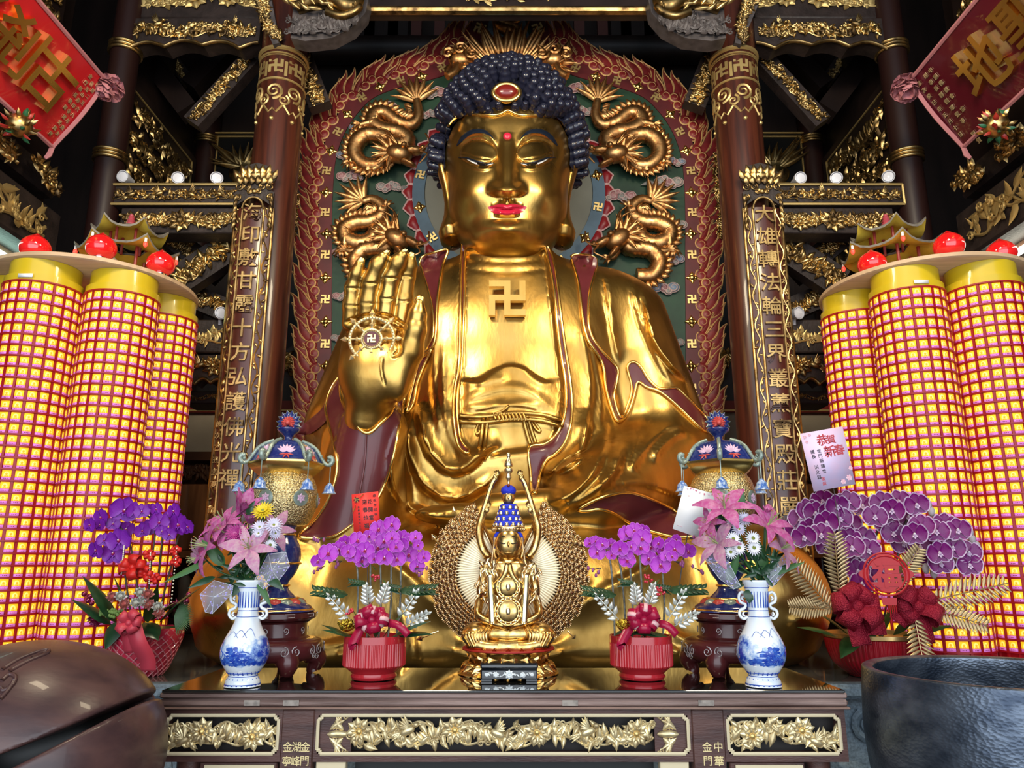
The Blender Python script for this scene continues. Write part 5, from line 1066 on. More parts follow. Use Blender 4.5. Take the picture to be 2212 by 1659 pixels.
# ================================================================ cloisonne burners on stands
CLO = mat('cloisonne blue', (.012,.018,.12), .18, var=1, vs=60, col2=(.035,.05,.16), coat=.6); JADE = mat('pale jade enamel', (.30,.36,.30), .3, .3, var=.4, vs=20); CBL = mat('bell enamel', (.05,.13,.40), .25, var=1, vs=90, col2=(.45,.55,.65)); LAT = mat('gilt lattice', (.88,.70,.36), .26, .95, bump=.8, bs=150, var=.6, vs=150, col2=(.28,.18,.06)); STD = mat('carved red stand', (.085,.015,.016), .28, coat=.3, var=.3, vs=6); CRED = mat('enamel red', (.5,.06,.05), .3); CPK = mat('enamel pink', (.65,.42,.55), .3)
def burner(cx, label, side):
    Y = 3.19; p = P(cx, 1460, Y); p[2] = ZT+.028*0+.002; k = 1/pxm(Y, 1200); z = lambda y: P(cx, y, Y)[2]-p[2]; t = thing('incense_burner', label, 'incense burner', p); T = tr(*p)
    zoff = z(1460); zz = lambda y: z(y)-zoff
    pr = lambda L, n=4: smooth_prof([(r*k, zz(y)) for y, r in L], n)
    put('pedestal_bowl', lathe(pr([(1326,0),(1326,74),(1320,74),(1312,68),(1300,46),(1290,34),(1276,22),(1262,22),(1245,34),(1220,43),(1190,42),(1168,32),(1155,26),(1140,30),(1138,0)]), 36), CLO, t, 60, T)
    for y, r in ((1322,75),(1298,46),(1270,23),(1222,44),(1160,29)): put('gilt_ring', tube([(p[0]+r*k*math.cos(a), p[1]+r*k*math.sin(a), p[2]+zz(y)) for a in np.arange(36)/36*6.2832], .005, 6, True), GOLDB, t, 60)
    for i in range(14): put('foot_petal', leaf(.045,.05,.01), CRED if i % 2 else JADE, t, 60, T@rot2(2*math.pi*i/14)@XF((44*k,0,zz(1297)), ry=.62))
    put('lattice_body', lathe(pr([(1140,0),(1140,46),(1125,60),(1100,70),(1070,71),(1045,64),(1034,56),(1030,50),(1028,0)]), 48), LAT, t, 60, T)
    mb = MB()
    for i in range(6): 
        M = T@rot2(2*math.pi*(i+.25)/6)@XF((70*k,0,zz(1085)), ry=1.5708); mb.add(lathe([(0,-.004),(.030,-.004),(.033,.003),(.026,.005),(0,.004)], 20), 0, M); flower(mb, M@tr(0,0,.004), .018, 1, 1, 6)
    mb.build('enamel_medallions', [JADE, CPK], t, 60)
    put('lid_rim', lathe(pr([(1034,56),(1030,62),(1020,74),(1012,80),(1008,82),(1004,80),(1006,60)], 3), 6, True), GOLDB, t, 20, T@rot2(.26))
    lid = put('lid', lathe(pr([(1008,82),(1002,76),(990,69),(976,60),(966,48),(959,30),(957,0)], 3), 6), CLO, t, 20, T@rot2(.26))
    mb = MB()
    for i in range(6):
        a = .26+2*math.pi*i/6; c, s = math.cos(a), math.sin(a); A = lambda L: [(p[0]+r*k*c, p[1]+r*k*s, p[2]+zz(y)) for r, y in L]
        mb.add(tube(catmull(A([(30,957),(50,965),(64,976),(74,992),(84,1005),(93,1006),(99,998),(95,990),(88,993)]), 4), [.008]*20+[.011]*12+[.007], 8)); mb.add(ball(A([(90,997)])[0], .008, 8, 6))
        for q in ((50,972),(60,980),(70,992)): mb.add(ball(A([(q[0]+3, q[1]-3)])[0], .009, 8, 6))
    mb.build('scroll_ribs', JADE, t, 60)
    mb = MB()
    for i in range(6):
        a = .26+2*math.pi*(i+.5)/6; M = T@rot2(a)@XF((58*k,0,zz(988)), ry=.95)
        for q in range(7): mb.add(leaf(.040,.018,.006,.006), 0, M@rot2(math.pi+(q-3)*.42))
        for q in range(4): mb.add(leaf(.030,.008,.004), 1, M@tr(.01,0,0)@rot2((q-1.5)*.9))
    mb.build('painted_lotus', [CPK, CRED], t, 60)
    put('finial', lathe(pr([(967,0),(967,26),(962,24),(957,12),(950,9),(944,14),(937,23),(932,25),(930,20),(930,0)], 3), 28), CLO, t, 60, T)
    mb = MB(); C0 = (p[0], p[1]-.012, p[2]+zz(918))
    for i in range(12): mb.add(leaf(.052,.026,.010), 0, WALLM(C0)@rot2(math.pi*(i/11*1.5-.25))); mb.add(leaf(.056,.030,.008), 2, WALLM((C0[0],C0[1]+.006,C0[2]))@rot2(math.pi*(i/11*1.5-.25)))
    for i in range(12): mb.add(leaf(.034,.016,.012), 1, WALLM((C0[0],C0[1]-.006,C0[2]-.004))@rot2(math.pi*(i/11*1.4-.2)))
    mb.add(ball((C0[0],C0[1]-.014,C0[2]-.004), .012, 10, 8), 1); mb.build('lotus_crest', [CLO, CRED, JADE], t, 60)
    for i in range(6):
        a = .26+2*math.pi*i/6; q = np.array([p[0]+95*k*math.cos(a), p[1]+95*k*math.sin(a), p[2]+zz(1006)]); zb_ = P(cx, 1046, Y)[2]-P(cx, 1006, Y)[2]
        o = put('bell', lathe([(0,0),(.006,0),(.010,-.006),(.020,-.016),(.024,-.036),(.031,-.046),(.029,-.046),(0,-.040)], 18), CBL, t, 60, tr(q[0], q[1], q[2]+zb_)); put('chain', tube([q, q+np.array([0,0,zb_])], .0022, 5), JADE, o, world=False).location = -Vector(t.location)
    put('stand_top', lathe([(0,zz(1346)),(70*k,zz(1346)),(78*k,zz(1342)),(84*k,zz(1338)),(84*k,zz(1328)),(76*k,zz(1326)),(0,zz(1326))], 40), STD, t, 40, T)
    put('stand_neck', lathe(pr([(1384,0),(1384,72),(1378,66),(1350,66),(1346,70),(1346,0)], 2), 40), STD, t, 40, T)
    put('stand_body', lathe(pr([(1428,0),(1430,70),(1425,92),(1410,101),(1392,100),(1384,90),(1382,70),(1382,0)], 3), 40), STD, t, 60, T)
    sc = MB(); SIL = mat('silver inlay', (.45,.40,.40), .4, .4)
    for i in range(10):
        a = 2*math.pi*i/10+.3; M = T@rot2(a)@XF((100.5*k,0,zz(1405)), ry=1.5708)
        for e in (-1, 1): sc.add(spiral(.020, 1.5, .0022, 16, e, 1.57), 0, M@rot2(1.57)@tr(e*.024, 0, .003)); sc.add(spiral(.013, 1.4, .002, 14, -e, 0), 0, M@rot2(1.57)@tr(e*.010, -.022, .002))
        M = T@rot2(a)@XF((66*k,0,zz(1364)), ry=1.5708); sc.add(spiral(.014, 1.3, .002, 14, 1), 0, M@tr(0,0,.003)); M = T@rot2(a)@XF((84*k,0,zz(1333)), ry=1.5708); sc.add(tube([(-.008,-.02,.002),(-.008,.02,.002),(.004,.02,.002),(.004,-.005,.002)], .0018, 5), 0, M)
    sc.build('inlay_scrolls', SIL, t, 60)
    for i in range(5):
        a = -math.pi/2+2*math.pi*(i+.5)/5; c, s = math.cos(a), math.sin(a); L = [(80,1418,.050),(88,1432,.044),(86,1444,.032),(82,1452,.026),(84,1459,.026)]
        o = put('leg', tube(catmull([(p[0]+r*k*c, p[1]+r*k*s, p[2]+zz(y)) for r, y, q in L], 3), np.interp(np.linspace(0,1,13), np.linspace(0,1,5), [q for *_, q in L]), 12), STD, t, 60)
burner(587, 'tall cloisonne incense burner with gilt lattice body on a red stand at the table\'s left', 'left')
burner(1585, 'tall cloisonne incense burner with gilt lattice body on a red stand at the table\'s right', 'right')
# ================================================================ lacquer box
p = P(1100, 1467, 2.98); p[2] = ZT; bx = thing('lacquer_box', 'small black lacquer box inlaid with white flowers before the many armed figure', 'box', p); k = 1/pxm(2.98, 1450); w_ = 61*k
LAQ = mat('black lacquer', (.010,.012,.016), .12, coat=.6); PEARL = mat('mother of pearl', (.75,.78,.78), .2, coat=.4)
put('base', box(p[0]-w_, p[0]+w_, p[1], p[1]+.10, ZT+.008, ZT+25*k, .004), LAQ, bx); put('lid', box(p[0]-w_-.003, p[0]+w_+.003, p[1]-.003, p[1]+.103, ZT+26*k, ZT+38*k, .006), LAQ, bx)
for s in (-1, 1): put('foot', box(p[0]+s*w_*.8-.02, p[0]+s*w_*.8+.02, p[1]+.005, p[1]+.09, ZT+.001, ZT+.008), LAQ, bx)
g = MB(); M = WALLM((p[0], p[1]-.001, ZT+15*k)); scrollwork(g, w_*1.7, 15*k, M, 120, 0, [(0,0,.016),(-.05,0,.010),(.05,0,.010),(-.085,0,.007),(.085,0,.007)], (), .5, d=.2, stems=1); g.build('pearl_inlay', PEARL, bx, 60)
# ================================================================ many armed gilt figure
gy = 3.22; gp = P(1098, 1448, gy); gp[2] = ZT+.002; gk = 1/pxm(gy, 1250); gz = lambda y: gp[2]+P(1098, y, gy)[2]-P(1098, 1448, gy)[2]
G3 = lambda x, y, d=0: np.array([gp[0]+(x-1098)*gk, gy+d, gz(y)])
gu = thing('many_armed_figurine', 'gilt seated deity figurine with a fan of many arms and stacked blue haired heads', 'figurine', gp); GT = tr(gp[0], gy, 0)
GG = mat('figurine gilding', (.90,.62,.24), .24, 1, var=.5, vs=40, col2=(.50,.28,.08)); GL = mat('figurine pale gilding', (1,.86,.52), .25, 1); BLU = mat('hair blue', (.012,.03,.55), .45, bump=.5, bs=200); GD = mat('figurine antique gilding', (.85,.60,.32), .26, 1, var=.6, vs=60, col2=(.40,.24,.11))
gl = lambda L, n=3: smooth_prof([(r*gk, gz(y)) for y, r in L], n)
lb = put('lotus_base', lathe(gl([(1448,0),(1448,98),(1444,100),(1434,86),(1424,78),(1414,80),(1400,92),(1396,92),(1395,0)]), 48), GG, gu, 60, GT)
put('red_seat', lathe([(0,gz(1396)),(97*gk,gz(1396)),(97*gk,gz(1393)),(0,gz(1392))], 40), mat('red velvet', (.35,.015,.01), .6), gu, 40, GT)
for row, (y, r, n, tilt, L) in enumerate(((1416,84,20,-1.15,.052),(1420,80,20,.95,.055),(1432,86,24,1.15,.05))):
    for i in range(n):
        o = put('petal', leaf(L,.058,.016,.012,6,.55), GG, gu, 60, GT@rot2(2*math.pi*(i+.5*row)/n)@XF((r*gk,0,gz(y)), ry=tilt))
mb = MB(); mb.add(ball(G3(1098,1362), (86*gk,.12,32*gk), 30, 14))
for s in (-1, 1): mb.add(ball(G3(1098+s*62,1365,-.05), (36*gk,.075,27*gk), 20, 12)); mb.add(tube(catmull([G3(1098+s*75,1380,-.09), G3(1098+s*30,1388,-.12), G3(1098-s*20,1384,-.12)], 5), .026, 10))
for i in range(9):
    for s in (-1, 1): mb.add(tube(catmull([G3(1098+s*(35+i*6),1342+i*2,-.10), G3(1098+s*(45+i*6),1360,-.125), G3(1098+s*(40+i*5),1385,-.12)], 4), .004, 5))
Vt, Ft = lathe(gl([(1350,60),(1330,50),(1290,40),(1250,45),(1222,50),(1208,42),(1200,16)]), 28); mb.add((Vt*np.array([1,.62,1]), Ft), 0, GT)
mb.build('body', GG, gu, 60)
hd = MB(); hc_ = G3(1098,1172,-.03); hd.add(ball(hc_, (30*gk,.056,37*gk), 22, 16)); hd.add(leaf(.028,.012,.006), 0, fr(hc_+np.array([0,-.054,.012]), (0,0,-1), (1,0,0))); hd.add(tube([G3(1090,1190,-.076), G3(1098,1191,-.08), G3(1106,1190,-.076)], .003, 5))
for s in (-1, 1): hd.add(ball(G3(1098+s*10,1168,-.068), (.012,.007,.005), 12, 8)); hd.add(tube(catmull([G3(1098+s*27,1165,-.02), G3(1098+s*30,1190,-.02), G3(1098+s*28,1200,-.02)], 4), .007, 6))
hd.add(tube([G3(1098,1200,-.02), G3(1098,1215,-.02)], .035, 12)); h_ = hd.build('head', GG, gu, 180)
ln = MB()
for s in (-1, 1): ln.add(tube(catmull([G3(1098+s*4,1170,-.081), G3(1098+s*10,1172,-.084), G3(1098+s*18,1169,-.074)], 4), .0022, 5)); ln.add(tube(catmull([G3(1098+s*4,1160,-.080), G3(1098+s*11,1156,-.076), G3(1098+s*20,1161,-.064)], 4), .0018, 5))
ln.build('painted_features', BLACK, h_, 60, False).location = -Vector(gu.location)
put('hair', tube(catmull([G3(1069,1180,-.02), G3(1072,1152,-.035), G3(1098,1140,-.045), G3(1124,1152,-.035), G3(1127,1180,-.02)], 6), .008, 8), BLU, h_, 180, world=False).location = -Vector(gu.location)
cw = MB(); cw.add(lathe(gl([(1146,34),(1136,36),(1134,34)], 2), 28), 0, GT)
for i in range(18): cw.add(leaf(.026,.016,.006), 0, GT@rot2(2*math.pi*i/18)@XF((35*gk,0,gz(1144)), ry=-1.5))
for i in range(26): cw.add(ball((gp[0]+36*gk*math.cos(i*.2417), gy+36*gk*math.sin(i*.2417), gz(1140)), .005, 6, 4))
cw.build('crown', GD, gu, 60)
for j, (y, r) in enumerate(((1128,31),(1116,27),(1103,23),(1091,19))):
    put('hair_tier', lathe(gl([(y+8,r-2),(y,r+1),(y-5,r-1),(y-6,r-6)], 2), 24), BLU, gu, 60, GT)
    n = 12-2*j+2
    for i in range(n): a = 2*math.pi*(i+.25)/n; put('small_head', ball((gp[0]+r*gk*math.cos(a), gy+r*gk*math.sin(a), gz(y+3)), (.009,.009,.011), 8, 7), GL, gu, 180)
th_ = MB(); tc_ = G3(1098,1072); th_.add(ball(tc_, (14*gk,.028,17*gk), 18, 12)); th_.add(leaf(.018,.010,.008), 0, fr(tc_+np.array([0,-.027,.008]), (0,0,-1), (1,0,0))); th_.add(tube([G3(1098,1084), G3(1098,1092)], .016, 10)); th_.build('top_head', GG, gu, 180); put('top_hair', ball(G3(1098,1056,.006), (17*gk,.035,13*gk), 18, 10), BLU, gu, 180); put('hair_jewel', ball(G3(1098,1046,-.028), .007, 8, 6), mat('jewel red'), gu, 180)
fg = MB(); fg.add(lathe(gl([(1044,2),(1034,3),(1028,7),(1020,5),(1016,9),(1010,10),(1006,5),(1004,9),(998,9),(990,6),(986,3),(982,4.5),(977,4.5),(973,1)], 2), 14), 0, GT); fg.build('topmost_figure', GL, gu, 60)
def limb(name, L, r0, r1, m=GG): return put(name, tube(catmull([G3(*q) for q in L], 5), np.linspace(r0, r1, 5*(len(L)-1)+1), 10), m, gu, 180)
for s in (-1, 1):
    S = lambda L: [(1098+s*(1098-x), y, d) for x, y, d in L]
    limb('raised_arm', S([(1055,1200,0),(1040,1178,.01),(1033,1140,.0),(1043,1100,-.01),(1060,1046,-.02),(1069,1030,-.02)]), .018, .010); limb('raised_arm', S([(1052,1200,0),(1036,1160,.02),(1040,1120,.0),(1050,1098,-.02)]), .017, .010)
    for hx, hy in ((1069,1030),(1050,1098)):
        g = MB(); c = G3(*S([(hx,hy,-.02)])[0]); d = nrm((-s*.35, 0, 1)); g.add(ball(c, (.012,.009,.016), 10, 7))
        for i in range(5): e = nrm(d+np.array([(i-2)*.22,-.1*(i % 2),0])); g.add(tube([c+e*.008, c+e*(.030+.004*(2-abs(i-2)))], [.0042,.003], 6))
        g.build('raised_hand', GG, gu, 180)
    limb('praying_arm', S([(1052,1215,-.02),(1042,1262,-.05),(1044,1280,-.06),(1070,1262,-.11),(1090,1238,-.13),(1096,1212,-.135)]), .024, .010)
    limb('lap_arm', S([(1050,1260,-.0),(1034,1310,-.04),(1046,1330,-.08),(1098,1345,-.12)]), .019, .014)
    limb('scarf', S([(1060,1238,-.10),(1062,1270,-.12),(1064,1300,-.125),(1066,1338,-.13)]), .014, .014, GL); limb('hair_strand', S([(1070,1150,-.03),(1066,1180,-.05),(1062,1215,-.07)]), .005, .004, GD)
    g = MB(); rg = random.Random(5+s)
    for i in range(40): g.add(leaf(.035,.014,.006,.01), rg.choice((0,1)), WALLM(G3(1098+s*(28+rg.random()*36), 1200+rg.random()*88, -.08-.02*rg.random()))@rot2(-1.57+rg.uniform(-.8,.8)))
    g.build('necklace_strands', [GL, GD], gu, 60)
g = MB()
for y, r, n in ((1262,24,12),(1312,27,14)):
    for q in (1, .8, .6, .4): c = G3(1098,y,-.13+.012*(1-q)*-1); g.add(tube([(c[0]+r*q*gk*math.cos(a), c[1], c[2]+r*q*gk*math.sin(a)) for a in np.arange(24)/24*6.2832], .004, 6, True))
    for i in range(n): a = 2*math.pi*i/n; c = G3(1098,y,-.135); g.add(ball((c[0]+r*.9*gk*math.cos(a), c[1], c[2]+r*.9*gk*math.sin(a)), .006, 6, 5), 1)
    g.add(ball(G3(1098,y,-.125), (r*.95*gk,.02,r*.95*gk), 18, 10)); g.add(ball(G3(1098,y,-.15), (.010,.006,.016), 8, 6), 1)
g.build('breast_ornament', [GG, GL], gu, 60)
# fans of arms
arm_me = MB(); arm_me.add(tube([(.0,0,0),(.7,0,0),(.86,0,0),(.9,0,0)], [.075,.055,.045,.07], 7)); arm_me.add(ball((.96,0,0), (.085,.075,.07), 8, 6))
for i in range(4): arm_me.add(tube([(.98,(i-1.5)*.022,0), (1.07-.01*abs(i-1.5),(i-1.5)*.035,-.01)], [.024,.014], 5))
arm_me = arm_me.mesh('arm', GD, 180); rest = MB(); av = np.zeros(len(arm_me.vertices)*3); arm_me.vertices.foreach_get('co', av); av = av.reshape(-1, 3); af = [tuple(q.vertices) for q in arm_me.polygons]
cnt = 0; rg = random.Random(2)
for s in (-1, 1):
    fc = G3(1098+s*12, 1232); fn = MB()
    for lay in range(7):
        n = 28; Ro = (112+lay*9.6)*gk
        for i in range(n):
            a = math.pi*.14+(i+.5*(lay % 2))/n*math.pi*.84
            d = np.array([-math.sin(a), 0, math.cos(a)])
            if s > 0: d[0] *= -1
            yy = .05+lay*.016-.0; L = Ro*(1+rg.uniform(-.02,.02)); N = np.array([0,-1.,0]); M = fr(fc+np.array([0,yy,0])+d*L*.28, d, np.cross(N, d), N, L*.68)
            if lay >= 2 and i % 2 == 0 and cnt < 100:
                o = bpy.data.objects.new('arm', arm_me); COL.objects.link(o); o.parent = gu; M[:3, 3] -= gp; o.matrix_local = Matrix(M.tolist()); cnt += 1
            else: rest.add((av, af), 0, M)
    for i in range(40):
        a = .16*math.pi+(i+.5)/40*math.pi*.80; d = np.array([-math.sin(a), 0, math.cos(a)]); 
        if s > 0: d[0] *= -1
        N = np.array([0,-1.,0]); fn.add(leaf(.115,.026,.008,0,4,.9), 0, fr(fc+np.array([0,.035,0])+d*44*gk, d, np.cross(N, d), N))
    tag(fn.build('pale_fan', mat('cream gilding', (.90,.76,.50), .4, .35), gu, 40), 'pale gilded inner fan')
tag(rest.build('arms', GD, gu, 180), kind='stuff')
for (x, y, dx, dy) in ((955,1185,-25,-35),(990,1130,-14,-40),(948,1360,-45,18),(1250,1280,30,-10),(1235,1180,12,-28),(1225,1360,15,15)): put('held_emblem', tube([G3(x,y,.02), G3(x+dx*.7,y+dy*.7,.0), G3(x+dx*.75,y+dy*.75,.0), G3(x+dx,y+dy,.0)], [.004,.004,.014,.002], 6), GL, gu, 60)
# ================================================================ light towers of little lamp windows
YEL = mat('lit yellow card', (.8,.5,.03), .5, emit=(1,.52,.012), es=.85); YEL2 = mat('lit card glow', (.9,.8,.3), .5, emit=(1,.70,.10), es=.95); PNK = mat('lit pink label', (.6,.2,.6), .5, emit=(.60,.13,.50), es=.42)
RPL = mat('red translucent plastic', (.30,.003,.009), .42, emit=(.6,.004,.012), es=.06, coat=.05); INK = mat('ink', (.25,.04,.12), .6); OUTL = mat('card figure', (.75,.36,.03), .6, emit=(.9,.42,.02), es=.8)
YPL = mat('yellow plastic collar', (.62,.44,.015), .3, coat=.4); DISC = mat('pale wooden disc', (.62,.42,.25), .45, var=.2, vs=4, stretch=(1,8,1)); LRED = mat('red lotus lamp', (.65,.008,.010), .08, coat=1, emit=(.8,.02,.015), es=.30); CHR = mat('chrome', (.8,.8,.78), .12, 1)
NR, RC = 21, .213; PITCH_Z = .0675
cell = MB(); a = .0232
cell.add(box(-a, a, -.010, .028, 0, .004), 0); cell.add(plate([(-.0125,-.010),(.0125,-.010),(.0145,.004),(.009,.017),(0,.021),(-.009,.017),(-.0145,.004)], .004, .0046), 1)
cell.add(box(-a, a, -.0285, -.0115, 0, .007), 2)
cell.add(plate([(.0065*math.cos(t), .007+.0075*math.sin(t)) for t in np.arange(10)/10*6.28], .0046, .0054), 4); cell.add(plate([(-.011,-.010),(.011,-.010),(.008,-.001),(-.008,-.001)], .0046, .0052), 4)
for x in (-.009, -.001, .007): cell.add(box(x-.0025, x+.0025, -.0215, -.0175, .007, .0074), 3)
CM = [YEL, YEL2, PNK, INK, OUTL]; cme = cell.mesh('lamp_window', CM, 0)
CV = np.concatenate(cell.V)
def tower(sx, side, cx, angs, lamps):
    Y = 4.95; c0 = P(cx, 600, Y); X = c0[0]; zb = .965; zt = 3.32
    t = thing('light_tower', 'cluster of tall red columns lined with glowing yellow lamp windows on the %s' % side, 'light tower', (X, Y, zb))
    put('top_disc', lathe([(0,zt+.065),(.65,zt+.065),(.662,zt+.075),(.662,zt+.098),(.65,zt+.104),(0,zt+.104)], 64), DISC, t, 40, tr(X, Y, 0))
    put('foot_disc', lathe([(0,zb),(.68,zb),(.68,zb+.03),(0,zb+.03)], 48), RPL, t, 40, tr(X, Y, 0))
    nz = int((zt-zb-.14)/PITCH_Z); stuff = MB(); best = []
    for ai, a in enumerate(angs):
        cxx, cyy = X+.45*math.cos(R(a)), Y+.45*math.sin(R(a)); T = tr(cxx, cyy, 0); zc = zt-.085
        o = put('lamp_column', lathe([(0,zb+.03),(RC,zb+.03),(RC,zc),(0,zc)], 48), RPL, t, 40, T)
        put('collar', lathe([(0,zc),(RC+.008,zc),(RC+.008,zc+.045),(RC-.012,zc+.05),(RC-.012,zc+.148),(0,zc+.148)], 48), YPL, o, 30, T, False).location = -Vector(t.location)
        fr_ = MB()
        for i in range(NR):
            b = 2*math.pi*(i+.5)/NR; fr_.add(box(-.006,.006,0,zc-zb-.03,-.004,.011), 0, T@fr((RC*math.cos(b), RC*math.sin(b), zb+.03), (-math.sin(b), math.cos(b), 0), (0,0,1), (math.cos(b), math.sin(b), 0)))
        for j in range(nz+1): z = zc-j*PITCH_Z; fr_.add(lathe([(RC-.003,z-.011),(RC+.016,z-.010),(RC+.016,z-.001),(RC-.003,z)], 48, False), 0, T)
        put('frame_grid', (np.concatenate(fr_.V), np.concatenate([f for f, m in fr_.F])), RPL, o, 40, None, False).location = -Vector(t.location)
        vis = (cxx-CAM[0], cyy-CAM[1])
        for i in range(NR):
            b = 2*math.pi*i/NR; nx, ny = math.cos(b), math.sin(b)
            if nx*vis[0]+ny*vis[1] > .25*math.hypot(*vis): continue
            for j in range(nz):
                z = zc-.011-(j+.5)*PITCH_Z+.004; M = fr((cxx+(RC+.001)*nx, cyy+(RC+.001)*ny, z), (-ny, nx, 0), (0,0,1), (nx, ny, 0)); px = proj(M[:3, 3][None])[0]; face = -(nx*vis[0]+ny*vis[1])/math.hypot(*vis)
                q = face*1.2-math.hypot(cxx-CAM[0], cyy)*.5+(0 if 5 < px[0] < 2207 and 560 < px[1] < 1420 else -9); best.append((q, len(best), M))
    best.sort(key=lambda e: -e[0])
    for k, (q, _, M) in enumerate(best):
        if k < 100: M = M.copy(); M[:3, 3] -= (X, Y, zb); o = bpy.data.objects.new('lamp_window', cme); COL.objects.link(o); o.parent = t; o.matrix_local = Matrix(M.tolist())
    n = len(best)-100; Ms = np.array([e[2] for e in best[100:]]); V = np.einsum('nij,vj->nvi', Ms[:, :3, :3], CV)+Ms[:, None, :3, 3]
    for f, m in cell.F: stuff.F.append(((f[None]+(np.arange(n)*len(CV))[:, None, None]).reshape(-1, f.shape[1]), m))
    stuff.V = [V.reshape(-1, 3)]; tag(stuff.build('lamp_windows', CM, t, 0), kind='stuff')
    put('paper_tag', box(-.045,.045,-.012,.012,0,.003), WHITE, t, 0, fr((X+.45*math.cos(R(angs[0]))-.02*sx, Y+.45*math.sin(R(angs[0]))-RC-.012, zt-.085+.022), (1,0,0), (0,0,1), (0,-1,0)))
    zd = zt+.105
    for (dx, dy, lab) in lamps:
        p = np.array([X+dx, Y+dy, zd]); l = thing('lotus_lamp', 'glossy red bud shaped lamp %s' % lab, 'lamp', p, 'red bud lamps on the %s light tower' % side); T = tr(*p)
        put('lamp_base', lathe([(0,0),(.05,0),(.048,.012),(.042,.02),(.044,.028),(.04,.032),(0,.034)], 24), CHR, l, 40, T)
        put('bulb', lathe(smooth_prof([(0,.03),(.045,.032),(.078,.055),(.092,.09),(.088,.125),(.066,.158),(.034,.182),(.012,.198),(0,.206)], 4), 32), LRED, l, 180, T)
    # miniature pagoda
    pg = thing('miniature_pagoda', 'small two tiered yellow pagoda with red posts on top of the %s light tower' % side, 'pagoda', (X-sx*.17, Y+.02, zd)); x0, y0 = X-sx*.17, Y+.02; T = tr(x0, y0, zd)
    RP = mat('red post', (.28,.03,.022), .4); YR = mat('yellow roof underside', (.66,.46,.05), .5, var=.3, vs=8); TW = mat('twisted red finial', (.42,.06,.08), .4); GT_ = mat('grey roof tile', (.20,.18,.15), .6, var=.4, vs=20)
    def roof(nm, z, r1, r0, h):
        V = []; n = 6; m = 6
        for L in (0, .016):
            for k in range(n*m):
                b = 2*math.pi*k/(n*m)+.3; f = (k % m)/m; ed = math.cos(math.pi/n)/math.cos((f-.5)*2*math.pi/n); up = .075*abs(2*f-1)**3
                for q in np.linspace(0, 1, 7): r = (r0+(r1-r0)*q)*ed; V.append((r*math.cos(b), r*math.sin(b), z+h*(1-q)**1.7+up*q**3-L))
        V = np.array(V); F = gridF(n*m, 7, cu=True); F2 = F[:, ::-1]+n*m*7; rim = []
        for k in range(n*m): a_, b_ = k*7+6, ((k+1) % (n*m))*7+6; rim.append((a_, a_+n*m*7, b_+n*m*7, b_))
        mb = MB(); mb.add((V, F), 0); mb.F.append((F2, 1)); mb.F.append((np.array(rim), 0)); return mb.build(nm, [GT_, YR], pg, 30, True) if False else (lambda o: o)(MBmove(mb, T).build(nm, [GT_, YR], pg, 50))
    def MBmove(mb, T): mb.V = [v@T[:3, :3].T+T[:3, 3] for v in mb.V]; return mb
    roof('lower_roof', .25, .34, .13, .07); roof('upper_roof', .40, .255, .02, .10)
    put('lower_floor', lathe([(0,0.001),(.2,.001),(.2,.015),(0,.015)], 6), YR, pg, 20, T)
    for k in range(6):
        b = 2*math.pi*k/6+.3; put('post', tube([(x0+.18*math.cos(b), y0+.18*math.sin(b), zd+.01), (x0+.18*math.cos(b), y0+.18*math.sin(b), zd+.27)], .011, 8), RP, pg); put('upper_post', tube([(x0+.12*math.cos(b), y0+.12*math.sin(b), zd+.30), (x0+.12*math.cos(b), y0+.12*math.sin(b), zd+.43)], .010, 8), RP, pg)
        e = .325; o = put('hanging_bulb', ball((x0+e*math.cos(b), y0+e*math.sin(b), zd+.245), (.014,.014,.022), 10, 8), mat('lit red bulb', (.8,.05,.03), .15, emit=(1,.05,.03), es=2.0), pg, 180); put('socket', tube([(x0+e*math.cos(b), y0+e*math.sin(b), zd+.262), (x0+e*math.cos(b), y0+e*math.sin(b), zd+.29)], .009, 6), WHITE, o, world=False).location = -Vector(pg.location)
    put('finial', lathe([(0,.49),(.03,.49),(.034,.50),(.022,.51),(.03,.522),(.018,.534),(.025,.546),(.013,.558),(.016,.568),(0,.58)], 16), TW, pg, 60, T)
    if sx < 0:
        p = np.array([x0+.03, y0-.26, zd]); f = thing('seated_figurine', 'small grey seated figurine on the left light tower in front of the pagoda', 'figurine', p); SG = mat('grey stone figure', (.30,.27,.22), .6)
        put('body', lathe(smooth_prof([(0,0),(.075,0),(.085,.02),(.06,.05),(.05,.09),(.045,.12),(.018,.14),(0,.142)]), 20), SG, f, 180, tr(*p)); put('head', ball(p+np.array([0,0,.168]), (.03,.03,.038), 14, 10), SG, f, 180); put('topknot', ball(p+np.array([0,0,.205]), .012, 8, 6), SG, f, 180)
tower(-1, 'left', 212, [-99,-39,21,81,141,-159], [(-.16,-.46,'at the front left rim of the left tower'), (.27,-.47,'beside the pagoda on the left tower front'), (.53,-.20,'at the right end of the left tower'), (-.36,-.02,'half hidden at the back left of the left tower')])
tower(1, 'right', 1985, [-131,-71,169,-11,49,109], [(-.42,-.20,'at the left end of the right tower'), (-.07,-.50,'in front of the pagoda on the right tower'), (.34,-.38,'at the right rim of the right tower')])
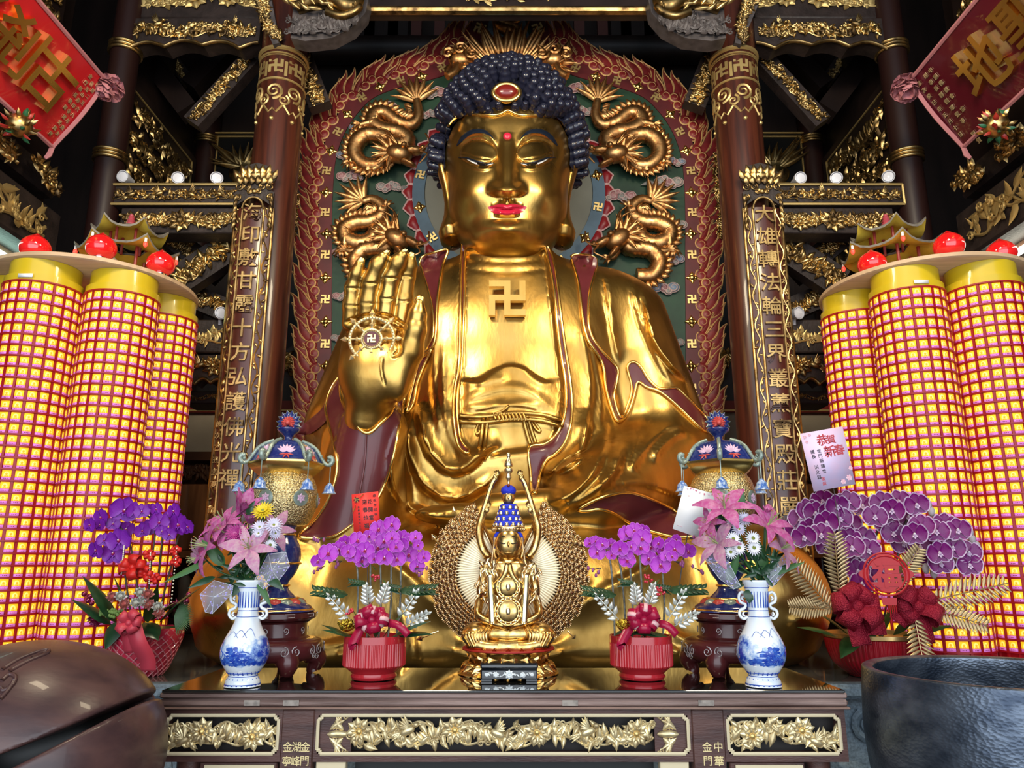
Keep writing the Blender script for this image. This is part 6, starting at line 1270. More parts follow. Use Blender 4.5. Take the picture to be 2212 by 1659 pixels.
# ================================================================ wooden fish drum and bronze bowl
FW = mat('fish drum wood', (.088,.042,.038), .36, var=.5, vs=3.2, col2=(.045,.022,.024), coat=.1, stretch=(1,3,5), bump=.06, bs=12)
fx = P(46, 1678, 2.45); fish = thing('wooden_fish_drum', 'large brown polished wooden fish drum with a dark mouth slot at the lower left', 'wooden fish', (fx[0], fx[1], .003))
sl_d = nrm(P(333, 1503, 2.2)-P(0, 1618, 2.2)); sl_n = nrm(np.cross((0,-1,0), sl_d)); sc0 = P(60, 1628, 2.45)
def fishf(p):
    b = s_ell(p, fx+np.array([-.02,0,0]), (.385,.40,.385)); b = smin(b, s_ell(p, fx+np.array([.12,-.02,.08]), (.27,.30,.26)), .1)
    q = p-sc0; u = q@sl_d; n = q@np.array(sl_n)-.05*(u/.4)**2; w_ = np.clip(.030-.022*np.clip(u/.42, -1, 1), .008, .06)
    s = np.maximum(np.abs(n)-w_, np.maximum(q[..., 1]-.22, -u-.6)); return -smin(-b, s, .014)
FV, FQ = nets(fishf, fx-.5, fx+.5, .0125); FV = snap(FV, fishf, 2); FV, FQ = subdiv(FV, FQ); FV = snap(FV, fishf, 1)
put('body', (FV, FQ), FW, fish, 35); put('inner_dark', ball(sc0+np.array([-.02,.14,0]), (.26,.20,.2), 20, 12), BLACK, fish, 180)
fb = [bvh_of(FV, FQ)]; mb = MB()
for L in ([(20,1450),(60,1428),(100,1412),(104,1404),(80,1408),(40,1424),(5,1446)], [(4,1470),(20,1456),(34,1462),(28,1478),(8,1492),(2,1486)], [(0,1510),(18,1490),(30,1470)], [(70,1422),(86,1412),(98,1408)]): mb.add(dtube(fb, L, .006, .003, 5))
mb.build('carved_eye', FW, fish, 180)
put('cushion', lathe(smooth_prof([(0,fx[2]-.44),(.30,fx[2]-.44),(.36,fx[2]-.40),(.34,fx[2]-.33),(.25,fx[2]-.33),(0,fx[2]-.36)]), 32), mat('red cushion', (.3,.02,.015), .8), fish, 60, tr(fx[0], fx[1], 0)); put('stand', lathe([(0,.003),(.32,.003),(.30,.08),(.24,.12),(.24,fx[2]-.50),(.32,fx[2]-.44),(0,fx[2]-.44)], 24), TABW2, fish, 40, tr(fx[0], fx[1], 0))
BZ = bpy.data.materials.new('blue black bronze'); BZ.use_nodes = True; nt = BZ.node_tree; b = nt.nodes['Principled BSDF']; b.inputs['Base Color'].default_value = (.045,.058,.080,1); b.inputs['Metallic'].default_value = .75; b.inputs['Roughness'].default_value = .33
tc = nt.nodes.new('ShaderNodeTexCoord'); mp = nt.nodes.new('ShaderNodeMapping'); mp.inputs['Scale'].default_value = (1,1,1.6); vo = nt.nodes.new('ShaderNodeTexVoronoi'); vo.inputs['Scale'].default_value = 75; bp = nt.nodes.new('ShaderNodeBump'); bp.inputs['Strength'].default_value = .16; bp.inputs['Distance'].default_value = .008
no = nt.nodes.new('ShaderNodeTexNoise'); no.inputs['Scale'].default_value = 9; no.inputs['Detail'].default_value = 8; rp = nt.nodes.new('ShaderNodeValToRGB'); rp.color_ramp.elements[0].position = .35; rp.color_ramp.elements[0].color = (.040,.055,.085,1); rp.color_ramp.elements[1].position = .68; rp.color_ramp.elements[1].color = (.17,.205,.26,1)
for a_, c_ in ((tc.outputs['Object'], mp.inputs[0]), (mp.outputs[0], vo.inputs['Vector']), (vo.outputs[0], bp.inputs['Height']), (bp.outputs[0], b.inputs['Normal']), (mp.outputs[0], no.inputs['Vector']), (no.outputs[0], rp.inputs[0]), (rp.outputs[0], b.inputs['Base Color'])): nt.links.new(a_, c_)
bzi = P(2178, 1450, 2.72); bw = thing('bronze_bowl', 'large dark blue black bronze singing bowl with a hammered side at the lower right', 'bowl', (bzi[0], 2.72, .003)); zr = bzi[2]; rb = .455
put('body', lathe(smooth_prof([(0,zr-.62),(.22,zr-.62),(.36,zr-.56),(.445,zr-.42),(.470,zr-.25),(.468,zr-.12),(rb+.004,zr-.015),(rb,zr),(rb-.012,zr+.003),(rb-.030,zr-.002),(rb-.035,zr-.02),(rb-.028,zr-.14),(.43,zr-.26),(.40,zr-.42),(.30,zr-.54),(0,zr-.58)], 5), 96), BZ, bw, 180, tr(bzi[0], 2.72, 0))
put('cushion', lathe(smooth_prof([(0,zr-.70),(.30,zr-.70),(.36,zr-.66),(.33,zr-.60),(.2,zr-.612),(0,zr-.615)]), 40), mat('red cushion'), bw, 60, tr(bzi[0], 2.72, 0)); put('stand', lathe([(0,.003),(.34,.003),(.32,.10),(.26,.14),(.26,zr-.76),(.34,zr-.70),(0,zr-.70)], 28), TABW2, bw, 40, tr(bzi[0], 2.72, 0))
# ================================================================ flowers
def orchid_mesh(name, main, edge, dark, lip, es=.92):
    mb = MB()
    for (a, L, W, z) in ((.08,.54,.80,.03),(math.pi-.08,.54,.80,.03),(math.pi/2,.52,.46,0),(-.95,.50,.42,0),(math.pi+.95,.50,.42,0)):
        M = rot2(a); mb.add(petalV(L, W, .10, 8, 1.15), 1, M@tr(.02,0,z-.012)); mb.add(petalV(L*es, W*es, .10, 8, 1.15), 0, M@tr(.02,0,z))
    mb.add(ball((0,-.02,.07), (.075,.085,.07), 10, 7), 3); mb.add(ball((0,.03,.11), (.035,.035,.04), 8, 6), 4)
    for s in (-1, 1): mb.add(leaf(.15,.10,.03,.08,4), 2, tr(0,-.03,.06)@rot2(-1.57+s*.75))
    mb.add(leaf(.16,.12,.03,.06,4), 2, tr(0,-.05,.06)@rot2(-1.57)); return mb.mesh(name, [main, edge, dark, lip, WHITE], 60)
PET = mat('orchid magenta', (.46,.030,.52), .42, var=.2, vs=30); PEE = mat('orchid pale rim', (.62,.16,.62), .45); PED = mat('orchid deep throat', (.32,.015,.10), .4); PEL = mat('orchid lip', (.42,.03,.09), .4)
PV = mat('orchid violet', (.21,.014,.40), .42, var=.25, vs=30); PVE = mat('violet rim', (.23,.03,.42), .45); PW = mat('orchid wine purple', (.19,.002,.15), .4, var=.3, vs=30); PWE = mat('orchid white rim', (.62,.45,.62), .45)
ORC = orchid_mesh('flower', PET, PEE, PED, PEL); ORV = orchid_mesh('flower', PV, PVE, PV, PED, .97); ORW = orchid_mesh('flower', PW, PWE, PWE, PWE, .90)
LEAF = mat('dark green leaf', (.018,.065,.025), .35, var=.4, vs=14, coat=.2); LEAF2 = mat('fresh green leaf', (.045,.13,.035), .4, var=.4, vs=14); STEM = mat('glossy flower stem', (.20,.20,.17), .25, var=.6, vs=50); STEMD = mat('dark stem', (.045,.035,.030), .4); BUD = mat('orchid bud', (.28,.07,.20), .45)
SILV = mat('silver white leaf', (.62,.62,.55), .25, .55); BERRY = mat('red berry', (.45,.006,.020), .12, coat=1); RIB = mat('crimson satin ribbon', (.34,.006,.040), .28, sheen=1); RIBP = mat('pink satin ribbon', (.75,.42,.42), .35); FOIL = mat('gold foil flower', (.75,.50,.06), .25, 1, bump=1, bs=120); GFERN = mat('bronze fern', (.42,.30,.15), .35, .6)
def face_cam(p, tilt=0, turn=0, roll=0):
    n = nrm(np.array([CAM[0]*.6+p[0]*.4, 0, CAM[2]+.1])-p); n = nrm(n+np.array([turn, 0, tilt])); u = nrm(np.cross((0,0,1), n)); v = np.cross(n, u)
    c, s = math.cos(roll), math.sin(roll); return fr(p, c*u+s*v, c*v-s*u, n)
def flowers(root, me, L, Y, org, k, dy=.03, seed=1, tmax=.35, name='flower'):
    rg = random.Random(seed); cs = []
    for (x, y, r) in L:
        p = P(org[0]+x/org[2], org[1]+y/org[2], Y+rg.uniform(-dy, dy)); s = r*2*k/org[2]*1.12
        M = face_cam(p, rg.uniform(-.25,.15), rg.uniform(-tmax,tmax), rg.uniform(-.25,.25)); M[:3, :3] *= s; M[:3, 3] -= np.array(root.location); o = bpy.data.objects.new(name, me); COL.objects.link(o); o.parent = root; o.matrix_local = Matrix(M.tolist()); cs.append(p)
    return cs
def stems(root, L, r, m=STEM, name='stem'):
    for pts in L: put(name, tube(catmull(pts, 5), r, 7), m, root, 60)
def leaf_part(root, p, d, L, W, m=LEAF, up=(0,-.3,1), bend=-.12, name='leaf', tip=.7):
    d = nrm(d); v = nrm(np.cross(up, d)); put(name, leaf(L, W, W*.10, bend*L, 9, tip), m, root, 60, fr(p, d, v, np.cross(d, v)))
def bow(root, c, s, mats, n=7, tails=(), seed=1, name='ribbon_bow', stripe=True):
    rg = random.Random(seed); mb = MB()
    for i in range(n):
        a = 2*math.pi*i/n+rg.uniform(-.2,.2); el = rg.uniform(-.1,.5); d = nrm(np.array([math.cos(a), -.35-.3*el, math.sin(a)*.62+.12])); w_ = nrm(np.cross(d, (0,-1,.3)))*s*.19; L = s*rg.uniform(.50,.68); t = np.linspace(0, 1, 13)
        c_ = np.array([c+d*L*(math.sin(math.pi*q)*.9+.0)*(1 if q < .5 else 1)+np.cross(d, w_/np.linalg.norm(w_))*L*.32*math.sin(2*math.pi*q) for q in t])
        V = np.concatenate([c_-w_, c_+w_]); F = [(j, j+1, 14+j, 13+j) for j in range(12)]; mb.add((V, F), 0)
        if stripe: o_ = np.cross(d, w_/np.linalg.norm(w_))*.0; V = np.concatenate([c_-w_*.35, c_+w_*.35])+d*.0025; mb.add((V, F), 1) if i % 2 == 0 else None
    mb.add(ball(c+np.array([0,-.03*s*5,0]), s*.14, 10, 8), 0)
    o = mb.build(name, mats, root, 80); o.modifiers.new('thickness', 'SOLIDIFY').thickness = .0012
    for T_, wd in tails:
        q = catmull(np.array(T_), 5); d = np.gradient(q, axis=0); d /= np.linalg.norm(d, axis=1)[:, None]; w_ = np.cross(d, np.array([0,-1,.15])); w_ = w_/(np.linalg.norm(w_, axis=1)[:, None]+1e-9)*wd; k = len(q)
        t = put('ribbon_tail', (np.concatenate([q-w_, q+w_]), [(j, j+1, k+j+1, k+j) for j in range(k-1)]), mats[0], root, 80); t.modifiers.new('thickness', 'SOLIDIFY').thickness = .0012
def sprig(root, p, d, L, n, m, lw, name='silver_sprig', berries=False):
    mb = MB(); d = nrm(d); u = nrm(np.cross(d, (0,-1,0))); mb.add(tube([p, p+d*L*.5+np.array([0,-.01,0]), p+d*L], .0018, 5))
    for i in range(n):
        q = p+d*L*(.25+.75*i/n); e = nrm(d*.7+u*(1 if i % 2 else -1)); mb.add(leaf(lw*(1.25-.6*i/n), lw*.62, .004, .004, 5, .75), 0, fr(q, e, np.cross((0,-1,.25), e), nrm((0,-1,.25))))
    mb.add(leaf(lw*.7, lw*.4, .004), 0, fr(p+d*L*.97, d, np.cross((0,-1,0), d), (0,-1,0))); put_ = mb.build(name, m, root, 60)
def berries(root, p, n, r, spread, seed=1):
    rg = random.Random(seed); mb = MB()
    for i in range(n): mb.add(ball(p+np.array([rg.uniform(-1,1)*spread, rg.uniform(-.5,.2)*spread, rg.uniform(-1,1)*spread*.8]), r, 10, 8))
    mb.build('berry_cluster', BERRY, root, 180)
REDC = mat('red ceramic pot', (.46,.018,.026), .22, coat=.4)
def ribbed_pot(root, p, k):
    rib = lambda a: 1+.010*np.sign(np.cos(a*66))
    put('pot', lathe(smooth_prof([(0,1*k),(47*k,1*k),(47*k,12*k),(49*k,14*k),(62*k,25*k),(66*k,28*k)], 2), 60), REDC, root, 50, tr(*p)); put('ribbed_wall', lathe([(64*k,26*k),(66.5*k,29*k),(66.5*k,74*k),(65*k,75*k)], 264, False, rib), REDC, root, 20, tr(*p))
    put('rim', lathe([(60*k,74*k),(67*k,74*k),(67*k,89*k),(62*k,89*k),(62*k,80*k),(0,80*k)], 60), REDC, root, 40, tr(*p))
def orchid_plant(cx, label, org, FL, stemsx, seed, mir):
    Y = 3.06; p = P(cx, 1465, Y); p[2] = ZT+.001; k = 1/pxm(Y, 1420); r = thing('potted_orchid', label, 'potted orchid', p); ribbed_pot(r, p-np.array([0,0,0]), k); kk = 1/pxm(Y, 1200)
    flowers(r, ORC, FL, Y-.03, org, kk, .05, seed)
    Z = lambda x, y, d=0: P(x, y, Y+d)
    for i, (xt, yt, xb) in enumerate(stemsx): stems(r, [[Z(xb, 1378, .0), Z((xt+xb)/2+3, (yt+1378)/2, .01), Z(xt, yt, .0), Z(xt+(xt-cx)*.35, yt-30, .0)]], .0042)
    s = mir
    for (x, y, dx, dz, L, W, m) in ((cx-20,1376,-.25,.9,.13,.045,LEAF2),(cx+5,1378,.1,1,.12,.05,LEAF),(cx+40,1376,.9,.5,.17,.07,LEAF),(cx-45,1376,-.9,.35,.12,.045,LEAF),(cx+20,1378,.55,.8,.14,.05,LEAF2),(cx-5,1378,-.4,.5,.10,.04,LEAF),(cx+55,1374,1,.2,.14,.06,LEAF),(cx-60,1372,-1,.6,.10,.04,LEAF)): leaf_part(r, Z(x, y, -.05), (dx*s, -.35, dz), L, W, m)
    for (x, y, dx, dz, L) in ((cx-55,1285,-1,.15,.15),(cx+55,1275,1,.05,.16),(cx-8,1262,-.6,.1,.09),(cx+14,1264,.7,-.1,.09)):
        d = nrm((dx, -.2, dz)); mb = MB(); c = Z(x, y, -.06); u = nrm(np.cross(d, (0,-.5,1))); mb.add(leaf(L, L*.42, .008, -.03, 9, .65), 0, fr(c, d, np.cross((0,-.55,.83), d), (0,-.55,.83)))
        for i in range(6):
            for e in (-1, 1): mb.add(leaf(L*.26, L*.13, .004), 0, fr(c+d*L*(.2+.12*i), nrm(d*.7+np.cross((0,-.55,.83), d)*e), nrm(np.cross((0,-.55,.83), nrm(d*.7+np.cross((0,-.55,.83), d)*e))), (0,-.55,.83)))
        mb.build('artificial_leaf', LEAF, r, 60)
    bow(r, Z(cx-mir*2-12*mir*0, 1338, -.10), .115, [RIB, RIBP], 9, [([Z(cx-20,1345,-.10), Z(cx-36,1372,-.12), Z(cx-45,1392,-.135), Z(cx-40,1398,-.135)], .017), ([Z(cx+30,1345,-.1), Z(cx+55,1352,-.12), Z(cx+75,1372,-.12)], .014)], seed)
    for (x, y, dx, dz, L) in ((cx-40,1350,-.7,.75,.15),(cx+48,1350,.55,.85,.15),(cx-10,1318,-.1,1,.09),(cx+58,1358,.95,.5,.12),(cx+12,1320,.3,1,.10)): sprig(r, Z(x, y, -.07), (dx, -.15, dz), L, 9, SILV, .03)
    for (x, y, n) in (((cx+2,1250,9),(cx-52,1320,8)) if mir > 0 else ((cx+15,1250,9),(cx+42,1277,9))): berries(r, Z(x, y, -.10), n, .0058, .016, n+seed)
    fl = MB(); c = Z(cx-60 if mir > 0 else cx-38, 1366, -.09)
    for i in range(16): fl.add(petalV(.045, .045, .5, 4), 0, fr(c, *(lambda d: (d, nrm(np.cross((0,0,1), d)), np.cross(d, nrm(np.cross((0,0,1), d)))))(nrm((math.cos(i*2.4), math.sin(i*2.4), .2+.08*i)))))
    fl.build('gold_foil_flower', FOIL, r, 60)
    for (x, y) in ((cx-20,1225),(cx+6,1232),(cx-10,1310),(cx+28,1262)):
        for e in (-1, 1): leaf_part(r, Z(x, y, -.05), (e*.6, -.2, .8), .026, .014, LEAF2, name='small_leaf')
    mb = MB(); rg = random.Random(seed)
    for (x, y, n) in ((cx-120,1230,3),(cx-85,1220,4),(cx+105,1235,4),(cx-118,1168,4),(cx+60,1185,5)):
        x = x if mir > 0 else 2*cx-x
        for i in range(n): q = Z(x+rg.uniform(-12,12), y+rg.uniform(-8,8), -.03); mb.add(ball(q, (.006,.006,.009), 8, 6)); mb.add(tube([q, Z(x+(8 if x < cx else -8)*2, y-8, -.01)], .0014, 4), 1)
    mb.build('buds', [BUD, STEMD], r, 180); return r, Z
OL = [(185,545,65),(270,515,60),(100,608,48),(325,455,50),(425,440,60),(345,530,50),(390,560,60),(465,605,55),(490,520,62),(520,405,45),(600,350,65),(700,310,60),(640,445,60),(590,500,65),(640,580,60),(555,590,40),(745,590,60),(790,420,55),(735,490,50),(775,475,55),(840,555,65),(895,415,45),(915,480,38),(960,575,48),(910,650,52),(705,420,50),(455,470,45)]
OR = [(105,310,48),(155,290,42),(170,395,65),(215,320,52),(295,325,50),(380,360,65),(300,420,42),(430,400,58),(445,470,65),(435,225,65),(510,195,65),(585,205,60),(580,265,75),(570,350,68),(660,345,62),(645,450,65),(730,310,50),(760,370,45),(750,510,78),(880,365,78),(1005,385,62),(895,275,40),(840,310,42),(480,340,45),(800,430,45),(860,430,45)]
LO, LZ = orchid_plant(807, 'pink orchid in a red ribbed pot, left of the golden figurine', (660,1050,3.769), OL, [(772,1230,768),(800,1225,792),(822,1215,818),(846,1215,838),(868,1205,856)], 1, 1)
RO, RZ = orchid_plant(1387, 'pink orchid in a red ribbed pot, right of the golden figurine', (1250,1100,4.2536), OR, [(1316,1205,1328),(1338,1215,1352),(1360,1220,1366),(1382,1205,1386),(1432,1230,1432)], 2, -1)
# ---- greeting cards on sticks
def card(name, label, C, Y, m, stick, texts, deco=None, yb=0):
    c = [P(x, y, Y) for x, y in C]; ctr = sum(c)/4; t = thing(name, label, 'card', P(*stick[-1], Y+.01)); n = np.array([0,.002,0]); V = np.array([q for q in c]+[q+n for q in c]); put('sheet', (V, [(0,3,2,1),(4,5,6,7),(0,1,5,4),(1,2,6,5),(2,3,7,6),(3,0,4,7)]), m, t, 0)
    put('stick', tube([P(x, y, Y+.006) for x, y in stick], .0022, 6), STEMD, t); u = nrm(c[1]-c[0]); v = nrm(c[0]-c[3]); w_, h = np.linalg.norm(c[1]-c[0]), np.linalg.norm(c[0]-c[3]); N = np.array([0,-1.,0]); v = np.cross(N, u); M = fr(c[3]+(c[0]-c[3])*0-np.array([0,.0005,0]), u, v, N); o3 = (c[0]-c[3]); M[:3, 3] = c[0]-v*h-np.array([0,.0005,0])
    for s, x, y, sz, pit, mm, th in texts:
        g = MB()
        column_text(g, s, M@tr(x*w_, y*h, .0), sz*h, pit*h, 0, th, .008); g.build('lettering', mm, t, 0)
    if deco: g = MB(); ms = deco(g, M, w_, h); g.build('printed_flowers', ms, t, 0)
    return t
INKB = mat('black ink', (.012,.008,.010), .6); INKR = mat('red ink', (.45,.045,.06), .6)
def deco_red(g, M, w_, h):
    for i in range(10): g.add(leaf(.016,.004,.0006), i % 2, M@tr(.17*w_, .87*h, .0006)@rot2(i*.63))
    for d in (0, .03): g.add(tube([(.0,(.60+d)*h,.0006),(.12*w_,(.72+d)*h,.0006)], .0007, 4), 0, M); g.add(tube([(.30*w_,(.90+d)*h,.0006),(.46*w_,(.985)*h,.0006)], .0007, 4), 0, M)
    return [mat('gold print', (.35,.20,.03), .5), INKB]
card('greeting_card', 'upright red greeting card with black brush writing standing in the left pink orchid', [(759.5,1068.5),(817,1061),(822,1160),(765,1165)], 3.12, mat('red card', (.80,.035,.028), .5), [(793,1150),(795,1300),(797,1378)],
     [('恭祝海印寺',.84,.91,.075,.105,INKB,.014),('花開富貴',.66,.79,.115,.18,INKB,.018),('迎春納福',.46,.80,.115,.18,INKB,.018),('金航園藝有限公司',.22,.70,.052,.072,INKB,.010),('敬賀',.22,.10,.075,.085,INKB,.014)], deco_red)
def deco_pink(g, M, w_, h):
    for (x, y, r) in ((.83,.13,.075),(.68,.08,.065),(.92,.28,.055),(.08,.93,.05),(.2,.95,.04),(.1,.84,.04)):
        for i in range(6): g.add(leaf(r*w_, r*w_*.8, .0004), i % 2, M@tr(x*w_, y*h, .0005)@rot2(i*1.05))
        g.add(spiral(r*w_*.7, 2, .0005, 18), 2, M@tr(x*w_, y*h, .001))
    return [mat('print rose', (.75,.45,.55), .6), mat('print pale rose', (.80,.58,.68), .6), mat('print deep rose', (.60,.15,.25), .6)]
card('greeting_card', 'large pale pink greeting card with red and black writing above the big purple orchid', [(1728,937),(1820,921),(1848,1046),(1758,1062)], 4.02, mat('pale pink card', (.70,.58,.84), .5, var=.12, vs=12, col2=(.80,.55,.76)), [(1800,1050),(1822,1200),(1845,1370)],
     [('恭',.46,.83,.20,.2,INKR,.018),('賀',.66,.82,.16,.2,INKR,.014),('新',.56,.62,.21,.2,INKR,.014),('春',.78,.62,.19,.2,INKR,.018),('金門縣議會',.32,.66,.075,.088,INKB,.008),('議長 洪允興',.17,.66,.075,.088,INKB,.008),('敬獻',.25,.18,.07,.08,INKR,.008),('賀',.62,.10,.02,.02,INKB,0)], deco_pink)
def deco_wh(g, M, w_, h):
    for i in range(9): g.add(leaf(.022,.014,.0004), i % 2, M@tr((.70+.03*i)*w_, (.12+.02*(i % 3))*h, .0005)@rot2(i*.8))
    for i in range(8): g.add(leaf(.010,.006,.0004), i % 2, M@tr((.08+.11*i)*w_, .955*h, .0005)@rot2(i))
    g.add(tube([(.05*w_,.10*h,.0006),(.2*w_,.095*h,.0006)], .0008, 4), 0, M); return [mat('print rose'), mat('print deep rose')]
card('greeting_card', 'white greeting card with faint pink printed flowers tilted over the right pink orchid', [(1478,1049),(1548,1068),(1513,1163),(1453,1142)], 3.05, mat('white card', (.88,.86,.85), .5), [(1486,1150),(1472,1230),(1455,1378)], [('賀',.2,.80,.03,.03,INKR,0)], deco_wh)
# ---- big red bowl orchid on the right, violet orchid in a faceted pot on the left
Yb = 4.30; p = P(1895, 1462, Yb); p[2] = .9645; k = 1/pxm(Yb, 1410); BP = thing('potted_orchid', 'wine purple orchid with white edged petals in a fluted red bowl', 'potted orchid', p)
rib = lambda a: 1+.012*np.cos(a*60)
put('pot', lathe(smooth_prof([(0,.0),(48*k,.0),(58*k,4*k),(84*k,25*k),(96*k,55*k),(99*k,78*k)], 4), 240, True, rib), mat('glossy red glaze', (.36,.006,.016), .12, coat=.8), BP, 60, tr(*p)); put('gold_rim', lathe([(98*k,78*k),(101*k,80*k),(101*k,88*k),(92*k,88*k),(90*k,80*k),(0,78*k)], 60), mat('gold glaze', (.55,.36,.14), .3, .8), BP, 40, tr(*p))
BL = [(190,280),(135,345),(95,415),(205,425),(160,480),(260,360),(300,210),(405,250),(490,220),(430,345),(500,375),(330,370),(290,465),(440,425),(330,545),(415,515),(500,500),(520,560),(600,250),(745,225),(870,215),(1000,240),(690,330),(820,280),(775,380),(940,330),(830,455),(1040,400),(900,525),(1030,550),(1150,440),(1120,510),(1210,390),(1230,510),(1040,630),(1170,600),(1180,680),(1290,650),(1395,690),(1390,600),(1310,430),(550,620),(640,580),(560,735),(670,690),(590,830),(690,800),(605,490),(1085,475),(985,460),(1270,560),(250,300),(365,300)]
kb = 1/pxm(Yb-.1, 1200); flowers(BP, ORW, [(x, y, 76) for x, y in BL], Yb-.10, (1690,1020,3.456), kb, .10, 5, .25)
Zb = lambda x, y, d=0: P(x, y, Yb+d)
for pts in ([(1870,1375),(1820,1260),(1790,1150),(1740,1120)],[(1880,1375),(1850,1250),(1830,1140),(1800,1100)],[(1890,1375),(1885,1240),(1900,1130),(1940,1100)],[(1905,1375),(1960,1250),(2000,1170),(2060,1190)],[(1900,1375),(1935,1220),(1960,1120),(1990,1110)],[(1865,1375),(1862,1300),(1855,1230),(1850,1180)]): stems(BP, [[Zb(x, y) for x, y in pts]], .006, STEMD)
for (x, y, dx, dz, L, W) in ((1830,1370,-.9,.7,.26,.11),(1810,1375,-1,.35,.26,.10),(1860,1375,-.4,1,.24,.10),(1900,1375,.3,1,.28,.11),(1930,1372,.7,.8,.26,.11),(1950,1375,1,.4,.26,.10),(1880,1378,-.1,.8,.2,.1),(1850,1372,-.5,-.3,.2,.1)): leaf_part(BP, Zb(x, y, -.15), (dx, -.4, dz), L, W, LEAF2)
GLR = mat('glitter red ribbon', (.36,.012,.035), .35, .35, bump=1, bs=160); RB = [GLR, RIBP]
bow(BP, Zb(1843,1308,-.28), .25, RB, 6, [([Zb(1845,1310,-.28), Zb(1850,1350,-.33), Zb(1862,1395,-.35)], .05), ([Zb(1855,1305,-.28), Zb(1885,1335,-.32), Zb(1895,1372,-.34)], .05)], 3, stripe=False); bow(BP, Zb(1975,1310,-.26), .23, RB, 6, [([Zb(1972,1310,-.26), Zb(1992,1350,-.3), Zb(2002,1390,-.32)], .045), ([Zb(1960,1310,-.26), Zb(1945,1335,-.3), Zb(1938,1345,-.3)], .045)], 4, stripe=False)
for (x, y, dx, dz, L) in ((1800,1320,-.8,.9,.34),(1800,1315,-1,.05,.26),(1815,1290,-.1,1,.34),(1975,1330,-.05,-1,.36),(2000,1300,1,.25,.40),(1995,1310,.9,-.3,.3),(1925,1280,.5,.8,.28)):
    mb = MB(); d = nrm((dx,-.25,dz)); c = Zb(x, y, -.30); n_ = nrm(np.cross(np.cross(d, (0,-1,.2)), d)); u = np.cross(n_, d); mb.add(tube([c, c+d*L], .003, 5))
    for i in range(16):
        for e in (-1, 1): q = nrm(d*.55+u*e); mb.add(leaf(L*.22*math.sin(.35+2.6*(1-i/16)*.9)*.9+.015, .016, .003), 0, fr(c+d*L*(.06+.058*i), q, np.cross(n_, q), n_))
    mb.build('bronze_fern', GFERN, BP, 60)
fu = MB(); FM = face_cam(Zb(1914,1240,-.34), 0, 0); fw = .95/pxm(Yb-.34, 1250); FM[:3, :3] *= fw
for L in ([(-36,18),(0,50),(36,18)], [(-36,-18),(-58,0),(-36,18)], [(36,-18),(58,0),(36,18)], [(-36,-18),(0,-40),(36,-18)]): fu.add(plate(catmull(L, 5), -1, 1), 0, FM)
for r_ in (40, 47): fu.add(tube([(r_*math.cos(a), r_*math.sin(a), 0) for a in np.arange(36)/36*6.2832], 2.4, 6, True), 0, FM)
fu.add(glyph('福', .03, .03), 0, FM@tr(0, 0, 0, 62)); fu.add(plate([(-16,-52),(16,-52),(14,-68),(-14,-68)], -1, 1), 0, FM)
for i in range(7): fu.add(tube([(-12+4*i,-66,0),(-13+4.3*i,-84,0)], 1.0, 5), 0, FM)
fu.add(tube([(0,-40,-1),(0,-110,-1)], 1.2, 5), 0, FM); tag(fu.build('lucky_ornament', mat('red paper cutout', (.42,.010,.018), .5), BP, 30), 'red cut-out good fortune ornament')
mb = MB(); rg = random.Random(6); BGR = mat('pale orchid bud', (.42,.38,.42), .5)
for (x, y) in ((2005,1090),(2012,1105),(2035,1130),(2055,1140),(2085,1150),(2100,1165),(2110,1180),(2095,1150),(2068,1150),(2000,1228),(2017,1238)): mb.add(ball(Zb(x, y, -.06), (.02,.018,.03), 10, 7), 0)
mb.build('buds', BGR, BP, 180)
# left
Yl = 4.32; p = P(306, 1452, Yl); p[2] = .9645; k = 1/pxm(Yl, 1400); VP_ = thing('potted_orchid', 'violet orchid with carnations in a faceted red pot on the left', 'potted orchid', p)
FACET = mat('faceted red glass', (.60,.03,.07), .16, 0, coat=.8)
Vv = []; Ff = []; n = 18; rows = 10
pr_ = lambda t: np.interp(t, [0,.15,.5,.8,1], [40,50,64,74,72])*k
for j in range(rows+1):
    for i in range(n*2): a = 2*math.pi*(i+.0)/(n*2); r_ = pr_(j/rows)*(1+(.06 if (i+j) % 2 else -.04)); Vv.append((p[0]+r_*math.cos(a), p[1]+r_*math.sin(a), p[2]+j/rows*98*k))
for j in range(rows):
    for i in range(n*2): a, b = j*n*2+i, j*n*2+(i+1) % (n*2); c, d = a+n*2, b+n*2; Ff += [(a,b,d),(a,d,c)] if (i+j) % 2 else [(a,b,c),(b,d,c)]
Ff.append(tuple(range(n*2))[::-1]); put('pot', (np.array(Vv), Ff), FACET, VP_, 0); mb = MB(); t_ = np.linspace(0, 1, 14)
for i in range(22):
    for e in (-1, 1): a = 2*math.pi*i/22+e*t_*1.5; q = pr_(t_)+.004; mb.add(tube(np.c_[p[0]+q*np.cos(a), p[1]+q*np.sin(a), p[2]+t_*94*k], .0035, 5))
mb.build('raised_lattice', mat('pink glass ridge', (.70,.22,.26), .12, coat=1), VP_, 60); put('moss', lathe([(0,92*k),(68*k,92*k),(66*k,96*k),(0,100*k)], 24), LEAF, VP_, 40, tr(*p))
VL = [(990,190,88),(810,250,62),(720,310,50),(800,310,42),(900,300,46),(1000,340,56),(950,430,80),(830,430,46),(770,510,62),(905,535,76),(1075,200,55),(1130,200,50),(1200,190,46),(1250,185,45),(1265,290,62),(1170,335,56),(1130,355,50),(1390,200,55),(1350,255,50),(1430,310,78),(1500,325,52),(1350,385,46),(1290,360,40),(1240,250,40)]
kl = 1/pxm(Yl, 1150); flowers(VP_, ORV, VL, Yl-.05, (0,1050,3.686), kl, .08, 7, .7)
Zl = lambda x, y, d=0: P(x, y, Yl+d)
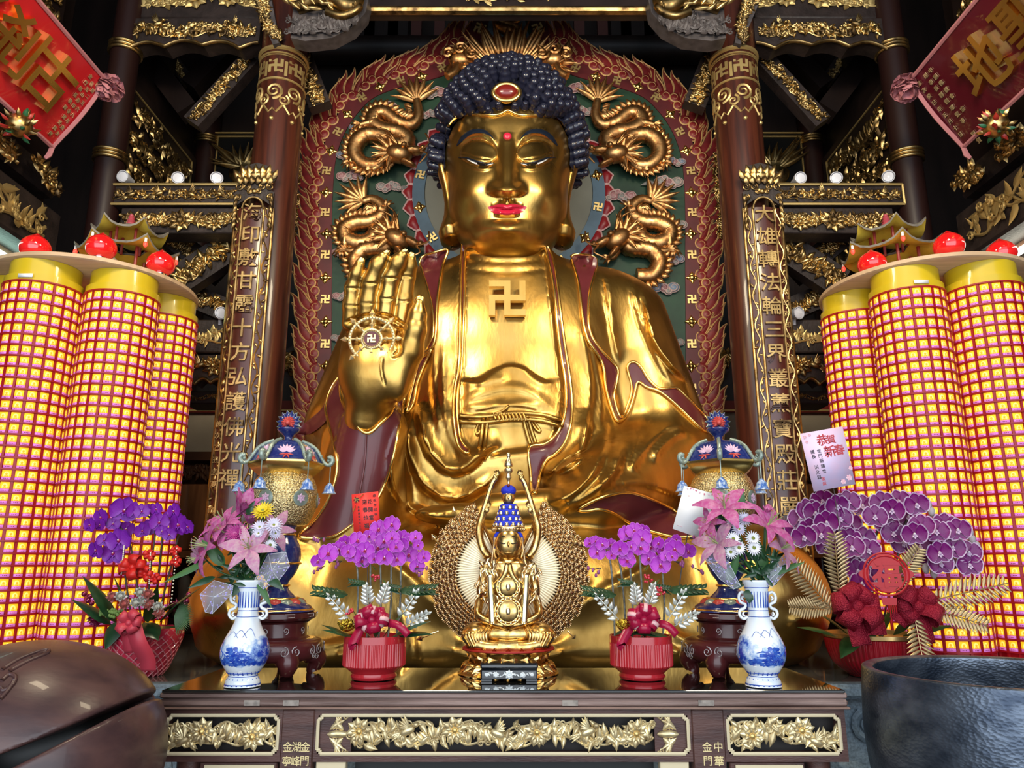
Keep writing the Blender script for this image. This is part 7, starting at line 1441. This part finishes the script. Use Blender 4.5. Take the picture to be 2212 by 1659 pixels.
for pts in ([(285,1340),(270,1240),(262,1150),(240,1120)],[(305,1340),(290,1220),(275,1160),(250,1130)],[(318,1340),(325,1230),(335,1140),(310,1105)],[(340,1340),(365,1240),(388,1150),(400,1120)],[(330,1340),(345,1220),(352,1130),(345,1110)]): stems(VP_, [[Zl(x, y) for x, y in pts]], .005, STEMD)
for (x, y, dx, dz, L, W) in ((250,1345,-.5,1,.30,.13),(240,1350,-.9,.8,.24,.11),(275,1345,-.1,1,.26,.12),(320,1345,.2,1,.22,.11),(345,1345,.9,.9,.30,.12),(260,1340,-.2,-.7,.16,.11),(310,1345,.5,-.25,.17,.11),(330,1340,.6,.5,.2,.1)): leaf_part(VP_, Zl(x, y, -.16), (dx, -.35, dz), L, W, LEAF)
CAR = MB(); 
for i in range(26): a = i*2.4; d = nrm((math.cos(a), math.sin(a), .25+.07*i)); u = nrm(np.cross((0,0,1), d)); CAR.add(petalV(.5, .42, .2, 4, .5, .05), 0, fr((0,0,0), d, u, np.cross(d, u)))
CPN = CAR.mesh('carnation', mat('carnation pink', (.72,.28,.25), .6), 60); CWH = CAR.mesh('carnation', mat('carnation white', (.78,.78,.72), .6), 60)
for i, (x, y, wh) in enumerate(((898,890,0),(962,885,1),(992,948,0),(1120,855,1),(1180,868,0),(1085,938,1),(1190,950,0),(1258,970,1),(1268,1018,0),(1150,930,1))):
    M = face_cam(P(x/3.686, 1050+y/3.686, Yl-.27), .3, 0); M[:3, :3] *= .076; M[:3, 3] -= p; o = bpy.data.objects.new('carnation', CWH if wh else CPN); COL.objects.link(o); o.parent = VP_; o.matrix_local = Matrix(M.tolist())
bow(VP_, Zl(283,1345,-.30), .13, [mat('red organza ribbon', (.55,.05,.08), .4), RIBP], 6, [([Zl(288,1350,-.30), Zl(300,1390,-.30), Zl(318,1425,-.26), Zl(320,1450,-.24)], .04), ([Zl(282,1350,-.3), Zl(277,1380,-.3), Zl(282,1410,-.28)], .03)], 9, stripe=False)
RSM = mat('bright red bow', (.60,.02,.015), .4)
for i, (x, y, s_) in enumerate(((290,1225,.13),(315,1240,.08),(325,1200,.07),(380,1190,.06),(382,1213,.06),(337,1250,.06))): bow(VP_, Zl(x, y, -.10), s_, [RSM, RSM], 5, (), 20+i, 'small_bow', False)
berr = MB()
for (x, y) in ((182,1283),(194,1288),(190,1297),(198,1303),(408,1284),(404,1298),(400,1306),(398,1300),(392,1310)): berr.add(ball(Zl(x, y, -.1), .015, 10, 8))
for (x, y) in ((383,1308),(203,1335),(210,1342)):
    for i in range(18): a = i*2.4; berr.add(leaf(.04,.012,.004), 0, face_cam(Zl(x, y, -.12))@rot2(a)@XF(ry=-.4*(i % 3)))
berr.build('wine_beads', mat('wine bead', (.22,.01,.06), .2, .5, coat=.6), VP_, 180); mb = MB(); rg = random.Random(7)
for i in range(26): a = math.pi*i/25-.5; mb.add(leaf(.10,.010,.002), 0, face_cam(Zl(376,1332,-.2))@rot2(a*.8-.9))
for i in range(30): mb.add(ball(Zl(215+rg.random()*50, 1316+rg.random()*18, -.2), .010, 6, 5), 1)
mb.build('filler_greens', [LEAF2, mat('lime filler', (.16,.26,.06), .6)], VP_, 60)
lp = MB(); 
for (x0, y0, x1, y1) in ((268,1180,262,1240),(382,1185,370,1300),(325,1195,322,1260)):
    for i in range(16): f = i/15; lp.add(ball(Zl(x0+(x1-x0)*f, y0+(y1-y0)*f, -.12), .005, 6, 5))
lp.build('pearl_strings', mat('pearl', (.8,.75,.6), .2, coat=.5), VP_, 180)
# ================================================================ bouquets in the vases
LIL = mat('lily pink', (.42,.06,.23), .45, var=.5, vs=9, col2=(.48,.17,.32)); LILP = mat('lily pale pink', (.44,.16,.30), .45, var=.5, vs=9, col2=(.48,.30,.34)); ANT = mat('anther', (.35,.16,.05), .6)
def lily_mesh(nm, m, opn=1.0):
    mb = MB()
    for i in range(6):
        d = nrm((math.cos(i*1.047)*opn, math.sin(i*1.047)*opn, .55)); u = nrm(np.cross((0,0,1), d)); L = 1 if i % 2 else .95; V, F = petalV(L, .50 if i % 2 else .36, -.10, 9, .95, .03); V[:, 2] -= .42*V[:, 0]**3*opn; mb.add((V, F), 0, fr((0,0,0), d, u, np.cross(d, u)))
        if opn > .5: mb.add(tube([(0,0,0), (.10*math.cos(i*1.047+.5), .10*math.sin(i*1.047+.5), .35), (.2*math.cos(i*1.047+.5), .2*math.sin(i*1.047+.5), .56)], .010, 5), 2); mb.add(ball((.2*math.cos(i*1.047+.5), .2*math.sin(i*1.047+.5), .57), (.05,.02,.02), 6, 5), 1)
    mb.add(tube([(0,0,-.12),(0,0,.0),(0,0,.62)], [.07,.04,.016], 6), 2); return mb.mesh(nm, [m, ANT, mat('lily green', (.35,.42,.18), .5)], 60)
L1, L2, L3 = lily_mesh('lily', LIL), lily_mesh('lily', LILP), lily_mesh('lily_bud', LIL, .22)
def mum_mesh(nm, m, mc, n=3, k=18, flat=.25):
    mb = MB()
    for j in range(n):
        for i in range(k): d = nrm((math.cos(6.2832*(i+.5*j)/k), math.sin(6.2832*(i+.5*j)/k), flat+.4*j)); u = nrm(np.cross((0,0,1), d)); mb.add(leaf(.5-.08*j, .13, .02, -.03, 4, .6), 0, fr((0,0,.02*j), d, u, np.cross(d, u)))
    mb.add(ball((0,0,.06), (.12,.12,.08), 10, 6), 1); return mb.mesh(nm, [m, mc], 60)
MUY = mum_mesh('chrysanthemum', mat('yellow petals', (.75,.55,.02), .5), mat('green heart', (.20,.22,.03), .6)); MUM = mum_mesh('chrysanthemum', mat('magenta petals', (.38,.03,.20), .5), mat('magenta heart', (.3,.02,.14), .6), 5, 20, .1); MUW = mum_mesh('daisy', mat('white petals', (.78,.76,.80), .5), mat('green heart'), 2, 18, .1); MUL = mum_mesh('daisy', mat('lilac white petals', (.66,.62,.76), .5), mat('green heart'), 3, 18, .2)
CELL = mat('cellophane', (.80,.80,.92), .05, trans=.0, alpha=.16, coat=1); DOT = mat('cellophane dots', (.40,.34,.66), .4)
def bouquet(label, org, Y, items, leaves, films, base, fold):
    p = P(base[0], base[1], Y); t = thing('flower_bouquet', label, 'bouquet', p); W = lambda x, y, d=0: P(org[0]+x/org[2], org[1]+y/org[2], Y+d); k = 1/pxm(Y, 1180)/org[2]; rg = random.Random(base[0])
    for (me, x, y, r, ang, out, d) in items:
        c = W(x, y, d); n = nrm(np.array([math.cos(ang)*out, -1+abs(out)*.35, math.sin(ang)*out])); u = nrm(np.cross((0.1,0,1), n)); M = fr(c-p, u, np.cross(n, u), n); M[:3, :3] *= r*k; o = bpy.data.objects.new(me.name.split('.')[0], me); COL.objects.link(o); o.parent = t; o.matrix_local = Matrix(M.tolist())
        q = p+np.array([rg.uniform(-.012,.012), rg.uniform(-.012,.012), -.03]); put('stem', tube(catmull([c-n*.01, (c*.55+p*.45)+np.array([0,.01,0]), p+np.array([0,0,.03]), q], 5), .0032, 6), LEAF2, t, 60)
    for (x, y, a, L, Wd, m) in leaves: d = (math.cos(a), -.35, math.sin(a)); leaf_part(t, W(x, y, -.02), d, L, Wd, m, (0,-.8,.5), rg.uniform(-.3,.1))
    mb = MB()
    for i in range(70): a = rg.uniform(-.3,3.4); x = rg.gauss(0,.035); mb.add(leaf(rg.uniform(.03,.06), .018, .003, rg.uniform(-.02,.02)), 0, fr(p+np.array([x, rg.uniform(-.045,.03), rg.uniform(.01,.13)]), *(lambda d: (d, nrm(np.cross((0,-.8,.5), d)), np.cross(d, nrm(np.cross((0,-.8,.5), d)))))(nrm((math.cos(a), rg.uniform(-.6,.2), math.sin(a))))))
    mb.build('foliage', LEAF, t, 60)
    for F in films:
        pts = [W(x, y, d) for x, y, d in F]; c = sum(pts)/len(pts); n = len(pts); V = np.array([c+np.array([0,-.02,0])]+pts); o = put('cellophane', (V, [(0, i+1, (i+1) % n+1) for i in range(n)]), CELL, t, 0); o.modifiers.new('thickness', 'SOLIDIFY').thickness = .0006
        g = MB()
        for i in range(40):
            a, b = rg.random()**.5, rg.randrange(n); q = c+np.array([0,-.02,0])*(1-a)+(pts[b]*(f := rg.random())+pts[(b+1) % n]*(1-f)-c)*a-np.array([0,.002,0]); g.add(ball(q, (.0032,.0006,.0032), 8, 4))
        g.build('dots', DOT, o, 0, False).location = -Vector(t.location)
        g = MB()
        for i in range(n): g.add(tube([pts[i], c+np.array([0,-.02,0])], .0007, 4)); g.add(tube([pts[i], pts[(i+1) % n]], .0007, 4))
        g.build('creases', mat('cellophane glint', (.85,.88,.95), .1), o, 0, False).location = -Vector(t.location)
A = math.pi
bouquet('bouquet of pink lilies and a yellow chrysanthemum in the left vase', (390,870,2.632), 2.875,
 [(L1,255,690,150,2.0,.9,.0),(L1,160,815,165,2.9,.9,-.03),(L2,390,830,150,1.2,.35,-.07),(L3,330,640,170,1.0,1.3,.02),(L2,530,720,125,.4,.6,.02),(L2,110,880,120,3.5,.9,0),(MUY,470,620,140,1.5,.6,-.02),(MUM,322,750,160,1.8,.3,-.05),(MUL,450,710,95,1.2,.4,-.05),(MUL,530,700,110,1.0,.5,-.05),(MUL,445,745,80,1.2,.3,-.06),(MUL,540,745,80,.8,.4,-.04),(MUW,510,810,80,.5,.3,-.04),(L3,395,690,80,1.4,1,0),(L1,250,740,110,2.3,.6,-.03)],
 [(250,930,2.2,.13,.045,LEAF2),(150,900,3.7,.16,.03,LEAF2),(480,980,-.5,.10,.035,LEAF),(430,1000,-.9,.13,.025,LEAF2),(330,1030,-1.9,.05,.04,LEAF),(200,990,3.5,.10,.03,LEAF),(380,640,1.2,.06,.03,LEAF),(430,780,2.0,.06,.05,LEAF)],
 [[(110,1090,-.05),(190,1010,-.03),(300,1040,-.06),(290,1090,-.07),(180,1200,-.04),(140,1190,-.03)], [(420,1010,-.03),(500,860,-.03),(600,850,0),(620,930,0),(560,1010,-.02),(470,1060,-.04)]], (528,1275), 0)
bouquet('bouquet of white daisies and deep pink lilies in the right vase', (1440,870,2.632), 2.875,
 [(L1,330,600,165,1.9,.75,-.02),(L1,575,695,170,1.0,.75,-.03),(L2,290,800,150,2.7,.8,-.03),(L2,650,830,150,.5,.9,-.0),(L1,250,680,110,2.8,.9,0),(MUL,380,680,90,1.5,.4,-.05),(MUL,440,665,100,1.4,.4,-.05),(MUL,410,720,90,1.5,.3,-.06),(MUW,378,775,90,1.6,.2,-.07),(MUW,490,772,95,1.3,.2,-.07),(MUW,410,825,90,1.6,.2,-.07),(MUW,495,825,95,1.3,.15,-.07),(MUW,363,850,85,1.8,.2,-.06),(L3,565,640,60,1.4,1.3,0)],
 [(560,960,1.75,.13,.045,LEAF2),(345,1020,1.2,.12,.035,LEAF2),(560,980,.3,.15,.03,LEAF2),(420,610,1.4,.07,.025,LEAF2),(330,700,2.0,.06,.03,LEAF),(470,1060,-1.7,.05,.045,LEAF),(520,980,.6,.10,.03,LEAF),(590,940,1.4,.07,.012,LEAF2)],
 [[(300,1000,-.04),(210,880,-.02),(260,840,-.02),(350,900,-.05),(420,1040,-.06),(380,1060,-.05)], [(560,1030,-.04),(600,900,-.04),(690,860,0),(720,880,0),(680,960,-.02),(600,1050,-.04)]], (1648,1275), 0)
